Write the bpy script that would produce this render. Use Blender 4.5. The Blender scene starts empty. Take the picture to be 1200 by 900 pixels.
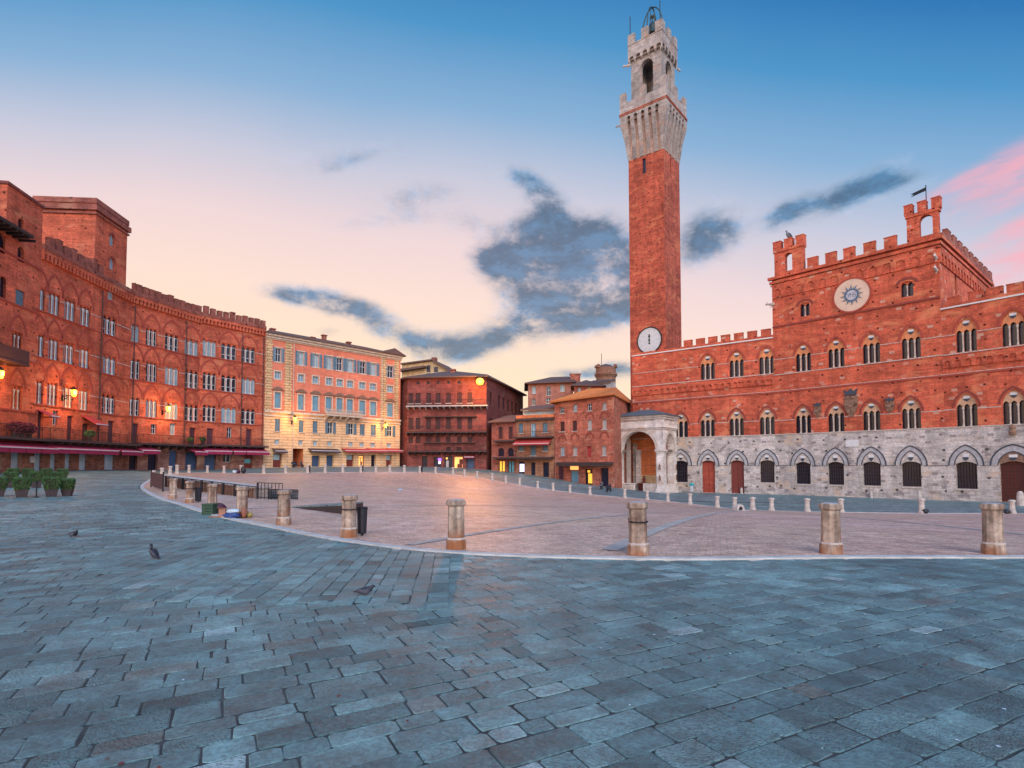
import bpy, bmesh, math, random
import numpy as np
from mathutils import Vector, Matrix, noise
random.seed(11)
S = bpy.context.scene
COL = S.collection
R = math.radians
# ------------------------------------------------------------------ camera
EYE = 1.74; F = 1200*20/36.0; PITCH = R(2.5)
HOR = 545.0; PROW = HOR - F*math.tan(PITCH)
cam_d = bpy.data.cameras.new('camera'); cam = bpy.data.objects.new('camera', cam_d); COL.objects.link(cam)
cam_d.lens = 20; cam_d.sensor_width = 36; cam_d.sensor_fit = 'HORIZONTAL'
cam_d.shift_y = (PROW-450)/1200.0; cam_d.clip_end = 6000; cam_d.clip_start = .05
cam.location = (0, 0, EYE); cam.rotation_euler = (R(90)+PITCH, 0, 0)
S.camera = cam
S.render.resolution_x = 1024; S.render.resolution_y = 768
S.view_settings.view_transform = 'Standard'; S.view_settings.look = 'None'
S.view_settings.exposure = 0.0; S.view_settings.gamma = 1.0
S.view_settings.use_curve_mapping = False

# ------------------------------------------------------------------ world: dusk sky with clouds
def node(nt, typ, **kw):
    n = nt.nodes.new(typ)
    for k, v in kw.items():
        if k.startswith('i_'):
            key = k[2:]
            key = int(key) if key.isdigit() else key
            n.inputs[key].default_value = v
        else: setattr(n, k, v)
    return n
def math_(nt, op, a, b=None, c=None, clamp=False):
    n = nt.nodes.new('ShaderNodeMath'); n.operation = op; n.use_clamp = clamp
    for i, x in enumerate((a, b, c)):
        if x is None: continue
        if isinstance(x, (int, float)): n.inputs[i].default_value = x
        else: nt.links.new(x, n.inputs[i])
    return n.outputs[0]
def ramp(nt, fac, stops, interp='LINEAR'):
    n = nt.nodes.new('ShaderNodeValToRGB'); cr = n.color_ramp; cr.interpolation = interp
    while len(cr.elements) < len(stops): cr.elements.new(.5)
    for e, (p, c) in zip(cr.elements, stops):
        e.position = p; e.color = (c[0], c[1], c[2], 1) if not isinstance(c, (int, float)) else (c, c, c, 1)
    nt.links.new(fac, n.inputs[0]); return n.outputs[0]
def mix(nt, fac, a, b, mode='MIX'):
    n = nt.nodes.new('ShaderNodeMix'); n.data_type = 'RGBA'; n.blend_type = mode
    for sock, x in ((0, fac), (6, a), (7, b)):
        if isinstance(x, (int, float)): n.inputs[sock].default_value = x
        elif isinstance(x, (tuple, list)): n.inputs[sock].default_value = (x[0], x[1], x[2], 1)
        else: nt.links.new(x, n.inputs[sock])
    return n.outputs[2]
def lin(r, g, b):
    f = lambda c: (c/255/12.92) if c/255 <= .04045 else ((c/255+.055)/1.055)**2.4
    return (f(r), f(g), f(b))

world = bpy.data.worlds.new("World"); S.world = world; world.use_nodes = True
nt = world.node_tree; nt.nodes.clear()
SUN_EL, SUN_AZ = R(36), R(169)          # soft glow of the bright sky behind the camera
tc = node(nt, 'ShaderNodeTexCoord'); sep = node(nt, 'ShaderNodeSeparateXYZ'); nt.links.new(tc.outputs['Generated'], sep.inputs[0])
az = math_(nt, 'ARCTAN2', sep.outputs[0], sep.outputs[1]); el = math_(nt, 'ARCSINE', sep.outputs[2])
hh = math_(nt, 'DIVIDE', sep.outputs[2], math_(nt, 'MAXIMUM', sep.outputs[1], .5))
t = math_(nt, 'ADD', hh, math_(nt, 'MULTIPLY', math_(nt, 'SINE', az), 0.17))
nz0 = node(nt, 'ShaderNodeTexNoise', i_Scale=2.2, i_Detail=3.0); nt.links.new(tc.outputs['Generated'], nz0.inputs['Vector'])
t = math_(nt, 'ADD', t, math_(nt, 'MULTIPLY', math_(nt, 'SUBTRACT', nz0.outputs[0], .5), .07))
SKYSTOPS = [(0.0, lin(253, 208, 150)), (.15, lin(253, 219, 180)), (.26, lin(250, 217, 196)), (.375, lin(238, 210, 206)), (.50, lin(198, 197, 211)),
            (.63, lin(136, 173, 207)), (.79, lin(72, 144, 194)), (.97, lin(20, 106, 172))]
sky = ramp(nt, t, SKYSTOPS)
# clouds, placed by azimuth / elevation
comb = node(nt, 'ShaderNodeCombineXYZ'); nt.links.new(az, comb.inputs[0]); nt.links.new(el, comb.inputs[1])
def azel(px, py):
    xc, yc = (px-600)/F, (PROW-py)/F
    d = Vector((xc, math.cos(PITCH)-math.sin(PITCH)*yc, math.sin(PITCH)+math.cos(PITCH)*yc)).normalized()
    return math.atan2(d.x, d.y), math.asin(d.z)
def blobs(lst):
    tot = None
    for (px, py, sx, sy, w, rot) in lst:
        a, e = azel(px, py)
        ca = math.cos(a)
        sub = node(nt, 'ShaderNodeVectorMath', operation='SUBTRACT'); nt.links.new(comb.outputs[0], sub.inputs[0]); sub.inputs[1].default_value = (a, e, 0)
        rt = node(nt, 'ShaderNodeVectorRotate', rotation_type='Z_AXIS'); nt.links.new(sub.outputs[0], rt.inputs['Vector']); rt.inputs['Angle'].default_value = R(rot)
        mu = node(nt, 'ShaderNodeVectorMath', operation='MULTIPLY'); nt.links.new(rt.outputs[0], mu.inputs[0]); mu.inputs[1].default_value = (F/sx/ca**2*.9, F/sy/ca, 0)
        dt = node(nt, 'ShaderNodeVectorMath', operation='DOT_PRODUCT'); nt.links.new(mu.outputs[0], dt.inputs[0]); nt.links.new(mu.outputs[0], dt.inputs[1])
        g = math_(nt, 'MULTIPLY', math_(nt, 'POWER', .3679, dt.outputs['Value']), w)
        tot = g if tot is None else math_(nt, 'ADD', tot, g)
    return tot
DARK = [(645, 322, 50, 34, 1.4, 0), (702, 278, 28, 28, 1.1, 0), (640, 372, 80, 20, 1.0, -15), (690, 348, 60, 38, 1.5, 0), (740, 320, 34, 34, 1.0, 0), (585, 396, 36, 12, .5, -20), (590, 310, 24, 16, .7, 0),
        (390, 356, 52, 15, 1.25, 8), (350, 349, 40, 8, .7, 4), (448, 385, 22, 14, .7, 10), (490, 402, 28, 17, .9, 0), (535, 410, 30, 18, .85, 0), (378, 388, 24, 8, .5, 0),
        (832, 275, 36, 28, 1.15, 0), (920, 251, 30, 15, .85, -20), (1000, 226, 56, 17, 1.0, -12), (1050, 215, 30, 10, .6, 0),
        (622, 216, 30, 14, .85, 20), (645, 240, 24, 16, .6, 0), (578, 302, 28, 18, .8, 0), (622, 268, 36, 20, .7, 0), (665, 268, 26, 16, .6, 0), (728, 432, 30, 12, .8, 0), (492, 230, 46, 17, .5, -10), (415, 188, 65, 11, .48, -22),
        (1130, 240, 80, 14, .4, -10), (540, 262, 55, 14, .36, 0), (680, 438, 36, 8, .62, 0), (350, 190, 50, 10, .28, -20), (440, 262, 60, 10, .25, -10)]
dens = blobs(DARK)
mp = node(nt, 'ShaderNodeMapping'); nt.links.new(comb.outputs[0], mp.inputs[0]); mp.inputs['Scale'].default_value = (1.0, 1.7, 1); mp.inputs['Location'].default_value = (.31, .2, 0)
def cn(scale, det, rough, dist, ofs=(0, 0, 0)):
    v = node(nt, 'ShaderNodeVectorMath', operation='ADD'); nt.links.new(mp.outputs[0], v.inputs[0]); v.inputs[1].default_value = ofs
    n = node(nt, 'ShaderNodeTexNoise', i_Scale=scale, i_Detail=det, i_Roughness=rough, i_Distortion=dist); nt.links.new(v.outputs[0], n.inputs['Vector']); return n.outputs[0]
n1 = cn(9.0, 10.0, .68, .25); n1b = cn(9.0, 10.0, .68, .25, (.012, -.03, 0)); n2 = cn(3.6, 4.0, .5, .3, (2.3, 0, 0)); n4 = cn(24.0, 6.0, .65, .3, (1.3, .7, 0))
dn = math_(nt, 'MINIMUM', dens, 1.08)
nn = math_(nt, 'ADD', math_(nt, 'MULTIPLY', math_(nt, 'SUBTRACT', n1, .5), 3.5), math_(nt, 'MULTIPLY', math_(nt, 'SUBTRACT', n2, .5), .6))
nn = math_(nt, 'ADD', nn, math_(nt, 'MULTIPLY', math_(nt, 'SUBTRACT', n4, .5), .9))
d2 = math_(nt, 'ADD', dn, math_(nt, 'MULTIPLY', nn, math_(nt, 'MULTIPLY_ADD', dn, .62, .2)))
mr = node(nt, 'ShaderNodeMapRange', interpolation_type='SMOOTHSTEP'); nt.links.new(d2, mr.inputs[0])
mr.inputs[1].default_value = .08; mr.inputs[2].default_value = 1.12
core = ramp(nt, d2, [(.15, lin(190, 180, 188)), (.45, lin(132, 146, 168)), (.75, lin(80, 114, 144)), (1.0, lin(52, 90, 120))])
emb = math_(nt, 'SUBTRACT', n1, n1b)            # side light on the billows
core = mix(nt, 1.0, core, ramp(nt, math_(nt, 'MULTIPLY_ADD', emb, 3.2, .5), [(.2, .72), (.5, 1.0), (.85, 1.75)]), 'MULTIPLY')
fc = math_(nt, 'MULTIPLY', mr.outputs[0], .88)
sky = mix(nt, fc, sky, core)
PINK = [(1185, 198, 80, 20, 1.0, -22), (1200, 226, 66, 12, .8, -20), (1205, 300, 70, 34, .9, -25), (1120, 215, 50, 8, .6, -20), (1180, 270, 60, 10, .5, -20)]
pd = blobs(PINK)
mpp = node(nt, 'ShaderNodeMapping'); nt.links.new(comb.outputs[0], mpp.inputs[0]); mpp.inputs['Rotation'].default_value = (0, 0, R(-22)); mpp.inputs['Scale'].default_value = (4.5, 15, 1)
n3 = node(nt, 'ShaderNodeTexNoise', i_Scale=3.0, i_Detail=8.0, i_Roughness=.62, i_Distortion=.5); nt.links.new(mpp.outputs[0], n3.inputs['Vector'])
pk = node(nt, 'ShaderNodeMapRange', interpolation_type='SMOOTHSTEP'); nt.links.new(math_(nt, 'ADD', pd, math_(nt, 'MULTIPLY', math_(nt, 'MULTIPLY', math_(nt, 'SUBTRACT', n3.outputs[0], .52), 3.4), math_(nt, 'MULTIPLY_ADD', pd, .7, .1))), pk.inputs[0])
pk.inputs[1].default_value = .0; pk.inputs[2].default_value = 1.25
sky = mix(nt, math_(nt, 'MULTIPLY', pk.outputs[0], .8), sky, lin(250, 168, 176))
# sky gain added behind and beside the camera, outside the frame, brightening the facades
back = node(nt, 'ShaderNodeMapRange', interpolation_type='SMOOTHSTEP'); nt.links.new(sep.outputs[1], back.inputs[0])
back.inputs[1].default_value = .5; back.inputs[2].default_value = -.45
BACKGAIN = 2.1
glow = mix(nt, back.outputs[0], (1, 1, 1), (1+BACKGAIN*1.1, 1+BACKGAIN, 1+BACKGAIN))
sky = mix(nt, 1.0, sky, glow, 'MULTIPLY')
nish = node(nt, 'ShaderNodeTexSky', sky_type='NISHITA', sun_disc=False, sun_elevation=SUN_EL, sun_rotation=SUN_AZ)
sky = mix(nt, .02, sky, nish.outputs[0], 'ADD')
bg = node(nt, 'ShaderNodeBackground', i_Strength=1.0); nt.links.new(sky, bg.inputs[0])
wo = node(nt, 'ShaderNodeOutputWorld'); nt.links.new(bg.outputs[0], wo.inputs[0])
# ------------------------------------------------------------------ sun: broad soft light of the bright dusk sky behind the camera
sun_d = bpy.data.lights.new('sun', 'SUN'); sun_d.energy = 2.4; sun_d.angle = R(42); sun_d.color = (1.0, .92, .84)
sun = bpy.data.objects.new('sun', sun_d); COL.objects.link(sun); sun.location = (0, -30, 60)
_sv = Vector((math.sin(SUN_AZ)*math.cos(SUN_EL), math.cos(SUN_AZ)*math.cos(SUN_EL), math.sin(SUN_EL)))
sun.rotation_euler = _sv.to_track_quat('Z', 'Y').to_euler()

# ------------------------------------------------------------------ measuring helpers (photo pixel -> point on a real surface)
def ray(px, py):
    xc, yc = (px-600)/F, (PROW-py)/F
    return Vector((xc, math.cos(PITCH)-math.sin(PITCH)*yc, math.sin(PITCH)+math.cos(PITCH)*yc))
def at(px, py, d):
    r = ray(px, py); return Vector((0, 0, EYE)) + r*(d/r.y)
def xy(px, d):
    return Vector(((px-600)/F*d, d))
# ------------------------------------------------------------------ mesh builder
class MB:
    def __init__(s): s.v = []; s.f = []; s.m = []
    def poly(s, pts, mat=0):
        n = len(s.v); s.v += [tuple(p) for p in pts]; s.f.append(tuple(range(n, n+len(pts)))); s.m.append(mat)
    def add(s, vs, fs, mat=0):
        n = len(s.v); s.v += [tuple(p) for p in vs]
        for f in fs: s.f.append(tuple(i+n for i in f)); s.m.append(mat)
    def box(s, c, sx, sy, sz, rz=0, mat=0, taper=1.0):
        cs, sn = math.cos(rz), math.sin(rz); vs = []
        for dz, k in ((0, 1), (sz, taper)):
            for dx, dy in ((-1, -1), (1, -1), (1, 1), (-1, 1)):
                x, y = dx*sx/2*k, dy*sy/2*k
                vs.append((c[0]+x*cs-y*sn, c[1]+x*sn+y*cs, c[2]+dz))
        s.add(vs, [(3, 2, 1, 0), (4, 5, 6, 7), (0, 1, 5, 4), (1, 2, 6, 5), (2, 3, 7, 6), (3, 0, 4, 7)], mat)
    def hexa(s, b, t, mat=0):
        n = len(b); s.add(list(b)+list(t), [tuple(range(n))[::-1], tuple(range(n, 2*n))]+[(i, (i+1) % n, n+(i+1) % n, n+i) for i in range(n)], mat)
    def lathe(s, c, prof, n=12, mat=0, rot=0, cap=True, sq=1.0):
        vs = []; fs = []
        for (r, z) in prof:
            for k in range(n):
                a = 2*math.pi*k/n+rot; vs.append((c[0]+r*math.cos(a), c[1]+r*math.sin(a)*sq, c[2]+z))
        for i in range(len(prof)-1):
            for k in range(n):
                k2 = (k+1) % n; fs.append((i*n+k, i*n+k2, (i+1)*n+k2, (i+1)*n+k))
        if cap: fs.append(tuple(range(n))[::-1]); fs.append(tuple((len(prof)-1)*n+k for k in range(n)))
        s.add(vs, fs, mat)
    def loft(s, pts, n=10, mat=0):
        # pts: (x,y,z, rx (side), rz (up)) rings perpendicular to the path, ends capped
        P = [Vector(p[:3]) for p in pts]; vs = []; fs = []
        for i, p in enumerate(P):
            tg = (P[min(i+1, len(P)-1)]-P[max(i-1, 0)]).normalized()
            up = Vector((0, 0, 1)) if abs(tg.z) < .95 else Vector((0, 1, 0))
            sd = tg.cross(up).normalized(); u2 = sd.cross(tg).normalized()
            for k in range(n):
                a = 2*math.pi*k/n; q = p+sd*math.cos(a)*pts[i][3]+u2*math.sin(a)*pts[i][4]; vs.append(q)
        for i in range(len(P)-1):
            for k in range(n):
                k2 = (k+1) % n; fs.append((i*n+k, i*n+k2, (i+1)*n+k2, (i+1)*n+k))
        fs.append(tuple(range(n))[::-1]); fs.append(tuple((len(P)-1)*n+k for k in range(n)))
        s.add(vs, fs, mat)
    def tube(s, a, b, r, n=6, mat=0):
        s.loft([(*a, r, r), (*b, r, r)], n, mat)
    def path(s, pts, r, n=6, mat=0):
        s.loft([(*p, r, r) for p in pts], n, mat)
    # in a wall's frame
    def wbox(s, W, u0, u1, z0, z1, o0, o1, mat=0):
        b = [W.P(u0, z0, o1), W.P(u1, z0, o1), W.P(u1, z0, o0), W.P(u0, z0, o0)]
        t = [W.P(u0, z1, o1), W.P(u1, z1, o1), W.P(u1, z1, o0), W.P(u0, z1, o0)]
        s.hexa(b, t, mat)
    def wprism(s, W, pts, o0, o1, mat=0):
        fr = [W.P(u, z, o1) for u, z in pts]; bk = [W.P(u, z, o0) for u, z in pts]
        n = len(pts); s.add(fr+bk, [tuple(range(n)), tuple(range(n, 2*n))[::-1]]+[(i, n+i, n+(i+1) % n, (i+1) % n) for i in range(n)], mat)
    def wstrip(s, W, A, B, o0, o1, mat=0, closed=False):
        # band between two polylines in wall coordinates, proud of the wall
        n = len(A); rng = range(n if closed else n-1)
        for i in rng:
            j = (i+1) % n
            q = [A[i], A[j], B[j], B[i]]
            s.wprism(W, q, o0, o1, mat)
OFF = {}
def mesh_of(name, mb, mats, off=(0, 0, 0), smooth=False):
    me = bpy.data.meshes.new(name); off = Vector(off)
    me.from_pydata([tuple(Vector(v)-off) for v in mb.v], [], mb.f)
    if not isinstance(mats, (list, tuple)): mats = [mats]
    for m in mats: me.materials.append(m)
    me.polygons.foreach_set('material_index', mb.m)
    uv = me.uv_layers.new(name='UVMap')
    for p in me.polygons:
        n = p.normal
        if abs(n.z) > .75: f = lambda v: (v.x, v.y)
        else:
            l = math.hypot(n.x, n.y) or 1; tx, ty = -n.y/l, n.x/l
            f = lambda v, tx=tx, ty=ty: (v.x*tx+v.y*ty, v.z)
        for li in p.loop_indices:
            uv.data[li].uv = f(me.vertices[me.loops[li].vertex_index].co+off)
    if smooth: me.polygons.foreach_set('use_smooth', [True]*len(me.polygons))
    me.update(); return me
def obj(name, mb, mats, parent=None, smooth=False, loc=None):
    if parent is not None: off = OFF[parent.name]
    elif loc is not None: off = Vector(loc)
    else: off = Vector((0, 0, 0))
    o = bpy.data.objects.new(name, mesh_of(name, mb, mats, off, smooth)); COL.objects.link(o)
    if parent is not None: o.parent = parent
    else: o.location = off
    OFF[o.name] = off; return o
def tag(o, label, cat, group=None):
    o['label'] = label; o['category'] = cat
    if group: o['group'] = group
    return o
def thing(name, label, cat, loc=(0, 0, 0), group=None):
    o = bpy.data.objects.new(name, None); COL.objects.link(o); o.location = loc; o.empty_display_size = .3
    OFF[o.name] = Vector(loc); return tag(o, label, cat, group)
def structure(o, kind='structure'): o['kind'] = kind; return o
def dup(root, loc, rz=0, sc=1.0, label=None, group=None):
    r = root.copy(); COL.objects.link(r); r.location = loc; r.rotation_euler = (0, 0, rz); r.scale = (sc, sc, sc) if not isinstance(sc, tuple) else sc
    if label: r['label'] = label
    if group: r['group'] = group
    for ch in list(root.children):
        c = ch.copy(); COL.objects.link(c); c.parent = r
        for g in list(ch.children):
            d = g.copy(); COL.objects.link(d); d.parent = c
    return r
class Wall:
    def __init__(s, a, b):
        s.a = Vector((a[0], a[1])); s.b = Vector((b[0], b[1])); s.L = (s.b-s.a).length; s.d = (s.b-s.a)/s.L
        s.n = Vector((s.d.y, -s.d.x))
    def P(s, u, z, o=0): return Vector((s.a.x+s.d.x*u+s.n.x*o, s.a.y+s.d.y*u+s.n.y*o, z))
    def uz(s, px, py, o=0):
        r = ray(px, py); a = s.a+s.n*o; t = (a.x*s.n.x+a.y*s.n.y)/(r.x*s.n.x+r.y*s.n.y)
        p = Vector((r.x*t, r.y*t)); return (p-a).dot(s.d), EYE+r.z*t
    def u(s, px, py=HOR): return s.uz(px, py)[0]
    def z(s, px, py): return s.uz(px, py)[1]
    def rz(s): return math.atan2(s.d.y, s.d.x)
# openings
def arch_pts(u0, u1, zs, z1, kind, n=7):
    # from the right spring over the apex to the left spring
    a = (u1-u0)/2; uc = (u0+u1)/2; h = z1-zs
    if kind == 'round': return [(uc+a*math.cos(math.pi*k/(2*n)), zs+h*math.sin(math.pi*k/(2*n))) for k in range(2*n+1)]
    if kind == 'seg':
        Rr = (a*a+h*h)/(2*h); c = z1-Rr; th = math.asin(min(1, a/Rr))
        return [(uc+Rr*math.sin(th-2*th*k/(2*n)), c+Rr*math.cos(th-2*th*k/(2*n))) for k in range(2*n+1)]
    if kind == 'point':
        hh = max(h, 1.2*a); k_ = h/hh; Rr = (a*a+hh*hh)/(2*a); th = math.atan2(hh, Rr-a)
        right = [(u1-Rr+Rr*math.cos(th*k/n), zs+k_*Rr*math.sin(th*k/n)) for k in range(n+1)]
        left = [(u0+Rr-Rr*math.cos(th*k/n), zs+k_*Rr*math.sin(th*k/n)) for k in range(n, -1, -1)]
        return right+left[1:]
class Op:
    def __init__(s, u0, u1, z0, z1, kind=None, rise=None, depth=.25):
        s.u0, s.u1, s.z0, s.z1, s.kind, s.depth = u0, u1, z0, z1, kind, depth
        w = u1-u0
        s.rise = rise if rise is not None else {None: 0, 'round': w/2, 'seg': w*.16, 'point': w*.75}[kind]
        s.zs = z1-s.rise
    def top(s, n=7): return arch_pts(s.u0, s.u1, s.zs, s.z1, s.kind, n) if s.kind else [(s.u1, s.z1), (s.u0, s.z1)]
    def outline(s, n=7):
        return [(s.u0, s.z0), (s.u1, s.z0)]+s.top(n)
def wall_face(mb, W, u0, u1, z0, z1, ops=(), out=0.0, mat=0, rmat=None):
    if rmat is None: rmat = mat
    ops = [o for o in ops if o.u1 > u0+.01 and o.u0 < u1-.01 and o.z1 > z0+.01 and o.z0 < z1-.01]
    us = sorted({u0, u1} | {min(max(x, u0), u1) for o in ops for x in (o.u0, o.u1)})
    zs = sorted({z0, z1} | {min(max(x, z0), z1) for o in ops for x in (o.z0, o.z1)})
    for j in range(len(zs)-1):
        zc = (zs[j]+zs[j+1])/2; st = None
        if zs[j+1]-zs[j] < 1e-5: continue
        for i in range(len(us)):
            solid = i < len(us)-1 and not any(o.u0 < (us[i]+us[i+1])/2 < o.u1 and o.z0 < zc < o.z1 for o in ops)
            if solid and st is None: st = us[i]
            if not solid and st is not None:
                if us[i]-st > 1e-5: mb.poly([W.P(st, zs[j], out), W.P(us[i], zs[j], out), W.P(us[i], zs[j+1], out), W.P(st, zs[j+1], out)], mat)
                st = None
    for o in ops:
        tp = o.top(); ol = o.outline()
        if o.kind:
            k = len(tp)//2
            for side, corner in ((tp[:k+1], (o.u1, o.z1)), (tp[k:], (o.u0, o.z1))):
                for a, b in zip(side, side[1:]):
                    tri = [corner, a, b] if side is not None else None
                    mb.poly([W.P(*corner, out), W.P(*b, out), W.P(*a, out)][::-1], mat)
        for a, b in zip(ol, ol[1:]+ol[:1]):
            if math.dist(a, b) < 1e-6: continue
            mb.poly([W.P(*a, out), W.P(*a, out-o.depth), W.P(*b, out-o.depth), W.P(*b, out)], rmat)
def pane(mb, W, o, out, mat=0, grow=0.02):
    ol = o.outline()
    mb.poly([W.P(u, z, out) for u, z in ol], mat)
def closed_body(mb, front, back, z0, z1, mat=0, top=True, tmat=None):
    # sides and back of a building whose front walls are made apart; front left->right, back right->left
    pts = [front[-1]]+list(back)+[front[0]]
    for a, b in zip(pts, pts[1:]):
        mb.poly([(a[0], a[1], z0), (b[0], b[1], z0), (b[0], b[1], z1), (a[0], a[1], z1)], mat)
    if top:
        mb.poly([(p[0], p[1], z1) for p in list(front)+list(back)], mat if tmat is None else tmat)
# ------------------------------------------------------------------ materials
def new_mat(name):
    m = bpy.data.materials.new(name); m.use_nodes = True; nt = m.node_tree; nt.nodes.clear()
    out = node(nt, 'ShaderNodeOutputMaterial'); p = node(nt, 'ShaderNodeBsdfPrincipled'); nt.links.new(p.outputs[0], out.inputs[0])
    return m, nt, p
def plain(name, c, rough=.6, metal=0.0, var=.25, scale=6.0, bump=.15, spec=.4, vec='Object'):
    m, nt, p = new_mat(name)
    tc = node(nt, 'ShaderNodeTexCoord'); n = node(nt, 'ShaderNodeTexNoise', i_Scale=scale, i_Detail=6.0, i_Roughness=.6); nt.links.new(tc.outputs[vec], n.inputs['Vector'])
    k = ramp(nt, n.outputs[0], [(.25, 1-var), (.75, 1+var)])
    nt.links.new(mix(nt, 1.0, c, k, 'MULTIPLY'), p.inputs['Base Color'])
    p.inputs['Roughness'].default_value = rough; p.inputs['Metallic'].default_value = metal; p.inputs['Specular IOR Level'].default_value = spec
    if bump:
        b = node(nt, 'ShaderNodeBump', i_Strength=bump, i_Distance=.05); nt.links.new(n.outputs[0], b.inputs['Height']); nt.links.new(b.outputs[0], p.inputs['Normal'])
    return m
def emit(name, c, strength):
    m, nt, p = new_mat(name); p.inputs['Base Color'].default_value = (*c, 1); p.inputs['Emission Color'].default_value = (*c, 1); p.inputs['Emission Strength'].default_value = strength
    return m
def masonry(name, c1, c2, mortar, bw=.3, bh=.075, msize=.012, holes=0.0, stain=.3, patch=None, rough=.85, bump=.4, contrast=.5, spots=None, darkstain=0.0, spot_t=.86):
    m, nt, p = new_mat(name)
    uv = node(nt, 'ShaderNodeUVMap')
    uv.uv_map = 'UVMap'
    br = node(nt, 'ShaderNodeTexBrick', i_Scale=1.0); nt.links.new(uv.outputs[0], br.inputs['Vector'])
    br.inputs['Brick Width'].default_value = bw; br.inputs['Row Height'].default_value = bh; br.inputs['Mortar Size'].default_value = msize
    br.inputs['Mortar Smooth'].default_value = .2; br.inputs['Bias'].default_value = 0.0
    br.inputs['Color1'].default_value = (*c1, 1); br.inputs['Color2'].default_value = (*c2, 1); br.inputs['Mortar'].default_value = (*mortar, 1)
    mid = tuple((a+b)/2 for a, b in zip(c1, c2))
    col = mix(nt, contrast, mid, br.outputs[0])
    # weathering at several sizes
    def nz(scale, detail=5.0, sx=1.0, sy=1.0, rough=.6, dist=0.0):
        mp = node(nt, 'ShaderNodeMapping'); nt.links.new(uv.outputs[0], mp.inputs[0]); mp.inputs['Scale'].default_value = (sx, sy, 1)
        n = node(nt, 'ShaderNodeTexNoise', i_Scale=scale, i_Detail=detail, i_Roughness=rough, i_Distortion=dist); nt.links.new(mp.outputs[0], n.inputs['Vector']); return n.outputs[0]
    big = nz(.16, 6.0, 1, 1.3); med = nz(.9, 6.0, 1, 1.6, .7); fine = nz(5.0, 4.0, 1, 2.2, .7); streak = nz(1.0, 5.0, 1.6, .12)
    col = mix(nt, 1.0, col, ramp(nt, big, [(.3, 1-stain), (.7, 1+stain)]), 'MULTIPLY')
    col = mix(nt, 1.0, col, ramp(nt, med, [(.28, 1-stain*1.5), (.72, 1+stain*1.3)]), 'MULTIPLY')
    col = mix(nt, 1.0, col, ramp(nt, fine, [(.3, 1-stain*1.7), (.7, 1+stain*1.6)]), 'MULTIPLY')
    course = nz(1.0, 4.0, .35, 6.5, .6)
    col = mix(nt, 1.0, col, ramp(nt, course, [(.3, 1-stain*.9), (.7, 1+stain*.8)]), 'MULTIPLY')
    col = mix(nt, 1.0, col, ramp(nt, streak, [(.35, 1-stain*.7), (.6, 1.05)]), 'MULTIPLY')
    if patch is not None:      # patches of another brick / repairs
        pm = nz(.45, 5.0, .7, 1.5, .65, .6)
        col = mix(nt, ramp(nt, pm, [(.54, 0.0), (.66, .7)]), col, patch)
    if spots is not None:      # odd single blocks
        br2 = node(nt, 'ShaderNodeTexBrick', i_Scale=1.0); nt.links.new(uv.outputs[0], br2.inputs['Vector'])
        br2.inputs['Brick Width'].default_value = .55; br2.inputs['Row Height'].default_value = .3; br2.inputs['Mortar Size'].default_value = .0
        br2.inputs['Color1'].default_value = (0, 0, 0, 1); br2.inputs['Color2'].default_value = (1, 1, 1, 1); br2.inputs['Mortar'].default_value = (.5, .5, .5, 1)
        col = mix(nt, ramp(nt, br2.outputs[0], [(spot_t, 0.0), (spot_t+(1-spot_t)*.7, .75)]), col, spots)
    if darkstain:
        ds = nz(.5, 5.0, 1.2, .5, .7)
        col = mix(nt, ramp(nt, ds, [(.52, 0.0), (.75, darkstain)]), col, tuple(x*.25 for x in mid))
    if holes:
        vo = node(nt, 'ShaderNodeTexVoronoi', feature='F1', voronoi_dimensions='2D', i_Scale=1.0, i_Randomness=.45)
        mp = node(nt, 'ShaderNodeMapping'); nt.links.new(uv.outputs[0], mp.inputs[0]); mp.inputs['Scale'].default_value = (.5, .62, 1)
        nt.links.new(mp.outputs[0], vo.inputs['Vector'])
        hm = ramp(nt, vo.outputs['Distance'], [(holes*.6, 1.0), (holes, 0.0)])
        sel = ramp(nt, nz(.5, 2.0), [(.4, 0.0), (.5, 1.0)])
        col = mix(nt, math_(nt, 'MULTIPLY', hm, sel), col, tuple(x*.12 for x in mid))
    nt.links.new(col, p.inputs['Base Color'])
    p.inputs['Roughness'].default_value = rough; p.inputs['Specular IOR Level'].default_value = .25
    h = math_(nt, 'ADD', math_(nt, 'MULTIPLY', br.outputs['Fac'], -.5), math_(nt, 'MULTIPLY', fine, 1.2))
    h = math_(nt, 'ADD', h, med)
    b = node(nt, 'ShaderNodeBump', i_Strength=bump, i_Distance=.04); nt.links.new(h, b.inputs['Height']); nt.links.new(b.outputs[0], p.inputs['Normal'])
    return m
M = {}
M['palace_brick'] = masonry('palace_brick', (.66, .098, .040), (.44, .058, .030), (.5, .22, .13), holes=.085, stain=.27, contrast=.7, patch=(.66, .22, .10), spots=(.55, .34, .24), spot_t=.965, darkstain=.28)
M['palace_stone'] = masonry('palace_stone', (.56, .47, .41), (.44, .38, .34), (.46, .37, .30), bw=.75, bh=.38, msize=.015, holes=.1, stain=.25, contrast=.6, patch=(.56, .38, .25), spots=(.20, .16, .15), darkstain=.18)
M['tower_brick'] = masonry('tower_brick', (.50, .085, .038), (.35, .055, .030), (.36, .15, .1), holes=.08, stain=.3, contrast=.7, patch=(.58, .18, .08), darkstain=.35)
M['travertine'] = masonry('travertine', (.43, .36, .31), (.31, .26, .23), (.3, .25, .22), bw=.9, bh=.42, msize=.018, stain=.28, contrast=.6, patch=(.42, .25, .17), darkstain=.5)
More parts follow.
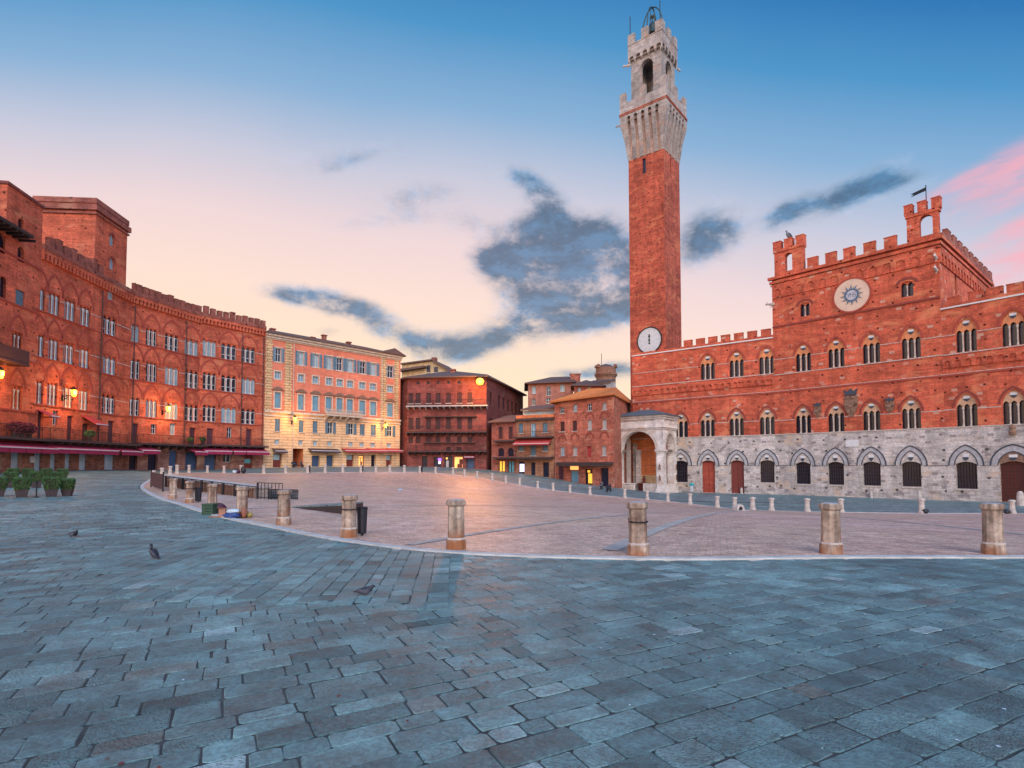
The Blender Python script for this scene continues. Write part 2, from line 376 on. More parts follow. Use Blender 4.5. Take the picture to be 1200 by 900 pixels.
M['marble'] = masonry('marble', (.72, .64, .58), (.60, .53, .48), (.45, .38, .33), bw=1.2, bh=.6, msize=.012, stain=.2, contrast=.5, patch=(.55, .38, .28), darkstain=.45)
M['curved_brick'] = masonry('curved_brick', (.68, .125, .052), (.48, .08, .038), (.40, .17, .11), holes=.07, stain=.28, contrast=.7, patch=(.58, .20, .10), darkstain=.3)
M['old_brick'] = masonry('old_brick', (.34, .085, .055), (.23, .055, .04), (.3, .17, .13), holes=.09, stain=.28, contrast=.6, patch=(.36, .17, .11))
M['dark_brick'] = masonry('dark_brick', (.27, .06, .045), (.17, .037, .032), (.2, .11, .09), holes=.07, stain=.28, contrast=.55, patch=(.26, .11, .08), darkstain=.4)
M['pink_brick'] = masonry('pink_brick', (.52, .135, .075), (.38, .09, .052), (.45, .27, .2), holes=.07, stain=.3, contrast=.6, patch=(.5, .27, .17), darkstain=.35)
M['tan_brick'] = masonry('tan_brick', (.38, .17, .09), (.27, .105, .06), (.34, .22, .15), stain=.28, contrast=.6, patch=(.36, .13, .08), darkstain=.3)
M['shop_stone'] = masonry('shop_stone', (.34, .15, .1), (.22, .085, .06), (.26, .17, .13), bw=.5, bh=.24, msize=.02, stain=.3, contrast=.8, patch=(.42, .28, .2))
M['salmon'] = masonry('salmon_plaster', (.70, .215, .125), (.65, .195, .11), (.67, .2, .115), stain=.12, contrast=.2, bump=.15, darkstain=.2)
M['rusticated'] = masonry('rusticated_plaster', (.82, .52, .28), (.74, .46, .24), (.42, .23, .12), bw=2.6, bh=.42, msize=.04, stain=.13, contrast=1.0, bump=.5, darkstain=.3)
M['quoin'] = masonry('quoin_stone', (.72, .50, .26), (.62, .40, .2), (.28, .14, .08), bw=1.7, bh=.40, msize=.05, stain=.15, contrast=1.0, bump=.5)
M['cream_plaster'] = masonry('cream_plaster', (.56, .38, .2), (.52, .35, .19), (.52, .35, .19), stain=.2, contrast=.2, bump=.15, darkstain=.3)
M['pink_plaster'] = masonry('pink_plaster', (.42, .17, .12), (.38, .15, .1), (.4, .2, .15), stain=.2, contrast=.4, bump=.15, darkstain=.3)
M['white_plaster'] = masonry('white_plaster', (.52, .48, .46), (.48, .44, .42), (.48, .44, .42), stain=.18, contrast=.2, bump=.1, darkstain=.25)
M['orange_plaster'] = masonry('orange_plaster', (.58, .17, .06), (.54, .15, .055), (.55, .2, .08), stain=.2, contrast=.3, bump=.15)
M['red_plaster'] = masonry('red_plaster', (.36, .07, .04), (.33, .06, .035), (.3, .06, .04), stain=.2, contrast=.3, bump=.15)
M['stone_trim'] = plain('stone_trim', (.55, .44, .33), .8, var=.35, scale=3)
M['pale_stone'] = plain('pale_stone', (.47, .39, .33), .8, var=.4, scale=4)
M['tympanum'] = plain('tympanum_plaster', (.54, .31, .18), .85, var=.25, scale=2.5)
M['orange_tympanum'] = plain('orange_tympanum', (.60, .22, .09), .85, var=.3, scale=2.5)
M['grey_band'] = plain('grey_stone_band', (.37, .34, .33), .8, var=.35, scale=4)
M['black_stone'] = plain('dark_stone_line', (.045, .05, .065), .7, var=.3)
M['white_stone'] = plain('white_stone', (.62, .58, .54), .7, var=.15)
M['arch_brick'] = plain('arch_brick', (.34, .06, .035), .85, var=.25, scale=5)
M['dark_arch'] = plain('dark_arch_brick', (.23, .045, .03), .85, var=.25, scale=5)
M['roof_tile'] = plain('roof_tile', (.13, .075, .06), .9, var=.45, scale=9, bump=.6)
M['orange_tile'] = plain('orange_roof_tile', (.50, .16, .045), .9, var=.55, scale=7, bump=.6)
M['slate'] = plain('lead_roof', (.085, .11, .12), .7, var=.3, scale=3)
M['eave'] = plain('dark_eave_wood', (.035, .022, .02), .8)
M['iron'] = plain('dark_iron', (.02, .02, .024), .5, .6, bump=0)
M['green_iron'] = plain('rusty_iron', (.05, .03, .028), .6, .3)
M['glass'] = plain('window_glass', (.016, .02, .03), .12, var=.4, scale=1.2, bump=.03, spec=.6)
M['dark_glass'] = plain('dark_window', (.012, .015, .032), .25, var=.5, scale=1, bump=0, spec=.4)
M['white_frame'] = plain('white_painted_wood', (.46, .49, .48), .6, var=.15, bump=0)
M['blind'] = plain('pale_blind', (.29, .39, .41), .7, var=.25, scale=1.0, bump=0)
M['blue_shutter'] = plain('blue_grey_shutter', (.11, .19, .24), .65, var=.25, scale=3)
M['teal_blind'] = plain('pale_blue_blind', (.15, .31, .39), .6, var=.22, scale=1.2, bump=0)
M['dark_shutter'] = plain('dark_brown_shutter', (.07, .025, .024), .7, var=.3)
M['plum_door'] = plain('plum_painted_door', (.09, .03, .04), .65, var=.25)
M['brown_door'] = plain('brown_wood_door', (.16, .028, .018), .6, var=.3)
M['roller'] = plain('blue_roller_shutter', (.36, .52, .60), .5, var=.18, scale=2)
M['navy_roller'] = plain('navy_roller_shutter', (.045, .085, .16), .5, var=.18, scale=2)
M['awning'] = plain('maroon_awning', (.30, .018, .06), .8, var=.2, scale=2)
M['red_awning'] = plain('red_awning', (.42, .045, .04), .8, var=.2, scale=2)
M['awning_edge'] = plain('pale_awning_edge', (.6, .5, .5), .8, var=.1)
M['terrace'] = plain('dark_terrace_slab', (.06, .038, .035), .8, var=.3)
M['clock'] = plain('clock_face', (.50, .50, .48), .6, var=.1, scale=1.5)
M['clock_mark'] = plain('clock_marks', (.40, .42, .42), .6)
M['sun_disc'] = plain('sun_disc_plaster', (.62, .43, .31), .7, var=.1, scale=1.5)
M['sun_blue'] = plain('sun_disc_blue', (.06, .12, .18), .6, var=.3)
M['sun_pale'] = plain('sun_disc_pale', (.45, .42, .44), .6, var=.3)
M['bronze'] = plain('bronze', (.045, .06, .05), .5, .5)
M['crest'] = plain('weathered_crest', (.22, .12, .075), .8, var=.6, scale=6, bump=.5)
M['bollard_stone'] = None
M['bin'] = plain('black_bin', (.012, .012, .018), .5)
M['kerb'] = plain('pale_kerb_stone', (.47, .45, .41), .75, var=.3, scale=2.5)
M['rib'] = plain('grey_rib_stone', (.37, .32, .27), .7, var=.35, scale=2)
M['lamp_glass'] = emit('lamp_glass', (1.0, .38, .04), 3.2)
M['flood_glass'] = emit('flood_lamp_glass', (1.0, .42, .05), 2.6)
M['lit_window'] = emit('lit_shop_window', (1.0, .48, .13), 1.15)
M['lit_yellow'] = emit('lit_yellow_window', (1.0, .50, .06), .95)
M['lit_white'] = emit('lit_white_window', (.8, .75, 1.0), 1.3)
M['lit_purple'] = emit('purple_sign_light', (.35, .12, 1.0), 1.6)
M['teal_display'] = plain('teal_display', (.12, .38, .42), .4, var=.4, scale=3)
M['skin'] = plain('skin', (.5, .28, .2), .6, var=.1)

def bollard_material():
    m, nt, p = new_mat('weathered_bollard_stone')
    tc = node(nt, 'ShaderNodeTexCoord')
    oi = node(nt, 'ShaderNodeObjectInfo')
    ofs = node(nt, 'ShaderNodeVectorMath', operation='ADD'); nt.links.new(tc.outputs['Object'], ofs.inputs[0]); nt.links.new(oi.outputs['Location'], ofs.inputs[1])
    n = node(nt, 'ShaderNodeTexNoise', i_Scale=9.0, i_Detail=8.0, i_Roughness=.7); nt.links.new(ofs.outputs[0], n.inputs['Vector'])
    n2 = node(nt, 'ShaderNodeTexNoise', i_Scale=2.2, i_Detail=4.0); nt.links.new(ofs.outputs[0], n2.inputs['Vector'])
    mp = node(nt, 'ShaderNodeMapping'); nt.links.new(ofs.outputs[0], mp.inputs[0]); mp.inputs['Scale'].default_value = (9, 9, .7)
    n3 = node(nt, 'ShaderNodeTexNoise', i_Scale=1.2, i_Detail=5.0); nt.links.new(mp.outputs[0], n3.inputs['Vector'])
    c = ramp(nt, n2.outputs[0], [(.3, (.17, .105, .075)), (.5, (.34, .235, .17)), (.7, (.44, .34, .26))])
    c = mix(nt, 1.0, c, ramp(nt, n3.outputs[0], [(.35, .55), (.6, 1.12)]), 'MULTIPLY')
    c = mix(nt, 1.0, c, ramp(nt, n.outputs[0], [(.3, .55), (.7, 1.35)]), 'MULTIPLY')
    sp = node(nt, 'ShaderNodeSeparateXYZ'); nt.links.new(tc.outputs['Object'], sp.inputs[0])
    rust = ramp(nt, math_(nt, 'ADD', math_(nt, 'MULTIPLY', sp.outputs[2], .5), n2.outputs[0]), [(.42, .75), (.68, 0.0)])
    c = mix(nt, rust, c, (.30, .10, .03))
    top = ramp(nt, sp.outputs[2], [(.985, 0.0), (1.0, .7)])
    c = mix(nt, top, c, (.45, .42, .42))
    nt.links.new(c, p.inputs['Base Color']); p.inputs['Roughness'].default_value = .85; p.inputs['Specular IOR Level'].default_value = .25
    b = node(nt, 'ShaderNodeBump', i_Strength=.6, i_Distance=.03); nt.links.new(n.outputs[0], b.inputs['Height']); nt.links.new(b.outputs[0], p.inputs['Normal'])
    return m
M['bollard_stone'] = bollard_material()
def leaf_material():
    m, nt, p = new_mat('box_leaves')
    oi = node(nt, 'ShaderNodeNewGeometry')
    c = ramp(nt, oi.outputs['Random Per Island'], [(0, (.018, .05, .012)), (.6, (.05, .12, .02)), (1, (.12, .2, .03))])
    nt.links.new(c, p.inputs['Base Color']); p.inputs['Roughness'].default_value = .5
    return m
M['leaf'] = leaf_material()
M['red_leaf'] = plain('red_leaves', (.16, .02, .03), .7, var=.6, scale=8)
M['pot'] = plain('dark_planter', (.045, .03, .03), .7)
def slab_material():
    m, nt, p = new_mat('stone_slabs')
    at_ = node(nt, 'ShaderNodeVertexColor', layer_name='tone')
    geo = node(nt, 'ShaderNodeNewGeometry')
    sp = node(nt, 'ShaderNodeSeparateColor'); nt.links.new(at_.outputs[0], sp.inputs[0])
    def nz(sc, det=6.0, rg=.6):
        n = node(nt, 'ShaderNodeTexNoise', i_Scale=sc, i_Detail=det, i_Roughness=rg); nt.links.new(geo.outputs['Position'], n.inputs['Vector']); return n.outputs[0]
    big, med, fin = nz(.35, 6.0, .65), nz(2.4, 7.0, .68), nz(30, 6.0, .75)
    c = ramp(nt, sp.outputs[0], [(0, (.043, .078, .074)), (.45, (.110, .188, .178)), (.8, (.165, .268, .25)), (1, (.25, .32, .305))])
    c = mix(nt, math_(nt, 'MULTIPLY', sp.outputs[1], .55), c, (.19, .15, .115))       # some slabs are browner
    c = mix(nt, 1.0, c, ramp(nt, big, [(.3, .6), (.7, 1.35)]), 'MULTIPLY')
    c = mix(nt, 1.0, c, ramp(nt, med, [(.27, .5), (.73, 1.45)]), 'MULTIPLY')
    c = mix(nt, 1.0, c, ramp(nt, fin, [(.3, .55), (.7, 1.5)]), 'MULTIPLY')
    blot = nz(1.1, 5.0, .7)
    c = mix(nt, ramp(nt, blot, [(.62, 0.0), (.72, .55)]), c, (.04, .045, .05))
    nt.links.new(c, p.inputs['Base Color'])
    nt.links.new(ramp(nt, med, [(.3, .42), (.7, .66)]), p.inputs['Roughness']); p.inputs['Specular IOR Level'].default_value = .45
    pit = node(nt, 'ShaderNodeTexVoronoi', feature='F1', i_Scale=42.0); nt.links.new(geo.outputs['Position'], pit.inputs['Vector'])
    h = math_(nt, 'ADD', math_(nt, 'MULTIPLY', fin, .9), math_(nt, 'MULTIPLY', math_(nt, 'MINIMUM', pit.outputs['Distance'], .45), math_(nt, 'MULTIPLY', sp.outputs[2], 2.4)))
    h = math_(nt, 'ADD', h, math_(nt, 'MULTIPLY', med, 2.2))
    b = node(nt, 'ShaderNodeBump', i_Strength=.9, i_Distance=.016); nt.links.new(h, b.inputs['Height']); nt.links.new(b.outputs[0], p.inputs['Normal'])
    return m
M['slab'] = slab_material()
def street_material():
    m, nt, p = new_mat('street_paving')
    geo = node(nt, 'ShaderNodeNewGeometry')
    mp = node(nt, 'ShaderNodeMapping'); nt.links.new(geo.outputs['Position'], mp.inputs[0]); mp.inputs['Rotation'].default_value = (0, 0, R(-28))
    br = node(nt, 'ShaderNodeTexBrick', i_Scale=1.0); nt.links.new(mp.outputs[0], br.inputs['Vector'])
    br.inputs['Brick Width'].default_value = .8; br.inputs['Row Height'].default_value = .42; br.inputs['Mortar Size'].default_value = .018
    br.inputs['Color1'].default_value = (.085, .145, .142, 1); br.inputs['Color2'].default_value = (.155, .24, .232, 1); br.inputs['Mortar'].default_value = (.03, .035, .04, 1)
    def nz(sc, det=6.0):
        n = node(nt, 'ShaderNodeTexNoise', i_Scale=sc, i_Detail=det, i_Roughness=.65); nt.links.new(geo.outputs['Position'], n.inputs['Vector']); return n.outputs[0]
    c = mix(nt, 1.0, br.outputs[0], ramp(nt, nz(.25), [(.3, .7), (.7, 1.3)]), 'MULTIPLY')
    c = mix(nt, 1.0, c, ramp(nt, nz(3), [(.3, .65), (.7, 1.35)]), 'MULTIPLY')
    nt.links.new(c, p.inputs['Base Color']); p.inputs['Roughness'].default_value = .52; p.inputs['Specular IOR Level'].default_value = .45
    b = node(nt, 'ShaderNodeBump', i_Strength=.4, i_Distance=.02); nt.links.new(nz(8), b.inputs['Height']); nt.links.new(b.outputs[0], p.inputs['Normal'])
    return m
M['street'] = street_material()
M['mortar'] = plain('joint_dirt', (.045, .042, .038), .9, var=.7, scale=4)
def shell_material():
    m, nt, p = new_mat('herringbone_brick_paving')
    geo = node(nt, 'ShaderNodeNewGeometry')
    def brick(rot):
        mp = node(nt, 'ShaderNodeMapping'); nt.links.new(geo.outputs['Position'], mp.inputs[0]); mp.inputs['Rotation'].default_value = (0, 0, R(rot))
        br = node(nt, 'ShaderNodeTexBrick', i_Scale=1.0); nt.links.new(mp.outputs[0], br.inputs['Vector'])
        br.inputs['Brick Width'].default_value = .28; br.inputs['Row Height'].default_value = .085; br.inputs['Mortar Size'].default_value = .012
        br.inputs['Color1'].default_value = (.43, .225, .155, 1); br.inputs['Color2'].default_value = (.68, .43, .305, 1); br.inputs['Mortar'].default_value = (.30, .22, .19, 1)
        return br
    b1 = brick(20)
    def nz(sc, det=6.0, rg=.65, dist=0.0):
        n = node(nt, 'ShaderNodeTexNoise', i_Scale=sc, i_Detail=det, i_Roughness=rg, i_Distortion=dist); nt.links.new(geo.outputs['Position'], n.inputs['Vector']); return n.outputs[0]
    c = b1.outputs[0]
    c = mix(nt, ramp(nt, nz(.07, 4.0), [(.45, 0.0), (.66, .6)]), c, (.52, .37, .23))       # tan and mossy zones
    c = mix(nt, ramp(nt, nz(.11, 5.0, .7, .5), [(.5, 0.0), (.66, .55)]), c, (.60, .43, .37))
    c = mix(nt, ramp(nt, nz(.5, 6.0, .7), [(.6, 0.0), (.75, .35)]), c, (.20, .21, .13))
    c = mix(nt, 1.0, c, ramp(nt, nz(1.1), [(.3, .72), (.7, 1.28)]), 'MULTIPLY')
    c = mix(nt, 1.0, c, ramp(nt, nz(6), [(.3, .68), (.7, 1.34)]), 'MULTIPLY')
    c = mix(nt, 1.0, c, ramp(nt, nz(26, 3.0), [(.35, .6), (.65, 1.4)]), 'MULTIPLY')
    nt.links.new(c, p.inputs['Base Color']); p.inputs['Roughness'].default_value = .5; p.inputs['Specular IOR Level'].default_value = .35
    h = math_(nt, 'ADD', math_(nt, 'MULTIPLY', b1.outputs['Fac'], -.6), nz(14))
    b = node(nt, 'ShaderNodeBump', i_Strength=.7, i_Distance=.03); nt.links.new(h, b.inputs['Height']); nt.links.new(b.outputs[0], p.inputs['Normal'])
    return m
M['shell'] = shell_material()
# ------------------------------------------------------------------ terrain: the shell-shaped square
CTRL = [(0, 0, 0), (0, -20, 0), (-12, -5, .02), (14, -5, 0), (30, 0, 0), (-30, 10, .15), (6, 5, 0), (-6, 5, 0), (60, 10, -.1), (-70, 0, .3), (0, -70, 0), (60, -40, 0)]
for px, py, d in [(334, 615, 16.6), (410, 629, 13.8), (535, 643, 11.84), (747, 650, 11.05), (971, 648, 11.27), (1160, 647, 11.38),
                  (204, 584, 28), (224, 589.5, 25.4), (250, 597, 22), (285, 606, 19), (177, 572, 37), (170, 565, 45),
                  (85, 551, 56), (150, 550, 64), (300, 548, 82), (468, 547, 100), (520, 547, 100), (590, 552.5, 96.5), (650, 560, 92), (720, 568, 82),
                  (722, 575.5, 88), (771, 579, 83.2), (830, 577, 84), (941, 580, 75.5), (1020, 583, 69.5), (1108, 587, 63.5), (1189, 588.5, 58.5),
                  (0, 553.5, 47), (25, 582, 27), (309.5, 554.7, 67), (402, 553.7, 71), (492, 553.5, 78), (559, 560.5, 78), (630, 572.7, 71), (691, 580.7, 67), (758, 585, 63),
                  (808, 591, 58), (860, 597.5, 51.5), (903, 599, 48), (984, 599.5, 44), (1078, 601.6, 43.5), (1183, 602.4, 43.5), (243.5, 556, 68)]:
    p = at(px, py, d); CTRL.append((p.x, p.y, p.z))
CTRL += [(-60, 120, 2), (0, 150, 2), (60, 120, -1), (90, 60, -2), (-80, 60, 1), (80, 90, -2)]
_C = np.array(CTRL, float)
def _tps(r): return np.where(r > 1e-9, r*r*np.log(r+1e-12), 0.0)
_D = np.hypot(_C[:, None, 0]-_C[None, :, 0], _C[:, None, 1]-_C[None, :, 1])
_n = len(_C); _A = np.zeros((_n+3, _n+3)); _A[:_n, :_n] = _tps(_D)+np.eye(_n)*60.0
_A[:_n, _n] = 1; _A[:_n, _n+1:] = _C[:, :2]; _A[_n:, :_n] = _A[:_n, _n:].T
_W = np.linalg.solve(_A, np.concatenate([_C[:, 2], [0, 0, 0]]))
def hz(x, y):
    k = 1.0; r = math.hypot(x-5, y-45)
    if r > 120: k = 120/r; x, y = 5+(x-5)*k, 45+(y-45)*k
    d = np.hypot(_C[:, 0]-x, _C[:, 1]-y)
    return float(_tps(d)@_W[:_n]+_W[_n]+_W[_n+1]*x+_W[_n+2]*y)
def rim_depth(px):
    T = [(309, 67), (381, 70), (440, 74), (492, 78), (531, 80), (559, 78), (592, 75), (630, 71), (667, 68.5), (691, 67), (731, 64.5), (758, 63), (782, 61), (808, 58),
         (839, 54), (860, 51.5), (881, 49.5), (903, 48), (944, 45.5), (984, 44), (1078, 43.5), (1190, 43.5)]
    return float(np.interp(px, [a for a, b in T], [b for a, b in T]))
NEAR_B = [(204, 28), (224, 25.4), (250, 22), (285, 19), (334, 16.6), (410, 13.8), (535, 11.84), (747, 11.05), (971, 11.27), (1160, 11.38)]
LEFT_B = [(180, 45), (190.5, 51), (200, 56), (208, 60), (222, 65), (243.5, 68), (263, 68)]
FAR_PX = [283, 309.5, 335, 360.7, 381.3, 402, 423, 440.7, 457, 474, 492, 510.5, 531, 544.5, 559, 577, 592.7, 609, 630, 648, 667.7, 691, 731.7, 758, 782]
PAL_PX = [808, 839.6, 860, 881, 903, 944.5, 984, 1078, 1183.7]
CEN = Vector((5, 38))
rim_ctrl = [xy(px, d) for px, d in NEAR_B]
rim_ctrl += [Vector(p) for p in ((13.6, 11.7), (19, 13), (26, 16), (34, 22), (40, 30), (42, 37))]
rim_ctrl += [xy(px, rim_depth(px)) for px in (1183, 1078, 984, 903, 860, 808, 758, 691, 630, 559, 510, 440, 381, 309)]
rim_ctrl += [xy(px, d) for px, d in reversed(LEFT_B)]+[xy(177, 37)]
NS = 6
rim = []
_k = len(rim_ctrl)
for i in range(_k):
    p0, p1, p2, p3 = (rim_ctrl[(i+j) % _k] for j in (-1, 0, 1, 2))
    for s in range(NS):
        t_ = s/NS
        q = .5*((2*p1)+(p2-p0)*t_+(2*p0-5*p1+4*p2-p3)*t_*t_+(3*p1-p0-3*p2+p3)*t_**3)
        v = q-CEN; rim.append(CEN+v*(1+.38/v.length))
NR = len(rim)
RIMA = np.array([(p.x, p.y) for p in rim])
def rim_scale(x, y):
    # >1 outside the rim (distance factor along the ray from the centre)
    v = np.array((x-CEN.x, y-CEN.y)); a = math.atan2(v[1], v[0])
    A = RIM_ANG; i = int(np.searchsorted(A, a)) % NR; j = (i-1) % NR
    p, q = RIM_S[j], RIM_S[i]
    den = v[0]*(q[1]-p[1])-v[1]*(q[0]-p[0])
    c = np.array((CEN.x, CEN.y)); tt = ((p[0]-c[0])*(q[1]-p[1])-(p[1]-c[1])*(q[0]-p[0]))/den
    return 1/tt, p, q
_ang = np.arctan2(RIMA[:, 1]-CEN.y, RIMA[:, 0]-CEN.x); _o = np.argsort(_ang); RIM_ANG = _ang[_o]; RIM_S = RIMA[_o]
# order check keeps the ring star-shaped
rim = [Vector(p) for p in RIM_S]
def ring_mesh(scales, zoff, inner=False):
    mb = MB(); vs = []
    for s in scales:
        for p in rim:
            v = p-CEN
            q = CEN+v*s if not isinstance(s, tuple) else CEN+v*(1+s[1]/v.length)*s[0]
            vs.append((q.x, q.y, hz(q.x, q.y)+zoff))
    fs = [(i*NR+k, i*NR+(k+1) % NR, (i+1)*NR+(k+1) % NR, (i+1)*NR+k) for i in range(len(scales)-1) for k in range(NR)]
    mb.add(vs, fs); return mb
shell_mb = ring_mesh([.002]+[i/36 for i in range(1, 37)], 0.0)
structure(obj('piazza_shell', shell_mb, M['shell'], smooth=True))
out_s = [1.0, 1.015, 1.03, 1.06, 1.1, 1.15, 1.2, 1.26, 1.32, 1.4, 1.5, 1.6, 1.75, 1.9, 2.1, 2.3, 2.6, 3, 3.6, 5, 8, 15, 30, 60]
ground_mb = ring_mesh(out_s, -.012)
ground_mb.v = [(x, y, z-(.16 if -57 < x < 29 and -3 < y < 61 and abs(x) < .95*y+6 and i >= NR else 0)) for i, (x, y, z) in enumerate(ground_mb.v)]
structure(obj('ground', ground_mb, M['street'], smooth=True))
# pale kerb along the rim
kb = MB(); vs = []
for (o_, dz) in ((0.0, -.05), (0.0, .022), (.27, .03), (.27, -.05)):
    for p in rim:
        v = p-CEN; q = CEN+v*(1+(o_-.02)/v.length); vs.append((q.x, q.y, hz(q.x, q.y)+dz))
kb.add(vs, [(i*NR+k, i*NR+(k+1) % NR, (i+1)*NR+(k+1) % NR, (i+1)*NR+k) for i in range(3) for k in range(NR)])
structure(obj('kerb', kb, M['kerb'], smooth=False))
# ribs of grey stone running down to the drain
DRAIN = xy(868, 50.2)
rb = MB()
for tgt in [xy(697, 10.75), xy(1290, 13.5), xy(1500, 25), xy(480, 12.4), xy(250, 22), xy(200, 56), xy(360, 68.5), xy(520, 79), xy(620, 72)]:
    d_ = (tgt-DRAIN); L = d_.length; d_ /= L; nrm = Vector((-d_.y, d_.x)); pts = []
    n_ = int(L/1.0)
    for i in range(n_+1):
        c_ = DRAIN+d_*(1.0+(L-1.0)*i/n_)
        pts.append([(c_+nrm*w).to_tuple()+(0,) for w in ((-.18, .18) if tgt.x > 0 and tgt.y < 11 else (-.13, .13))])
    for a, b in zip(pts, pts[1:]):
        if rim_scale(b[0][0], b[0][1])[0] > .995: break
        rb.poly([(q[0], q[1], hz(q[0], q[1])+.012) for q in (a[0], b[0], b[1], a[1])])
structure(obj('paving_ribs', rb, M['rib']))
# big stone slabs of the near pavement, one mesh
def clip_poly(poly, px_, py_, nx, ny):
    out = []
    for a, b in zip(poly, poly[1:]+poly[:1]):
        da = (a[0]-px_)*nx+(a[1]-py_)*ny; db = (b[0]-px_)*nx+(b[1]-py_)*ny
        if da >= 0: out.append(a)
        if da*db < 0:
            k = da/(da-db); out.append((a[0]+(b[0]-a[0])*k, a[1]+(b[1]-a[1])*k))
    return out
rs = random.Random(5)
SV, SF, ST = [], [], []
def add_slab(poly, tone, brown, pit, near, lift=0.0):
    cx = sum(p[0] for p in poly)/len(poly); cy = sum(p[1] for p in poly)/len(poly)
    tx, ty = rs.gauss(0, .0035), rs.gauss(0, .0035); dz = rs.gauss(0, .0018)+lift
    if near:    # chamfer the corners and split the edges so they look worn
        p2 = []
        n = len(poly)
        for i in range(n):
            a, b, c = poly[i-1], poly[i], poly[(i+1) % n]
            la = math.dist(a, b); lc = math.dist(b, c)
            ka = min(.25, rs.uniform(.008, .035)/max(la, .01)); kc = min(.25, rs.uniform(.008, .035)/max(lc, .01))
            p2.append((b[0]+(a[0]-b[0])*ka, b[1]+(a[1]-b[1])*ka))
            p2.append((b[0]+(c[0]-b[0])*kc, b[1]+(c[1]-b[1])*kc))
            if lc > .3:
                for f in (.35, .68):
                    j = rs.gauss(0, .0035)
                    nx, ny = -(c[1]-b[1])/lc, (c[0]-b[0])/lc
                    p2.append((b[0]+(c[0]-b[0])*f+nx*j, b[1]+(c[1]-b[1])*f+ny*j))
        poly = p2
    n = len(poly); base = len(SV)
    rings = [(0.0, -.03), (.000, -.006), (.007, .000)] if near else [(0.0, -.02), (.006, 0.0)]
    for ins, z in rings:
        for p in poly:
            dx, dy = cx-p[0], cy-p[1]; l = math.hypot(dx, dy) or 1
            x, y = p[0]+dx/l*ins*1.3, p[1]+dy/l*ins*1.3
            SV.append((x, y, hz_c(x, y)+z+dz+tx*(x-cx)+ty*(y-cy)))
    for r_ in range(len(rings)-1):
        for i in range(n):
            j = (i+1) % n; SF.append((base+r_*n+i, base+r_*n+j, base+(r_+1)*n+j, base+(r_+1)*n+i)); ST.append((tone, brown, pit))
    SF.append(tuple(base+(len(rings)-1)*n+i for i in range(n))); ST.append((tone, brown, pit))
# cached height grid for speed
_gx = np.arange(-75, 30, 1.0); _gy = np.arange(-6, 66, 1.0)
_G = np.array([[hz(x, y) for x in _gx] for y in _gy])
def hz_c(x, y):
    fx = min(max((x+75), 0), len(_gx)-1.001); fy = min(max(y+6, 0), len(_gy)-1.001); i, j = int(fx), int(fy); a, b = fx-i, fy-j
    return float(_G[j, i]*(1-a)*(1-b)+_G[j, i+1]*a*(1-b)+_G[j+1, i]*(1-a)*b+_G[j+1, i+1]*a*b)
ZB = [(-5.6, 7.6), (-.8, 6.9), (-.9, 12), (-8.5, 15.5), (-8.2, 11.5)]      # patch laid square to the kerb
def in_zb(x, y):
    c = False
    for (x1, y1), (x2, y2) in zip(ZB, ZB[1:]+ZB[:1]):
        if (y1 > y) != (y2 > y) and x < (x2-x1)*(y-y1)/(y2-y1)+x1: c = not c
    return c
def lay(theta, inside, ext, bend):
    ct, st = math.cos(theta), math.sin(theta)
    v = ext[2]
    while v < ext[3]:
        rw = rs.choice((.19, .22, .25, .28, .33))
        u = ext[0]+rs.uniform(0, 1)
        while u < ext[1]:
            ln = rs.choice((.20, .25, .3, .35, .41, .48, .6))*rs.uniform(.85, 1.15)
            uc, vc = u+ln/2, v+rw/2
            bx = bend*math.sin(uc*.11+1.0)
            x, y = uc*ct-(vc+bx)*st, uc*st+(vc+bx)*ct
            u2 = u; u += ln
            if y < -4 or y > 62 or abs(x) > .95*y+7 or x < -58 or x > 30: continue
            if inside and not in_zb(x, y): continue
            if not inside and all(in_zb((u2+a_)*ct-(v+b_+bx)*st, (u2+a_)*st+(v+b_+bx)*ct) for a_ in (0, ln) for b_ in (0, rw)): continue
            sc, p, q = rim_scale(x, y)
            if sc < .99: continue
            near = y < 15 and abs(x) < 16
            jg = .0048 if near else .007
            jj = lambda: rs.gauss(0, .0045 if near else .004)
            poly = []
            for (a, b) in ((u2+jg, v+jg), (u2+ln-jg, v+jg), (u2+ln-jg, v+rw-jg), (u2+jg, v+rw-jg)):
                a += jj(); b += jj()+bend*math.sin(a*.11+1.0)
                poly.append((a*ct-b*st, a*st+b*ct))
            if sc < 1.25:
                ex, ey = q[0]-p[0], q[1]-p[1]; L = math.hypot(ex, ey); nx, ny = ey/L, -ex/L
                if (CEN.x-p[0])*nx+(CEN.y-p[1])*ny > 0: nx, ny = -nx, -ny
                poly = clip_poly(poly, p[0]+nx*.262, p[1]+ny*.262, nx, ny)
                if len(poly) < 3: continue
                ar = abs(sum(a[0]*b[1]-b[0]*a[1] for a, b in zip(poly, poly[1:]+poly[:1])))/2
                if ar < .02: continue
            tone = min(1, max(0, rs.gauss(.46, .14)));
            if rs.random() < .018: tone = rs.uniform(.8, 1)
            brown = max(0, rs.gauss(.02, .13))
            if rs.random() < .03: brown = rs.uniform(.3, .8)
            add_slab(poly, tone, min(1, brown), rs.choice((0, .2, .6, 1.0)), near, .009 if inside else 0.0)
        v += rw
lay(R(27), False, (-75, 60, -40, 85), 1.1)
lay(R(96), True, (-6, 26, -2, 16), 0.0)
sm = bpy.data.meshes.new('stone_pavement'); sm.from_pydata(SV, [], SF); sm.materials.append(M['slab'])
ca = sm.color_attributes.new('tone', 'FLOAT_COLOR', 'CORNER')
buf = []
for f, tcol in zip(SF, ST): buf += [tcol[0], tcol[1], tcol[2], 1.0]*len(f)
ca.data.foreach_set('color', buf)
sm.update()
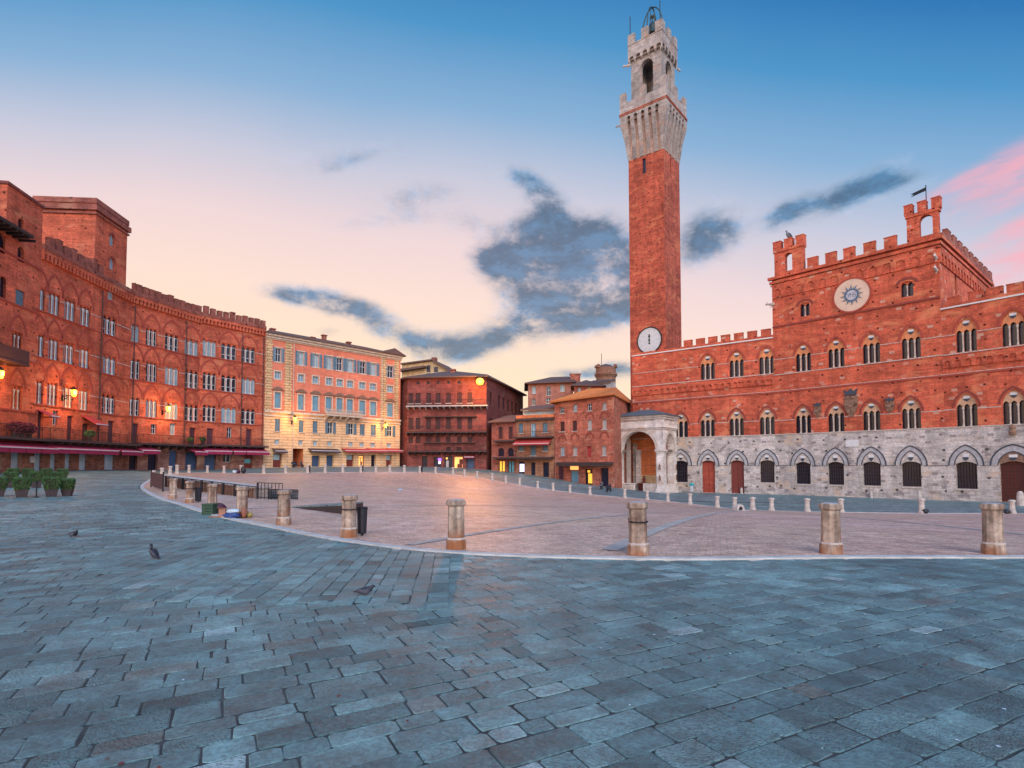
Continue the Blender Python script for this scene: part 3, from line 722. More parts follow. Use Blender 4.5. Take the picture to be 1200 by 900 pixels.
so = bpy.data.objects.new('stone_pavement', sm); COL.objects.link(so); structure(so)
# dark joint bed under the slabs
jb = MB(); gx = [-62+i for i in range(92)]; gy = [-5+i for i in range(69)]
jid = {}
for y in gy:
    for x in gx:
        q = Vector((x, y)); jid[(x, y)] = len(jb.v); jb.v.append((x, y, hz_c(x, y)-.0065))
for y, y2 in zip(gy, gy[1:]):
    for x, x2 in zip(gx, gx[1:]):
        if all(rim_scale(a, b)[0] > 1.0 for a, b in ((x, y), (x2, y), (x2, y2), (x, y2))) and abs(x) < .95*y+9:
            jb.f.append((jid[(x, y)], jid[(x2, y)], jid[(x2, y2)], jid[(x, y2)])); jb.m.append(0)
structure(obj('paving_joints', jb, M['mortar'], smooth=True))
# ------------------------------------------------------------------ shared building pieces
LV = {}
def gz(W, u): p = W.P(u, 0); return hz(p.x, p.y)
def strip_along(o, grow, n=7, base=None):
    # offset outline of an arch: list of points from right foot over the top to left foot
    b = o.zs if base is None else base
    oo = Op(o.u0-grow, o.u1+grow, o.z0, o.z1+grow*(1.15 if o.kind == 'point' else 1.0), o.kind, (o.rise+grow*(1.15 if o.kind == 'point' else 1.0)) if o.kind else 0)
    pts = oo.top(n)
    if base is not None: pts = [(oo.u1, b)]+pts+[(oo.u0, b)]
    return pts
def hood(mb, W, o, g0, g1, o0, o1, mat=0, base=None, n=7):
    mb.wstrip(W, strip_along(o, g0, n, base), strip_along(o, g1, n, base), o0, o1, mat)
def shield(root, W, u, z, w, h, out, mats):
    mb = MB()
    up = [(u-w/2, z+h*.45), (u-w/2, z-h*.02), (u+w/2, z-h*.02), (u+w/2, z+h*.45)]
    lo = [(u-w/2, z-h*.03), (u-w*.36, z-h*.32), (u, z-h*.58), (u+w*.36, z-h*.32), (u+w/2, z-h*.03)]
    mb.wprism(W, up, out, out+.05, 0); mb.wprism(W, lo, out, out+.05, 1)
    return obj('shield', mb, mats, root)
def merlons(root, W, px_list, z0, h, w, th=.45, mat=None, out=.0, py=HOR):
    for px in px_list:
        u = W.u(px, py)
        mb = MB(); mb.wbox(W, u-w/2, u+w/2, z0, z0+h, out-th, out)
        mb.wbox(W, u-w/2-.04, u+w/2+.04, z0+h, z0+h+.09, out-th-.04, out+.04)
        obj('merlon', mb, mat, root)
def merlon_row(root, W, u0, u1, n, z0, h, fill, th=.45, mat=None, out=.0, rs_=None):
    st = (u1-u0)/n
    for i in range(n):
        hh = h if rs_ is None else h*rs_.uniform(.75, 1.1)
        u = u0+(i+.5)*st; w = st*fill
        mb = MB(); mb.wbox(W, u-w/2, u+w/2, z0, z0+hh, out-th, out); mb.wbox(W, u-w/2-.03, u+w/2+.03, z0+hh, z0+hh+.07, out-th-.03, out+.03)
        obj('merlon', mb, mat, root)
def corbels(root, W, u0, u1, z1, h, pitch, proj, mat, kind='round', cap=.25, fill=.62, name='corbel_table'):
    mb = MB(); n = max(1, round((u1-u0)/pitch)); st = (u1-u0)/n
    ops = [Op(u0+(i+.5)*st-st*fill/2, u0+(i+.5)*st+st*fill/2, z1-h, z1-cap, kind, min(st*fill/2, (h-cap)*.8), proj) for i in range(n)]
    wall_face(mb, W, u0, u1, z1-h, z1, ops, proj)
    for i in range(n+1):
        a = max(u0, u0+(i-.5)*st+st*fill/2); b = min(u1, u0+(i+.5)*st-st*fill/2)
        if b > a: mb.poly([W.P(a, z1-h, 0), W.P(b, z1-h, 0), W.P(b, z1-h, proj), W.P(a, z1-h, proj)])
    mb.poly([W.P(u0, z1, proj), W.P(u1, z1, proj), W.P(u1, z1, -.3), W.P(u0, z1, -.3)])
    mb.poly([W.P(u0, z1-h, 0), W.P(u0, z1-h, proj), W.P(u0, z1, proj), W.P(u0, z1, 0)])
    mb.poly([W.P(u1, z1-h, proj), W.P(u1, z1-h, 0), W.P(u1, z1, 0), W.P(u1, z1, proj)])
    return obj(name, mb, mat, root)
def course(root, W, u0, u1, z, h, proj, mat, name='string_course'):
    mb = MB(); mb.wbox(W, u0, u1, z-h/2, z+h/2, -.05, proj); return obj(name, mb, mat, root)
def dotted(root, W, u0, u1, z, h, proj, mat, name='string_course', ops=(), step=.55, seed=1):
    # course of small blocks on a thin ledge; one part per run between openings
    r = random.Random(seed); cuts = sorted((o.u0-.02, o.u1+.02) for o in ops if o.z0 < z < o.z1); runs = []; a = u0
    for c, d in cuts:
        if c > a+.05: runs.append((a, min(c, u1)))
        a = max(a, d)
    if u1 > a+.05: runs.append((a, u1))
    for a, b in runs:
        mb = MB(); mb.wbox(W, a, b, z-h*.36, z+h*.36, -.03, proj*.55); u = a
        while u < b-.03:
            w = min(step*r.uniform(.7, 1.3), b-u); mb.wbox(W, u+.01, u+w*.86, z-h/2*r.uniform(.8, 1.1), z+h/2, -.02, proj); u += w
        obj(name, mb, mat, root)

def trifora(root, W, o, n, plate_mat, glass_mat, shield_mats=None, lz=.62, hood_mat=None, frame=None, blind=None, hood_g=(.10, .32)):
    # one window: pane, plate pierced by small arches, little columns, shield, relieving arch
    g = MB(); pane(g, W, Op(o.u0-.05, o.u1+.05, o.z0, o.z1-.05, o.kind, o.rise), -o.depth*1.35, 0)
    win = obj('window', g, glass_mat, root)
    H = o.z1-o.z0; w = o.u1-o.u0; zl = o.z0+H*lz; gap = w*.06
    lw = (w-gap*(n-1))/n; pl = MB(); lops = []
    for i in range(n):
        a = o.u0+i*(lw+gap); lops.append(Op(a, a+lw, o.z0, zl, 'point', lw*.75, .16))
    wall_face(pl, W, o.u0-.02, o.u1+.02, o.z0, o.z1, lops, -o.depth*.45)
    obj('tympanum' if n > 1 else 'arch_plate', pl, plate_mat, win)
    for i in range(1, n):
        c = MB(); u = o.u0+i*(lw+gap)-gap/2
        p = W.P(u, o.z0, -o.depth*.3); r_ = max(.05, w*.035)
        c.lathe(p, [(r_*1.7, 0), (r_*1.7, .12), (r_, .2), (r_*.9, zl-o.z0-lw*.75-.3), (r_*1.8, zl-o.z0-lw*.75-.08), (r_*1.8, zl-o.z0-lw*.75+.05)], 8)
        obj('column', c, M['pale_stone'] if frame is None else frame, win)
    if blind is not None:
        for l in lops:
            b = MB(); t_ = .055
            za, zb = l.z0, l.zs+.1
            for (a, bb, c_, d_) in ((l.u0, l.u0+t_, za, zb), (l.u1-t_, l.u1, za, zb), (l.u0, l.u1, za, za+t_*1.3), (l.u0, l.u1, za+(zb-za)*.34, za+(zb-za)*.34+t_*1.2), (l.u0, l.u1, zb-t_, zb)):
                b.wbox(W, a, bb, c_, d_, -o.depth*1.25, -o.depth*1.05)
            obj('frame', b, M['white_frame'], win)
    if shield_mats:
        shield(win, W, (o.u0+o.u1)/2, o.z1-H*.155, w*.32, H*.16, -o.depth*.45, shield_mats)
    if hood_mat is not None:
        hb = MB(); hood(hb, W, o, hood_g[0], hood_g[1], 0, .055, base=None); obj('relieving_arch', hb, hood_mat, win)
    return win
def row_ops(W, items, kind, wm=None, rise=None, depth=.3, nm=None):
    # items: (px centre, py top, py bottom, width px); heights evened out over the row
    z1 = [W.z(px, yt) for px, yt, yb, w in items]; z0 = [W.z(px, yb) for px, yt, yb, w in items]
    if nm: print('ROW', nm, ['%.2f' % z for z in z0], ['%.2f' % z for z in z1])
    a0 = sum(z0)/len(z0); a1 = sum(z1)/len(z1); out = []
    for px, yt, yb, w in items:
        uc = W.u(px, (yt+yb)/2); ww = wm if wm else W.u(px+w/2)-W.u(px-w/2)
        out.append(Op(uc-ww/2, uc+ww/2, a0, a1, kind, rise if rise is None else rise*ww, depth))
    return out
BAL = [M['white_stone'], M['black_stone']]

# ------------------------------------------------------------------ town hall with its facade of three bays
WP0 = Wall((19.45, 91.5), (36.1, 78)); WP1 = Wall((36.1, 78), (48.4, 63.5)); WP2 = Wall((48.4, 63.5), (58.8, 49.05))
PZ = hz(36, 77)-.5
pal = thing('town_hall', 'long red brick Gothic town hall with battlements and a pale stone ground storey', 'town hall', (42, 72, PZ))
zs_ = lambda y: WP1.z(941, y)
Zst = zs_(508); Z_st2 = zs_(456.8); Z_sill2 = zs_(434.5)
wl_wing = WP0.z(855, 402.5); wl_r = WP2.z(1150, 354)
print('PAL', PZ, Zst, Z_st2, Z_sill2, 'wingtops', wl_wing, wl_r, 'stone', WP0.z(830, 511), WP2.z(1132, 501), 'st2', WP0.z(830, 466.3), WP2.z(1188, 434.5))
Zc_top = WP1.z(1000, 302); print('center top', WP1.z(909, 327), Zc_top, WP1.z(1106, 272))
UP = {0: [(829, 414.7, 444.7, 17), (862.9, 411, 441, 17), (898.3, 407.3, 438, 18.4)], 1: [(940.9, 402, 434, 18.4), (979.5, 396, 429.8, 19.6), (1020.7, 390.7, 425.3, 20.8), (1067.3, 382.7, 420.8, 22.7)],
      2: [(1132, 372.8, 412.8, 24.5), (1187, 362, 404, 27)]}
LO = {0: [(797.5, 484.5, 512, 17), (829, 482.6, 511, 17), (863, 480, 510.5, 17), (899, 478, 509, 18)], 1: [(941, 477, 507.6, 18.4), (979.5, 473, 507, 19.6), (1021, 470, 505, 20.8), (1067.6, 466.7, 503, 22.7)],
      2: [(1132.7, 460.8, 501, 25), (1188, 456, 499, 27)]}
GR = {0: [(798, 539.5, 573, 15.5), (830, 539, 573.6, 15.5), (864, 539, 574.5, 15.8), (899, 540.6, 565.5, 17)], 1: [(941, 541, 567, 17.3), (979.5, 541, 568, 18.8), (1021.5, 541.3, 568.8, 20.8), (1068, 541, 570.7, 23)],
      2: [(1132.7, 541, 572.8, 25), (1188.7, 540.5, 588, 34)]}
rev = random.Random(3)
WALLS = [WP0, WP1, WP2]; TOPS = [wl_wing, Zc_top, wl_r]
brick = MB(); stone = MB(); ghoods = MB()
for k, W in enumerate(WALLS):
    up = row_ops(W, UP[k], 'point', None, .8, .42, 'up%d' % k); lo = row_ops(W, LO[k], 'point', None, .8, .42, 'lo%d' % k)
    for o in lo: o.z0 = Zst+.04
    gr = row_ops(W, GR[k], 'seg', None, .16, .45, 'gr%d' % k)
    if k == 2: gr[1].z0 = gz(W, gr[1].u0)+.02; gr[1].z1 = W.z(1188.7, 540.5); gr[1].zs = gr[1].z1-gr[1].rise; gr[0].z0, gr[0].z1 = W.z(1132.7, 572.8), W.z(1132.7, 541); gr[0].zs = gr[0].z1-gr[0].rise
    if k == 0:
        for q in (1, 2): gr[q].z0 = gz(W, gr[q].u0)+.05
        gr[3].z0 = W.z(899, 565.5); gr[0].z0 = W.z(798, 565)
    bi = []
    if k == 1:
        bi = [Op(W.u(943, 362)-.62, W.u(943, 362)+.62, W.z(943, 371), W.z(943, 355), 'round', .3, .4), Op(W.u(1062.8, 338)-.62, W.u(1062.8, 338)+.62, W.z(1062.8, 347), W.z(1062.8, 329), 'round', .3, .4)]
        zz0 = (bi[0].z0+bi[1].z0)/2; zz1 = (bi[0].z1+bi[1].z1)/2
        bi = [Op(b.u0, b.u1, zz0, zz1, 'round', .3, .4) for b in bi]
    wall_face(stone, W, 0, W.L, PZ-1.5, Zst, gr)
    wall_face(brick, W, 0, W.L, Zst, TOPS[k]+.0, up+lo+bi)
    for o in up: trifora(pal, W, o, 3, M['orange_tympanum'], M['dark_glass'], BAL, .66, M['arch_brick'])
    for o in lo:
        trifora(pal, W, o, 3, M['tympanum'], M['dark_glass'], BAL, .68, M['dark_arch'], hood_g=(.12, .34))
    for o in bi: trifora(pal, W, o, 2, M['palace_brick'], M['dark_glass'], None, .93, M['dark_arch'], hood_g=(.2, .5))
    for q, o in enumerate(gr):
        c = MB(); portal = (k == 2 and q == 1); door = (k == 0 and q in (1, 2))
        pane(c, W, Op(o.u0-.03, o.u1+.03, o.z0, o.z1, o.kind, o.rise), -o.depth+.02)
        part = obj('door' if (portal or door) else 'window', c, M['brown_door'] if (portal or door) else M['dark_glass'], pal)
        # pointed stone arch: black outline, grey band, shield
        wd = o.u1-o.u0; sp = WP1.z(1000, 545.4)
        ap = sp+(1.15 if not portal else .9)*wd
        big = Op(o.u0-wd*.035, o.u1+wd*.035, sp-1, ap-wd*.28, 'point', ap-wd*.28-sp)
        hb = MB(); hb.wstrip(W, big.top(), strip_along(big, wd*.25), 0.003, .06, 0); hb.wstrip(W, strip_along(big, wd*.25), strip_along(big, wd*.31), 0.003, .10, 1)
        hb.wstrip(W, strip_along(big, -.02), strip_along(big, .07), .062, .075, 1)
        obj('pointed_arch', hb, [M['grey_band'], M['black_stone']], part)
        ty = MB(); zz_ = lambda f: o.z1+.02-o.rise*(abs(f-.5)*2)**2; tp_ = [p for p in strip_along(big, -.02) if p[1] > zz_(min(1, max(0, (p[0]-o.u0)/wd)))+.03]; pts = [(o.u0+wd*f, zz_(f)) for f in (0.03, .15, .3, .5, .7, .85, .97)]+tp_
        ty.wprism(W, pts, .004, .02); obj('tympanum', ty, M['pale_stone'] if not portal else M['crest'], part)
        shield(part, W, (o.u0+o.u1)/2, o.z1+(big.z1-o.z1)*.42, wd*.3, (big.z1-o.z1)*.62, .02, BAL)
        if not (door):
            gb = MB(); n_ = 7 if not portal else 9
            for i in range(1, n_): gb.wbox(W, o.u0+wd*i/n_-.025, o.u0+wd*i/n_+.025, o.z0, o.z1-.1, -o.depth*.72, -o.depth*.64)
            nn_ = 6 if not portal else 12
            for i in range(1, nn_): gb.wbox(W, o.u0, o.u1, o.z0+(o.z1-o.z0)*i/nn_-.02, o.z0+(o.z1-o.z0)*i/nn_+.02, -o.depth*.76, -o.depth*.60)
            obj('grille', gb, M['green_iron'], part)
        else:
            db = MB(); db.wbox(W, o.u0+.05, (o.u0+o.u1)/2-.02, o.z0, o.z1-.35, -o.depth+.04, -o.depth+.12); db.wbox(W, (o.u0+o.u1)/2+.02, o.u1-.05, o.z0, o.z1-.35, -o.depth+.04, -o.depth+.12)
            obj('door_leaf', db, M['brown_door'] if q == 2 else M['red_plaster'], part)
        if not door and not portal:
            sb = MB(); sb.wbox(W, o.u0-.1, o.u1+.1, o.z0-.18, o.z0-.005, -.1, .08); obj('sill', sb, M['pale_stone'], part)
    # horizontal courses
    dotted(pal, W, 0, W.L, Zst+.0, .12, .08, M['pale_stone'], step=1.6, seed=k)
    zsp = sum(o.z0+(o.z1-o.z0)*.53 for o in lo)/len(lo); dotted(pal, W, 0, W.L, zsp, .09, .05, M['pale_stone'], ops=lo, step=.9, seed=10+k)
    dotted(pal, W, 0, W.L, Z_st2, .22, .10, M['arch_brick'], step=3.0, seed=20+k); dotted(pal, W, 0, W.L, Z_st2+.15, .06, .06, M['pale_stone'], step=1.2, seed=25+k)
    zu = sum(o.z0 for o in up)/len(up); dotted(pal, W, 0, W.L, zu-.1, .11, .10, M['pale_stone'], step=.7, seed=30+k)
    zsu = sum(o.z0+(o.z1-o.z0)*.55 for o in up)/len(up); dotted(pal, W, 0, W.L, zsu, .08, .04, M['pale_stone'], ops=up, step=.5, seed=40+k)
    if k != 1: corbels(pal, W, 0.02, W.L-.02, zu-.35, 1.25, .95, .16, M['palace_brick'], 'point', .45, .6)
# stone line at arch springing
for k, W in enumerate(WALLS):
    dotted(pal, W, 0, W.L, WP1.z(1000, 545.6), .06, .04, M['black_stone'], ops=[Op(W.u(px)-1.4*W.L/W.L*(W.u(px+w/2)-W.u(px-w/2))*.6, W.u(px)+(W.u(px+w/2)-W.u(px-w/2))*.6, -9, 9) for px, a, b, w in GR[k]], step=2.5, seed=50+k)
# central block side, roofs
cdir = Vector((.763, .646)); Cb = WP1.b; Ca = WP1.a
SIDE = Wall(Cb, Cb+cdir*26.5)
sops = [Op(SIDE.u(1120, 333)-.45, SIDE.u(1120, 333)+.45, SIDE.z(1120, 345), SIDE.z(1120, 323), 'round', None, .3), Op(SIDE.u(1147, 337)-.5, SIDE.u(1147, 337)+.5, SIDE.z(1147, 342), SIDE.z(1147, 333), 'round', None, .3)]
wall_face(brick, SIDE, 0, SIDE.L, Zst, Zc_top, sops)
for o in sops:
    c = MB(); pane(c, SIDE, o, -.28); obj('window', c, M['dark_glass'], pal)
bk1 = Ca+cdir*26.5
brick.poly([(bk1.x, bk1.y, Zst), (Ca.x, Ca.y, Zst), (Ca.x, Ca.y, Zc_top), (bk1.x, bk1.y, Zc_top)])
brick.poly([(SIDE.b.x, SIDE.b.y, Zst), (bk1.x, bk1.y, Zst), (bk1.x, bk1.y, Zc_top), (SIDE.b.x, SIDE.b.y, Zc_top)])
obj('brick_wall', brick, M['palace_brick'], pal); obj('stone_wall', stone, M['palace_stone'], pal)
rf = MB()
rf.poly([(p.x, p.y, Zc_top-.02) for p in (Ca, Cb, SIDE.b, bk1)])
for W, zt in ((WP0, wl_wing), (WP2, wl_r)):
    q = [W.P(0, zt-.02), W.P(W.L, zt-.02), W.P(W.L, zt-.02, -9), W.P(0, zt-.02, -9)]; rf.poly(q)
    rf.poly([W.P(0, PZ-1, -9), W.P(W.L, PZ-1, -9), W.P(W.L, zt-.02, -9), W.P(0, zt-.02, -9)])
rf.poly([WP0.P(0, PZ-1, 0), WP0.P(0, PZ-1, -9), WP0.P(0, wl_wing, -9), WP0.P(0, wl_wing, 0)])
obj('roof', rf, M['roof_tile'], pal)
# wing battlements
for W, zt, lst in ((WP0, wl_wing, (806, 820.5, 835, 850, 865.5, 881.3, 897.5)), (WP2, wl_r, (1144, 1166, 1190, 1214))):
    course(pal, W, 0, W.L, zt+.02, .16, .16, M['white_stone'], 'cornice')
    w_ = W.u(lst[1]+4.8)-W.u(lst[1]-4.8) if W is WP0 else 1.35
    merlons(pal, W, lst, zt+.1, 1.15, w_, mat=M['palace_brick'], out=.1, py=398 if W is WP0 else 350)
    mb = MB(); mb.wbox(W, 0, W.L, zt+.1, zt+.42, -.35, .08); obj('parapet', mb, M['palace_brick'], pal)
merlons(pal, WP2, (1118,), wl_r+.1, 1.0, 1.2, mat=M['palace_brick'], out=.1, py=355)
# crown of the central block: corbelled cornice, merlons and two bell gables
for W in (WP1, SIDE):
    z = Zc_top
    for dz, h, pr in ((-.18, .36, .42), (-.75, .35, .26), (-1.15, .2, .14)):
        course(pal, W, -pr if W is WP1 else 0, W.L+pr, z+dz, h, pr, M['palace_brick'], 'cornice')
    corbels(pal, W, .1, W.L-.1, z-1.25, 1.7, 1.45, .13, M['palace_brick'], 'round', .5, .62)
merlons(pal, WP1, (953, 974.5, 996, 1020, 1044.5), Zc_top, 1.25, 1.28, mat=M['palace_brick'], out=.38, py=296)
merlon_row(pal, SIDE, 1.5, 26.4, 9, Zc_top, 1.3, .62, mat=M['old_brick'], out=.38)
mb = MB(); mb.wbox(SIDE, .4, 26.5, Zc_top, Zc_top+.5, 0, .36); obj('parapet', mb, M['old_brick'], pal)
course(pal, WP1, 0, WP1.L, (WP1.z(909, 381)+WP1.z(1106, 350))/2, .22, .14, M['dark_arch'])
def bell_gable(pxa, pxb, ytop, opx, oy0, oy1, ow, mer):
    ua, ub = WP1.u(pxa, ytop), WP1.u(pxb, ytop); ua = max(ua, -.1); ub = min(ub, WP1.L+.1); zt = WP1.z((pxa+pxb)/2, ytop)
    o = Op(WP1.u(opx, oy1)-ow/2, WP1.u(opx, oy1)+ow/2, Zc_top+.35, WP1.z(opx, oy1), 'round', None, .8)
    mb = MB(); wall_face(mb, WP1, ua, ub, Zc_top, zt, [o], .36)
    back = Wall(WP1.P(ub, 0, -.44).xy, WP1.P(ua, 0, -.44).xy); Lb = ub-ua
    wall_face(mb, back, 0, Lb, Zc_top, zt, [Op(Lb-(o.u1-ua), Lb-(o.u0-ua), o.z0, o.z1, 'round', None, .0)], 0)
    for u in (ua, ub): mb.poly([WP1.P(u, Zc_top, .36), WP1.P(u, Zc_top, -.44), WP1.P(u, zt, -.44), WP1.P(u, zt, .36)])
    mb.poly([WP1.P(ua, zt, .36), WP1.P(ub, zt, .36), WP1.P(ub, zt, -.44), WP1.P(ua, zt, -.44)])
    mb.wbox(WP1, ua-.12, ub+.12, zt-.25, zt+.12, -.56, .48)
    g = obj('bell_gable', mb, M['palace_brick'], pal)
    for f in mer:
        w = (ub-ua)*.27; u = ua+(ub-ua)*f; m2 = MB(); m2.wbox(WP1, u-w/2, u+w/2, zt+.12, zt+1.25, -.5, .42); m2.wbox(WP1, u-w/2-.04, u+w/2+.04, zt+1.25, zt+1.36, -.54, .46)
        obj('merlon', m2, M['palace_brick'], g)
    return g
bell_gable(908.5, 942, 291.5, 925, 316, 297, 1.0, (.1, .5, .9))
bell_gable(1063, 1107, 249, 1085.5, 277, 252.5, 1.3, (.06, .5, .94))
# sun disc
du, dz_ = WP1.uz(998.5, 346); dr = 2.02
def disc(W, u, z, r, n=36): return [(u+r*math.cos(2*math.pi*k/n), z+r*math.sin(2*math.pi*k/n)) for k in range(n)]
mb = MB(); mb.wprism(WP1, disc(WP1, du, dz_, dr), -.02, .16); sd = obj('sun_disc', mb, M['sun_disc'], pal)
mb = MB(); mb.wstrip(WP1, disc(WP1, du, dz_, dr), disc(WP1, du, dz_, dr+.2), -.02, .2, 0, True); obj('disc_rim', mb, M['arch_brick'], sd)
mb = MB(); mb.wprism(WP1, disc(WP1, du, dz_, .62), .16, .185, 1); mb.wstrip(WP1, disc(WP1, du, dz_, .62), disc(WP1, du, dz_, .78), .16, .21, 0, True)
for k in range(24):
    a = 2*math.pi*k/24; l = 1.32 if k % 2 == 0 else 1.02; w = .09
    q = [(du+.76*math.cos(a-w), dz_+.76*math.sin(a-w)), (du+.76*math.cos(a+w), dz_+.76*math.sin(a+w))]
    if k % 2 == 0: pts = q+[(du+1.0*math.cos(a+.12), dz_+1.0*math.sin(a+.12)), (du+l*math.cos(a), dz_+l*math.sin(a)), (du+.98*math.cos(a-.03), dz_+.98*math.sin(a-.03))]
    else: pts = q+[(du+l*math.cos(a), dz_+l*math.sin(a))]
    mb.wprism(WP1, pts, .16, .2, 0)
# letters Y H S inside the ring
def strokes(segs, cx, s):
    for (x0, y0, x1, y1) in segs:
        a = Vector((x0, y0)); b = Vector((x1, y1)); d = (b-a).normalized(); nrm = Vector((-d.y, d.x))*.055
        mb.wprism(WP1, [(du+cx+s*p.x, dz_+s*p.y) for p in (a-nrm, b-nrm, b+nrm, a+nrm)], .185, .215, 0)
strokes([(-.5, .8, 0, .1), (.5, .8, 0, .1), (0, .1, 0, -.8)], -.34, .34)
strokes([(-.45, -.8, -.45, .8), (.45, -.8, .45, .3), (-.45, .1, .45, .3), (-.65, .55, -.2, .55)], 0, .34)
strokes([(.45, .7, -.4, .7), (-.4, .7, -.4, .05), (-.4, .05, .4, .05), (.4, .05, .4, -.75), (.4, -.75, -.45, -.75)], .34, .34)
obj('sun_emblem', mb, [M['sun_blue'], M['sun_pale']], sd)
# crests on the wall
for px, y0, y1, w, c in ((998, 456, 489, 1.5, 1), (958.7, 472, 490, .85, 0), (1043.3, 466, 484, .95, 0)):
    W = WP1; u = W.u(px, y1); za, zb = W.z(px, y1), W.z(px, y0); h = zb-za; mb = MB()
    mb.wprism(W, [(u-w/2, za+h*.75), (u-w*.48, za+h*.35), (u-w*.2, za+h*.08), (u, za), (u+w*.2, za+h*.08), (u+w*.48, za+h*.35), (u+w/2, za+h*.75)], 0, .18)
    for i in range(7):
        a = i/6*math.pi*2; mb.wprism(W, disc(W, u+w*.36*math.cos(a), za+h*.45+h*.3*math.sin(a), w*.13, 8), .15, .3)
    mb.wprism(W, disc(W, u, za+h*.45, w*.26, 14), .15, .28)
    cr = obj('coat_of_arms', mb, M['crest'], pal)
    mb = MB(); mb.wprism(W, [(u-w*.4, za+h*.78), (u+w*.4, za+h*.78), (u+w*.5, za+h), (u+w*.25, za+h*.9), (u, za+h*1.02), (u-w*.25, za+h*.9), (u-w*.5, za+h)], .02, .3); obj('crown', mb, M['black_stone'], cr)
u, z = WP1.uz(998.5, 519.5); mb = MB(); mb.wbox(WP1, u-.72, u+.72, z-.42, z+.42, 0, .06); obj('plaque', mb, M['white_stone'], pal)
u, z = WP2.uz(1187, 504); mb = MB(); mb.lathe(WP2.P(u, z-.5, .15), [(.28, 0), (.34, .3), (.22, .55), (.27, .75), (.2, 1.0), (.05, 1.1)], 8); obj('carved_lion', mb, M['crest'], pal)
def gargoyle(root, base, d, L=.9, mat=None):
    d = Vector(d).normalized(); b = Vector(base); mb = MB()
    p = [b-d*.1, b+d*L*.4+Vector((0, 0, .05)), b+d*L*.75+Vector((0, 0, .16)), b+d*L*.92+Vector((0, 0, .2)), b+d*L*1.15+Vector((0, 0, .08))]
    mb.loft([(*p[0], .16, .2), (*p[1], .17, .2), (*p[2], .12, .14), (*p[3], .16, .17), (*p[4], .05, .05)], 8)
    mb.tube(p[0]+Vector((0, 0, -.1)), b+d*L*.5+Vector((0, 0, -.35)), .06); mb.tube(p[3]+Vector((0, 0, .1)), p[3]+Vector((0, 0, .32)), .05)
    return obj('gargoyle', mb, mat or M['pale_stone'], root)
gargoyle(pal, WP1.P(.2, WP1.z(909, 356), .05), (*(-WP1.d), 0), 1.0)
gargoyle(pal, WP1.P(WP1.L-.25, WP1.z(1102, 302), .05), (*WP1.n, 0), .8); gargoyle(pal, WP1.P(WP1.L-.25, WP1.z(1104, 316), .05), (*WP1.n, 0), .8)

# ------------------------------------------------------------------ the tall tower
C0 = Vector((24.05, 88.15)); dL = Vector((.776, -.631)); dR = Vector((.631, .776)); TS = 6.15
TL = C0-dL*TS; TR = C0+dR*TS; TB = TL+dR*TS
WTL = Wall(TL, C0); WTR = Wall(C0, TR)
tow = thing('bell_tower', 'very tall slender brick bell tower with a white stone belfry and a round clock', 'tower', (TL.x/2+TR.x/2, TL.y/2+TR.y/2, PZ))
zt0 = WTL.z(737, 189); zt0b = WTL.z(778, 174); print('shaft top', zt0, zt0b, WTR.z(798, 190)); zt0 = (zt0+zt0b)/2
mb = MB()
so_ = [Op(WTL.L*.45-.3, WTL.L*.45+.3, zt0-2.9, zt0-.4, None, 0, .3)]; so2 = [Op(WTR.L*.42-.25, WTR.L*.42+.25, zt0-2.9, zt0-.6, None, 0, .3)]
TW = [WTL, WTR, Wall(TR, TB), Wall(TB, TL)]
for W, o in zip(TW, (so_, so2, [], [])): wall_face(mb, W, 0, W.L, PZ-1, zt0, o)
obj('shaft', mb, M['tower_brick'], tow)
for W, o in ((WTL, so_[0]), (WTR, so2[0])):
    g = MB(); pane(g, W, o, -.28); obj('slit_window', g, M['dark_glass'], tow)
# corbelled head
M['head_stone'] = masonry('head_stone', (.46, .30, .22), (.36, .22, .16), (.36, .22, .16), stain=.3, contrast=.6, darkstain=.4)
OV = 1.0; zf = WTL.z(727, 142); zp = WTL.z(727, 128); zm = WTL.z(727, 114.5)
print('head', zf, zp, zm)
def grown(g): return [Wall((w.a-w.d*g+w.n*g), (w.b+w.d*g+w.n*g)) for w in TW]
G1 = grown(OV)
mb = MB()
for W, V in zip(TW, G1):
    n = 5; st = W.L/n
    for i in range(1, n):      # tapering brackets
        u = i*st; hw = .34; za = zt0; zb = zf-1.3
        def br(z, o): return [W.P(u-hw, z, -.1), W.P(u+hw, z, -.1), W.P(u+hw, z, o), W.P(u-hw, z, o)]
        mb.hexa(br(za, .10), br(za+(zb-za)*.5, OV*.45), 0); mb.hexa(br(za+(zb-za)*.5, OV*.45), br(zb+.02, OV), 0)
    st2 = V.L/n
    o2 = [Op(OV+(i+.5)*st-st/2+.33, OV+(i+.5)*st+st/2-.33, zf-1.3, zf-.38, 'round', None, OV*.8) for i in range(n)]
    wall_face(mb, V, 0, V.L, zf-1.3, zf, o2, 0)
    for o in o2: mb.wstrip(V, o.top(), strip_along(o, .12), 0, .06)
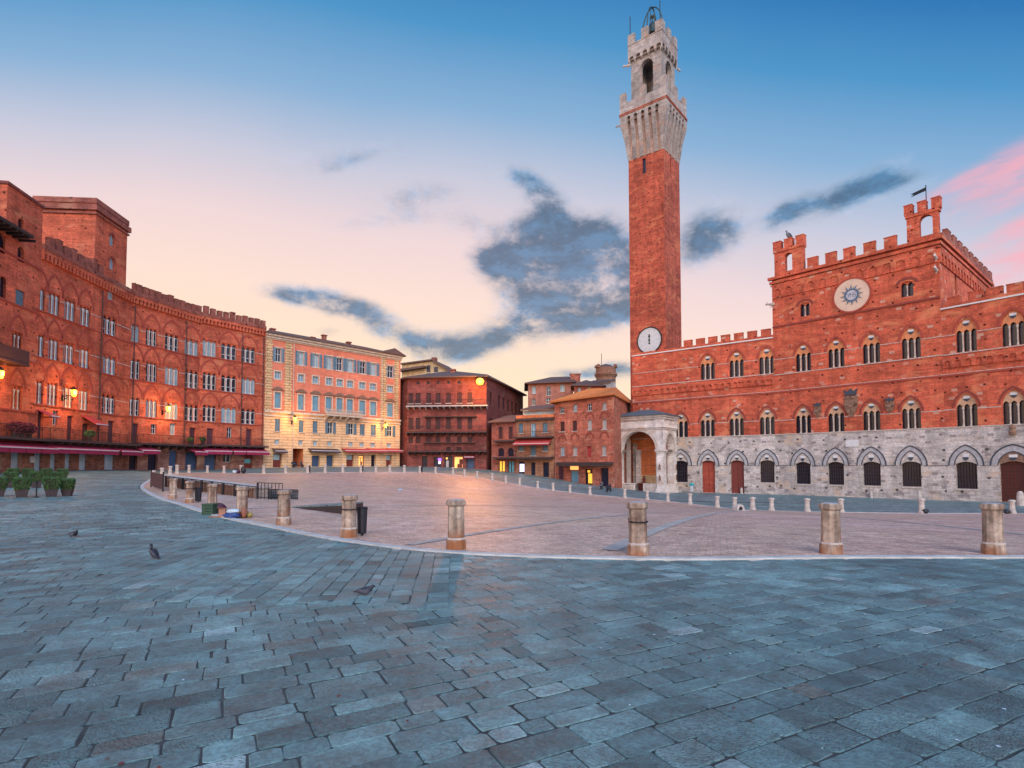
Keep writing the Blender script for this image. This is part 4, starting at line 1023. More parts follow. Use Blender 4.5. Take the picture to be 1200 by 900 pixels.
# corner brackets
for c_, (Wa, Wb) in zip((C0, TL, TR, TB), ((TW[0], TW[1]), (TW[3], TW[0]), (TW[1], TW[2]), (TW[2], TW[3]))):
    dv = (Wa.n+Wb.n)
    def ring(z, o, h=.38): 
        cc = c_+dv*o
        q = [cc, cc-Wa.n*(o+h)-Wa.n*0, cc-dv*(o+h), cc-Wb.n*(o+h)]
        return [(p.x, p.y, z) for p in q]
    za, zb = zt0, zf-1.29
    mb.hexa(ring(za, .06), ring(za+(zb-za)*.5, OV*.42)); mb.hexa(ring(za+(zb-za)*.5, OV*.42), ring(zb, OV))
head = obj('corbelled_head', mb, M['travertine'], tow)
i0, i1 = grown(.0), grown(OV*.66); mb = MB()
for W, V in zip(i0, i1): mb.poly([W.P(0, zt0, 0), W.P(W.L, zt0, 0), V.P(V.L, zf-.6, 0), V.P(0, zf-.6, 0)])
obj('head_wall', mb, M['head_stone'], tow)
mb = MB()
for V in G1:
    wall_face(mb, V, 0, V.L, zf, zp, [], .0); mb.wbox(V, -.08, V.L+.08, zf-.02, zf+.08, -.05, .10, 1); mb.wbox(V, -.1, V.L+.1, zf+.26, zf+.33, -.05, .12, 1)
mb.poly([(w.a.x, w.a.y, zp) for w in G1]); mb.poly([(w.a.x, w.a.y, zf-.3) for w in G1][::-1])
obj('parapet', mb, [M['travertine'], M['palace_brick']], tow)
def corner_merlons(root, Ws, z, h, w, th, mids, mat):
    for V in Ws[:4]:
        c = V.a; mb = MB()
        e1, e2 = V.d, -V.n
        q = lambda zz: [(p.x, p.y, zz) for p in (c, c+e1*w, c+e1*w+e2*th, c+e2*w, )]
        pts = [c, c+e1*w, c+e1*w+e2*th, c+e1*th+e2*th, c+e1*th+e2*w, c+e2*w]
        mb.hexa([(p.x, p.y, z) for p in pts], [(p.x, p.y, z+h) for p in pts]); obj('merlon', mb, mat, root)
        for f in mids:
            mb = MB(); mb.wbox(V, V.L*f-w/2, V.L*f+w/2, z, z+h, -th, 0); obj('merlon', mb, mat, root)
corner_merlons(tow, G1, zp, 1.75, 1.05, .5, (.5,), M['travertine'])
# belfry
G2 = grown(-.42); zb0 = zp-.5; zb1 = WTL.z(740, 62); zbp = WTL.z(737, 52); zc1 = WTL.z(768, 44)
zb1 = (WTL.z(740, 64)+WTL.z(775, 52))/2; zbp = (WTL.z(738, 52)+WTL.z(775.5, 33.5))/2
print('belfry', zb0, zb1, zbp)
mb = MB()
for i, W in enumerate(G2):
    w = 2.15; uc = W.L*.53
    o = Op(uc-w/2, uc+w/2, zp+.6, WTL.z(757, 67.5), 'round', None, .7); wall_face(mb, W, 0, W.L, zb0, zb1+.5, [o], 0)
    ib = Wall(W.P(W.L-.7, 0, -.7).xy, W.P(.7, 0, -.7).xy); wall_face(mb, ib, 0, ib.L, zb0, zb1+.5, [Op(ib.L-(o.u1-.7), ib.L-(o.u0-.7), o.z0, o.z1, 'round', None, 0)], 0)
    mb.wstrip(W, o.top(), strip_along(o, .22), 0, .08)
obj('belfry', mb, M['travertine'], tow)
mb = MB(); mb.poly([(w.P(.6, 0, -.6).x, w.P(.6, 0, -.6).y, zp+.1) for w in G2]); obj('belfry_floor', mb, M['roof_tile'], tow)
G3 = grown(-.42+.38); mb = MB()
for V, W in zip(G3, G2):
    n = 5; st = V.L/n; zlo = zb1-.55
    ops_ = [Op((i+.5)*st-st*.33, (i+.5)*st+st*.33, zlo, zb1+.15, 'round', st*.33, .36) for i in range(n)]
    wall_face(mb, V, 0, V.L, zlo, zbp, ops_, 0)
    for i in range(n+1):
        u0_, u1_ = max(0, i*st-st*.17), min(V.L, i*st+st*.17)
        mb.hexa([V.P(u0_+.1, zlo-.45, -.40), V.P(u1_-.1, zlo-.45, -.40), V.P(u1_-.1, zlo-.45, -.36), V.P(u0_+.1, zlo-.45, -.36)][::-1], [V.P(u0_, zlo, -.40), V.P(u1_, zlo, -.40), V.P(u1_, zlo, 0), V.P(u0_, zlo, 0)][::-1])
    mb.wbox(V, -.06, V.L+.06, zbp-.14, zbp, -.05, .06)
mb.poly([(w.a.x, w.a.y, zbp-.4) for w in G3]); mb.poly([(w.a.x, w.a.y, zb1+.3) for w in G3][::-1])
obj('belfry_crown', mb, M['travertine'], tow)
corner_merlons(tow, G3, zbp, 1.75, 1.2, .5, (.5,), M['travertine'])
for c_, n_ in ((TL, -dL), (TR, dR)):
    gargoyle(tow, (c_.x+n_.x*.75, c_.y+n_.y*.75, zf-1.0), (*n_, .1), 1.4)
    q = c_-n_*.45; gargoyle(tow, (q.x, q.y, WTL.z(737, 77)), (*n_, .1), 1.2)
tc_ = (TL+TR)/2
mb = MB(); zq = zbp+.2; hb_ = at(763, 9, tc_.y).z-zq
for a in (0, math.pi/2):
    e = (dL*math.cos(a)+dR*math.sin(a)); pts = []
    for k in range(17):
        th = math.pi*k/16; q = tc_+e*(2.1*math.cos(th)); pts.append((q.x, q.y, zq+hb_*math.sin(th)**.85))
    mb.path(pts, .1, 6)
for s in (-.55, .55):
    for r_ in (-1, 1):
        q = tc_+dL*s+dR*r_*.2; mb.tube((q.x, q.y, zq), (tc_.x+dL.x*s*.6, tc_.y+dL.y*s*.6, zq+hb_*.95), .06)
obj('bell_cage', mb, M['bronze'], tow)
mb = MB(); mb.lathe((tc_.x, tc_.y, zq+hb_*.30), [(1.05, 0), (.98, .12), (.74, .5), (.62, 1.2), (.56, 1.7), (.35, 2.0), (.12, 2.1), (.12, 2.9), (.3, 3.0), (.3, 3.3), (.05, 3.4)], 16); obj('bell', mb, M['bronze'], tow, smooth=True)
for p, h in ((TL+(dL+dR)*.35, 3.4), (tc_+dL*1.2+dR*.4, 0)):
    mb = MB(); z = zbp+1.7
    if h == 0: z = zbp-.2; h = at(771.5, 1, p.y).z-z
    mb.tube((p.x, p.y, z), (p.x, p.y, z+h), .07); obj('lightning_rod', mb, M['iron'], tow)
cu, cz = WTL.uz(761.3, 398.8); cr_ = 1.98
mb = MB(); mb.wprism(WTL, disc(WTL, cu, cz, cr_), -.02, .12); ck = obj('clock', mb, M['clock'], tow)
mb = MB(); mb.wstrip(WTL, disc(WTL, cu, cz, cr_), disc(WTL, cu, cz, cr_+.16), -.02, .18, 0, True); obj('clock_rim', mb, M['iron'], ck)
mb = MB(); mb.wstrip(WTL, disc(WTL, cu, cz, cr_*.9), disc(WTL, cu, cz, cr_*.87), .12, .125, 0, True)
for k in range(12):
    a = k*math.pi/6; d = Vector((math.cos(a), math.sin(a))); nn_ = Vector((-d.y, d.x))
    for sft in ((-.05, .05) if k % 3 else (-.09, 0, .09)):
        c1 = Vector((cu, cz))+d*cr_*.66+nn_*sft; c2 = Vector((cu, cz))+d*cr_*.84+nn_*sft
        mb.wprism(WTL, [tuple(c1-nn_*.018), tuple(c2-nn_*.018), tuple(c2+nn_*.018), tuple(c1+nn_*.018)], .12, .128)
obj('numerals', mb, M['clock_mark'], ck)
mb = MB()
mb.wprism(WTL, [(cu-.05, cz-.5), (cu+.05, cz-.5), (cu+.12, cz+.2), (cu+.03, cz+.35), (cu+.22, cz+.62), (cu+.1, cz+.72), (cu+.14, cz+.9), (cu, cz+1.0), (cu-.14, cz+.9), (cu-.1, cz+.72), (cu-.22, cz+.62), (cu-.03, cz+.35), (cu-.12, cz+.2)], .13, .17)
mb.wprism(WTL, disc(WTL, cu, cz, .17, 10), .13, .2); mb.wprism(WTL, [(cu-.2, cz-.62), (cu+.2, cz-.62), (cu+.09, cz-.38), (cu-.09, cz-.38)], .13, .16)
obj('clock_hand', mb, M['bronze'], ck)

# ------------------------------------------------------------------ chapel at the tower's foot
K0 = Vector((22.1, 83.2)); KL = K0-dL*8.0; KR = K0+dR*4.9
WKL = Wall(KL, K0); WKR = Wall(K0, KR)
kz = hz(K0.x, K0.y)-.1
chap = thing('marble_chapel', 'open white marble chapel with round arches and low grey roof below the tall tower', 'chapel', ((KL.x+KR.x)/2, (KL.y+KR.y)/2, kz))
kt = (WKL.z(725, 489)+WKL.z(770, 486.5))/2; kcap = WKL.z(765, 527); print('chapel', kz, kt, kcap)
# piers
mb = MB()
def pier(W, u0, u1, o0=-1.1, o1=0):
    mb = MB()
    mb.wbox(W, u0, u1, kz+.7, kcap-.5, o0, o1); mb.wbox(W, u0-.12, u1+.12, kz+.25, kz+.7, o0-.12, o1+.12); mb.wbox(W, u0-.3, u1+.3, kz-.6, kz+.25, o0-.3, o1+.3)
    mb.wbox(W, u0-.08, u1+.08, kcap-.5, kcap-.25, o0-.08, o1+.08); mb.wbox(W, u0-.2, u1+.2, kcap-.25, kcap, o0-.2, o1+.2)
    for f in (.3, .6): 
        zc = kz+.7+(kcap-1.2-kz)*f; uc = (u0+u1)/2; w = (u1-u0)*.3
        mb.wprism(W, [(uc-w, zc-.5), (uc+w, zc-.5), (uc+w, zc+.4), (uc, zc+.7), (uc-w, zc+.4)], o1, o1+.07, 0)
        mb.wprism(W, [(uc-w*.55, zc-.35), (uc+w*.55, zc-.35), (uc+w*.4, zc+.3), (uc, zc+.5), (uc-w*.4, zc+.3)], o1+.07, o1+.16, 1)
    return obj('pier', mb, [M['marble'], M['crest']], chap)
pw = 1.05
pier(WKL, 0, pw); pier(WKL, WKL.L-pw, WKL.L); pier(WKR, WKR.L-1.0, WKR.L)
mb = MB(); oL = Op(pw+.1, WKL.L-pw-.1, kcap, WKL.z(748, 505.5), 'round', None, 1.0); oL.rise = oL.z1-kcap; oL.zs = kcap
wall_face(mb, WKL, 0, WKL.L, kcap, kt, [oL]); oR = Op(pw*.9, WKR.L-1.0, kcap, WKR.z(780, 507.5), 'round', None, 1.0); oR.rise = oR.z1-kcap; oR.zs = kcap; wall_face(mb, WKR, 0, WKR.L, kcap, kt, [oR])
WKB = Wall(KR, KR-dL*8.0); WKC = Wall(KL+dR*4.9, KL)
for W, o in ((WKL, oL), (WKR, oR)):      # inner faces of the arches
    iw = Wall(W.P(W.L, 0, -1.0).xy, W.P(0, 0, -1.0).xy); o_ = Op(W.L-o.u1, W.L-o.u0, o.z0, o.z1, 'round', o.rise, 0); wall_face(mb, iw, 0, W.L, kcap, kt, [o_])
obj('arch_wall', mb, M['marble'], chap)
mb = MB()
for W, o in ((WKL, oL), (WKR, oR)): mb.wstrip(W, o.top(9), strip_along(o, .42, 9), 0, .08)
obj('archivolt', mb, M['pale_stone'], chap)
mb = MB()
for W in (WKL, WKR):
    for zz, h, pr in ((kt-.12, .3, .5), (kt-.42, .26, .3), (kt-1.75, .22, .3), (kt-1.98, .2, .16)): mb.wbox(W, -pr if W is WKL else 0, W.L+(pr if W is WKL else 0), zz-h/2, zz+h/2, -.05, pr)
    for u_ in ((pw/2, W.L-pw/2) if W is WKL else (W.L-.5, )): mb.wbox(W, u_-.75, u_+.75, kt-1.64, kt-.56, -.05, .16)
obj('entablature', mb, M['marble'], chap)
# back and left side: plastered wall with a niche, roof
mb = MB(); nk = Op(4.6, 5.7, kz+.6, kcap-.3, 'round', None, .3); ok_ = Op(.2, 1.5, kz+.1, kcap+1.2, 'round', None, .3)
IB = Wall(KL+dR*4.75, KR-dR*.15); wall_face(mb, IB, 0, IB.L, kz+2.6, kt-.2, [nk, ok_], 0, 0); wall_face(mb, IB, 0, IB.L, kz-.5, kz+2.6, [nk, ok_], 0, 1)
obj('back_wall', mb, [M['orange_plaster'], M['cream_plaster']], chap)
g = MB(); pane(g, IB, nk, -.28); obj('niche', g, M['dark_glass'], chap)
mb = MB(); mb.wbox(IB, 1.5, 2.15, kz, kcap-.2, 0.01, .55); mb.wbox(IB, 1.4, 2.25, kcap-.2, kcap+.1, 0.01, .65); mb.wbox(IB, 1.42, 2.23, kz+.04, kz+.5, 0.01, .63); obj('inner_pier', mb, M['marble'], chap)
mb = MB(); oC = Op(1.0, 3.7, kz+.5, oR.z1, 'round', None, .8); WC2 = Wall(KL+dR*4.9, KL); wall_face(mb, WC2, 0, WC2.L, kz-.5, kt, [oC]); obj('side_wall', mb, M['marble'], chap)
mb = MB(); e = .75
q = [KL-dL*e-dR*e, K0+dL*e-dR*e, KR+dL*e, KL+dR*4.9-dL*e]; ap1 = (KL+KR)/2-dL*1.2+dR*.6; ap2 = (KL+KR)/2+dL*1.0+dR*.6; za = WKL.z(760, 480.5)+.35
Q = [(p.x, p.y, kt+.06) for p in q]; A1 = (ap1.x, ap1.y, za); A2 = (ap2.x, ap2.y, za)
mb.poly([Q[0], Q[1], A2, A1]); mb.poly([Q[1], Q[2], A2]); mb.poly([Q[2], Q[3], A1, A2]); mb.poly([Q[3], Q[0], A1])
mb.hexa([(p[0], p[1], kt+.0) for p in Q], [(p[0], p[1], kt+.055) for p in Q]); obj('roof', mb, M['slate'], chap)
for ua, ub in ((pw+.05, 3.2), (4.6, WKL.L-pw-.05)):
    mb = MB(); mb.wbox(WKL, ua, ub, kz+.05, kz+1.25, -.75, -.35); mb.wbox(WKL, ua, ub, kz+1.25, kz+1.42, -.85, -.27); mb.wbox(WKL, ua+.2, ub-.2, kz+.35, kz+1.0, -.35, -.30, 1); obj('balustrade', mb, [M['marble'], M['pale_stone']], chap)
mb = MB(); mb.wbox(WKR, pw, WKR.L-1.0, kz+.05, kz+1.35, -.75, -.35); obj('balustrade', mb, M['marble'], chap)
mb = MB(); 
for i in range(10): mb.wbox(WKL, 3.25+i*.14, 3.28+i*.14, kz+.05, kz+1.15, -.6, -.56)
mb.wbox(WKL, 3.2, 4.6, kz+1.15, kz+1.2, -.62, -.54); obj('iron_gate', mb, M['iron'], chap)
mb = MB(); fq = [KL-dL*.5-dR*.5, K0+dL*.5-dR*.5, KR+dL*.5, KL+dR*4.9-dL*.5]; mb.hexa([(p.x, p.y, kz-.8) for p in fq], [(p.x, p.y, kz+.04) for p in fq]); obj('plinth', mb, M['pale_stone'], chap)
mb = MB(); mb.wbox(IB, 2.2, 3.6, kz+.05, kz+1.2, .2, 1.1); mb.wbox(IB, 2.0, 3.8, kz+1.2, kz+1.35, .1, 1.2); mb.lathe(IB.P(2.9, kz+1.35, .6), [(.3, 0), (.2, .3), (.25, .7), (.1, .9), (.16, 1.1), (.02, 1.25)], 8); obj('altar', mb, M['brown_door'], chap)
# ------------------------------------------------------------------ curved brick palace on the left
def simple_window(root, W, o, style, glass='glass', name='window'):
    g = MB(); pane(g, W, o, -o.depth+.03); win = obj(name, g, M[glass], root)
    w, h = o.u1-o.u0, o.z1-o.z0
    if 'frame' in style:
        f = MB(); t_ = min(.09, w*.1)
        for a, b, c, d in ((o.u0, o.u0+t_, o.z0, o.z1), (o.u1-t_, o.u1, o.z0, o.z1), (o.u0+t_, o.u1-t_, o.z0, o.z0+t_), (o.u0+t_, o.u1-t_, o.z1-t_, o.z1), ((o.u0+o.u1)/2-t_*.5, (o.u0+o.u1)/2+t_*.5, o.z0+t_, o.z1-t_)):
            f.wbox(W, a, b, c, d, -o.depth+.04, -o.depth+.1)
        f.wbox(W, o.u0+t_, o.u1-t_, o.z0+h*.55, o.z0+h*.55+t_*.8, -o.depth+.04, -o.depth+.09)
        obj('frame', f, M['white_frame'], win)
    if 'surround' in style:
        s = MB(); t_ = .17
        for a, b, c, d in ((o.u0-t_, o.u0, o.z0-.0, o.z1), (o.u1, o.u1+t_, o.z0, o.z1), (o.u0-t_, o.u1+t_, o.z1, o.z1+t_), (o.u0-t_*1.3, o.u1+t_*1.3, o.z0-t_*.9, o.z0)): s.wbox(W, a, b, c, d, -.02, .07)
        obj('surround', s, M['stone_trim'], win)
    if 'sill' in style:
        s = MB(); s.wbox(W, o.u0-.12, o.u1+.12, o.z0-.12, o.z0, -.1, .12); obj('sill', s, M['pale_stone'], win)
    if 'shut' in style:       # open slatted shutters each side
        for sgn in (-1, 1):
            s = MB(); a = o.u0-w*.52 if sgn < 0 else o.u1+.02; b = a+w*.5
            for c, d in ((a, a+.06), (b-.06, b)): s.wbox(W, c, d, o.z0, o.z1, .02, .09)
            n = 12
            for i in range(n+1):
                z = o.z0+(h-.06)*i/n; s.wbox(W, a+.06, b-.06, z, z+h/n*.62, .03, .08)
            s.wbox(W, a+.05, b-.05, o.z0+.02, o.z1-.02, .02, .035)
            obj('shutter', s, M[style['shut']], win)
    if 'closed' in style:     # closed slatted leaves
        for k in (0, 1):
            s = MB(); a = o.u0+.02+k*w/2; b = a+w/2-.03
            for c, d in ((a, a+.06), (b-.06, b)): s.wbox(W, c, d, o.z0+.01, o.z1-.01, -o.depth*.7, -o.depth*.7+.06)
            n = max(5, int(h/.13))
            for i in range(n): z = o.z0+.02+(h-.08)*i/n; s.wbox(W, a+.06, b-.06, z, z+h/n*.7, -o.depth*.7, -o.depth*.7+.045)
            s.wbox(W, a+.05, b-.05, o.z0+.02, o.z1-.02, -o.depth*.7-.02, -o.depth*.7+.01)
            obj('shutter', s, M[style['closed']], win)
    if 'pediment' in style:
        s = MB(); zc = o.z1+.28; e = w*.45
        s.wbox(W, o.u0-e, o.u1+e, zc, zc+.12, 0, .22)
        s.wprism(W, [(o.u0-e, zc+.12), (o.u1+e, zc+.12), ((o.u0+o.u1)/2+.25, zc+.55), ((o.u0+o.u1)/2-.25, zc+.55)], 0, .16)
        obj('pediment', s, M['crest'], win)
    return win
def panel_door(root, W, o, mat, name='door', slats=0):
    d = MB(); zf_ = -o.depth+.06; d.wprism(W, o.outline(), zf_-.05, zf_)
    w, h = o.u1-o.u0, o.z1-o.z0
    if slats:
        for i in range(slats): z = o.z0+h*i/slats; d.wbox(W, o.u0+.03, o.u1-.03, z+.02, z+h/slats*.72, zf_, zf_+.05)
    else:
        for k in (0, 1):
            for (a, b) in ((.08, .45), (.52, .92)): d.wbox(W, o.u0+w*(.06+.48*k), o.u0+w*(.46+.48*k), o.z0+h*a, o.z0+h*b-(o.rise*.9 if b > .9 else 0), zf_, zf_+.04)
    return obj(name, d, M[mat], root)
def awning(root, W, ua, ub, z, out, drop, mat='awning', val=.28, o0=0.0):
    a = MB(); th = .05
    b = [W.P(ua, z, o0), W.P(ub, z, o0), W.P(ub, z-drop, o0+out), W.P(ua, z-drop, o0+out)]
    a.hexa([p-Vector((0, 0, th)) for p in b], b)
    n = max(3, int((ub-ua)/.35)); st = (ub-ua)/n
    for i in range(n):
        x0, x1 = ua+i*st, ua+(i+1)*st; z0 = z-drop
        a.wprism(W, [(x0, z0), (x0, z0-val*.8), (x0+st*.25, z0-val), (x0+st*.75, z0-val), (x1, z0-val*.8), (x1, z0)], o0+out-.03, o0+out)
    w = obj('awning', a, M[mat], root)
    e = MB(); e.wbox(W, ua, ub, z-drop-.03, z-drop+.07, o0+out+.002, o0+out+.05); obj('awning_rail', e, M['awning_edge'], w)
    for u in (ua+.15, ub-.15):
        r_ = MB(); r_.tube(W.P(u, z-drop-.1, o0+.02), W.P(u, z-drop-.04, o0+out-.05), .025); obj('awning_arm', r_, M['iron'], w)
    return w
def iron_railing(root, W, ua, ub, z, h, out, pitch=.16, mat='iron', name='railing'):
    r_ = MB(); n = int((ub-ua)/pitch)
    for i in range(n+1):
        u = ua+(ub-ua)*i/n; t_ = .018 if i % 8 else .035; r_.wbox(W, u-t_/2, u+t_/2, z, z+h, out-t_, out)
    r_.wbox(W, ua, ub, z+h, z+h+.05, out-.035, out+.012); r_.wbox(W, ua, ub, z+.1, z+.13, out-.03, out+.005)
    return obj(name, r_, M[mat], root)

S0, S1, S2, S3 = (-42.5, 50.6), (-43.6, 64.6), (-41.0, 74.1), (-35.9, 82)
WS = [Wall(S0, S1), Wall(S1, S2), Wall(S2, S3)]
sans = thing('curved_palace', 'long curved red brick palace with battlements, white triple windows and square tower', 'palace', (-44, 66, hz(-42, 66)-.3))
def wpick(px): return 0 if px < 150 else 1 if px < 231 else 2
R1 = [(46.2, 337, 359.5, 11), (63.8, 346, 367, 10.5), (82.2, 354, 374.5, 10.5), (100, 362, 381.5, 10), (129, 372, 391, 12.5), (156.3, 382, 399, 12), (177.6, 388, 404.5, 10.5), (201.6, 393.5, 410, 12.8), (224.8, 397.5, 413.5, 13), (245.6, 401.5, 416.5, 12.5), (268.3, 404, 420, 14), (291, 408, 423.5, 13)]
R2 = [(45.6, 396, 416, 11), (63, 400, 420, 10), (81, 404.5, 424.5, 10.5), (99.3, 409, 430, 10), (129, 415, 436, 12.5), (157, 421, 442, 12), (177.6, 427, 446, 10.5), (201.6, 430.5, 450, 12.8), (224.8, 435.5, 453.5, 13), (245.6, 438, 455.5, 12.5), (268.3, 441, 457.5, 14), (291, 445, 460.5, 13)]
R3 = [(43.8, 447, 471, 11.5), (61.3, 451, 473, 9.5), (80, 454, 476, 10), (98.4, 458, 479, 9.5), (127.8, 463, 482.5, 12.5), (156.2, 467, 485, 12), (177.6, 470.5, 488, 10.5), (201.6, 472.5, 490, 12.8), (224.8, 475, 491.5, 13), (245.6, 477, 492.5, 12.5), (268.3, 478, 494.5, 14), (291, 480.5, 495.5, 13)]
TD = [(45.5, 482, 510, 6.5, 'd'), (62.7, 481, 498, 6, 'w'), (81, 487, 512, 7.5, 'd'), (99.3, 496, 513, 8, 'd'), (129, 493, 515.5, 8, 'd'), (157.3, 496, 516, 8, 'd'), (179, 497, 508.5, 6.5, 'k'), (201.6, 496, 509.5, 7, 't'), (225, 501, 518, 7.5, 'd'), (245.4, 502, 519, 7.5, 'd'), (268, 501, 513, 6, 'w'), (291, 503, 520, 6.5, 'd')]
SH = [(19, 529, 550, 12.6, 'w'), (45.2, 529, 550.5, 10.4, 'r'), (63.2, 529, 550.5, 9, 'r'), (80.3, 529.5, 550.5, 8.6, 'r'), (98, 530, 550.5, 10.7, 'r'), (129, 530.5, 550, 13, 'r'), (156, 530, 548.5, 10, 'k'), (179, 526, 549.5, 11.5, 'k'), (203, 527.5, 548.5, 10, 'n'), (224.5, 530.5, 548.5, 15, 'n'), (246.3, 530.5, 548.5, 13.5, 'n'), (266, 530.5, 544, 10, 'g'), (291, 531, 548, 10, 'b')]
st_top = [0, 0, 0]; swl = MB(); slo = MB(); third = []
ctop_px = [[(60, 295.5), (112, 326)], [(152, 345), (215, 365)], [(240, 371.5), (303, 385)]]
TZ = [4.1, 4.3, 4.45]; terr_z = []
for k, W in enumerate(WS):
    sel = lambda L: [r for r in L if wpick(r[0]) == k and r[0] > 40]
    rows = [row_ops(W, sel(Rr), None, None, 0, .2, 's%d%d' % (k, i)) for i, Rr in enumerate((R1, R2, R3))]
    for L in rows:
        for o in L: g_ = (o.u1-o.u0)*.13; o.u0 -= g_; o.u1 += g_; o.z0 -= .17; o.z1 += .2; o.zs = o.z1
    tops = [W.z(*p) for p in ctop_px[k]]; zt = sum(tops)/len(tops); st_top[k] = zt; print('sans top', k, tops)
    zl = TZ[k]
    tds = []
    for px, a, b, w, ty in sel(TD):
        u = W.u(px); hw = (W.u(px+w/2)-W.u(px-w/2))/2
        tds.append((Op(u-hw, u+hw, zl+.02 if ty == 'd' else W.z(px, b), W.z(px, a), None, 0, .3), ty))
    shs = []
    for px, a, b, w, ty in [r for r in SH if wpick(r[0]) == k and r[0] > 40]:
        u = W.u(px); hw = (W.u(px+w/2)-W.u(px-w/2))/2
        zb = gz(W, u)+.03 if ty not in ('g',) else gz(W, u)+.9
        shs.append((Op(u-hw, u+hw, zb, max(zb+2.0, min(zl-.75, W.z(px, a))), 'round' if px == 179 else None, None if px == 179 else 0, .4), ty))
    gl = hz(*W.P(W.L/2, 0).xy)-1.5
    wall_face(slo, W, 0, W.L, gl, zl-.2, [o for o, t in shs])
    if k == 0: third = [Op(W.u(130, 340)-.5, W.u(130, 340)+.5, W.z(131.5, 352.5), zt-.35, 'round', None, .25)]
    wall_face(swl, W, 0, W.L, zl-.2, zt, [o for L in rows for o in L]+[o for o, t in tds]+(third if k == 0 else []))
    if k == 0: simple_window(sans, W, third[0], {'frame': 1}, 'blind')
    for i, L in enumerate(rows):
        for o in L:
            trifora(sans, W, o, 3, M['curved_brick'], M['blind'] if rev.random() < .55 else M['glass'], None, .98, None, M['white_frame'], True)
            hb = MB(); uo = Op(o.u0-.25, o.u1+.25, o.z0, o.z1+1.55, 'point', 1.75); hood(hb, W, uo, 0, .22, 0, .05); obj('blind_arch', hb, M['arch_brick'], sans)
            sb = MB(); sb.wbox(W, o.u0-.2, o.u1+.2, o.z0-.14, o.z0, 0, .12); obj('sill', sb, M['arch_brick'], sans)
    for o, t in tds:
        if t == 'd': panel_door(sans, W, o, 'plum_door')
        else: simple_window(sans, W, o, {'frame': 1}, {'w': 'glass', 'k': 'dark_glass', 't': 'blind'}[t])
    for o, t in shs:
        if t in 'rn': panel_door(sans, W, o, {'r': 'roller', 'n': 'navy_roller'}[t], 'roller_shutter', 9)
        elif t == 'k': panel_door(sans, W, o, 'dark_glass')
        elif t == 'g': simple_window(sans, W, o, {'frame': 1}, 'glass')
        else:
            d = panel_door(sans, W, o, 'brown_door'); c = MB(); c.wbox(W, o.u0+.2, o.u1-.2, o.z0+.7, o.z0+1.3, -.3, -.25); obj('notice_board', c, M['teal_display'], d)
    # courses
    for L in rows:
        z0 = L[0].z0; h = L[0].z1-z0
        dotted(sans, W, 0, W.L, z0-.07, .12, .07, M['arch_brick'], step=2.5, seed=k); dotted(sans, W, 0, W.L, z0+h*.72, .08, .045, M['pale_stone'], ops=L, step=.6, seed=k+5)
    # crown
    corbels(sans, W, 0, W.L, zt+.05, .95, .5, .26, M['curved_brick'], 'round', .35, .62)
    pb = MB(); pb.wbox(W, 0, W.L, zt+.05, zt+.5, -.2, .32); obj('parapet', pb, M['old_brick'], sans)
    # terrace
    tb = MB(); tb.wbox(W, -.0, W.L+.0, zl-.22, zl, -.05, 1.35)
    n = int(W.L/1.1)
    for i in range(n): u = W.L*(i+.5)/n; tb.wprism(Wall(W.P(u, 0, 0).xy, W.P(u, 0, 1.3).xy), [(0, zl-.22), (1.2, zl-.22), (1.2, zl-.38), (0, zl-.75)], -.09, .09)
    obj('terrace_slab', tb, M['terrace'], sans)
    iron_railing(sans, W, .05, W.L-.05, zl, .95, 1.3, .18, 'green_iron')
obj('brick_wall', swl, M['curved_brick'], sans); obj('shop_wall', slo, M['shop_stone'], sans)
rsr = random.Random(8)
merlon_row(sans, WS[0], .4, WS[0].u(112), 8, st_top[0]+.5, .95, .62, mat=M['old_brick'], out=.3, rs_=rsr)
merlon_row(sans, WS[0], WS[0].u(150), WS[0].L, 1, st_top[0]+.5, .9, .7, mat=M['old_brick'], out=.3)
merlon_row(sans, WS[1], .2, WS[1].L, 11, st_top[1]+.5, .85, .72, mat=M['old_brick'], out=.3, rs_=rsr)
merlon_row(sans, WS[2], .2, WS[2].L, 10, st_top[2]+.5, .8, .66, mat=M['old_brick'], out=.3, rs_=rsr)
bk = [(-46, 90), (-56, 82), (-58, 66), (-56, 50)]
mb = MB()
for k in range(3): 
    a, b = [S0, S1, S2, S3][k:k+2]; z = st_top[k]-.05
    mb.poly([(a[0], a[1], z), (b[0], b[1], z), (b[0]-12, b[1]+2, z), (a[0]-12, a[1]+2, z)])
mb.poly([(S3[0], S3[1], 0), (S3[0]-9, S3[1]+7, 0), (S3[0]-9, S3[1]+7, st_top[2]), (S3[0], S3[1], st_top[2])])
mb.poly([(S0[0]-12, S0[1], 0), (S0[0], S0[1], 0), (S0[0], S0[1], st_top[0]), (S0[0]-12, S0[1], st_top[0])])
obj('roof', mb, M['roof_tile'], sans)
# awnings over the shops
for k, a, b in ((0, 42, 56.5), (0, 57, 71), (0, 71.5, 94), (0, 95, 118), (0, 122, 148), (1, 151.5, 173), (1, 215, 230), (2, 231.5, 263), (2, 265, 279), (2, 280, 307)):
    W = WS[k]; awning(sans, W, W.u(a), W.u(b), TZ[k]-.28, 1.8, .62, 'awning', .42)
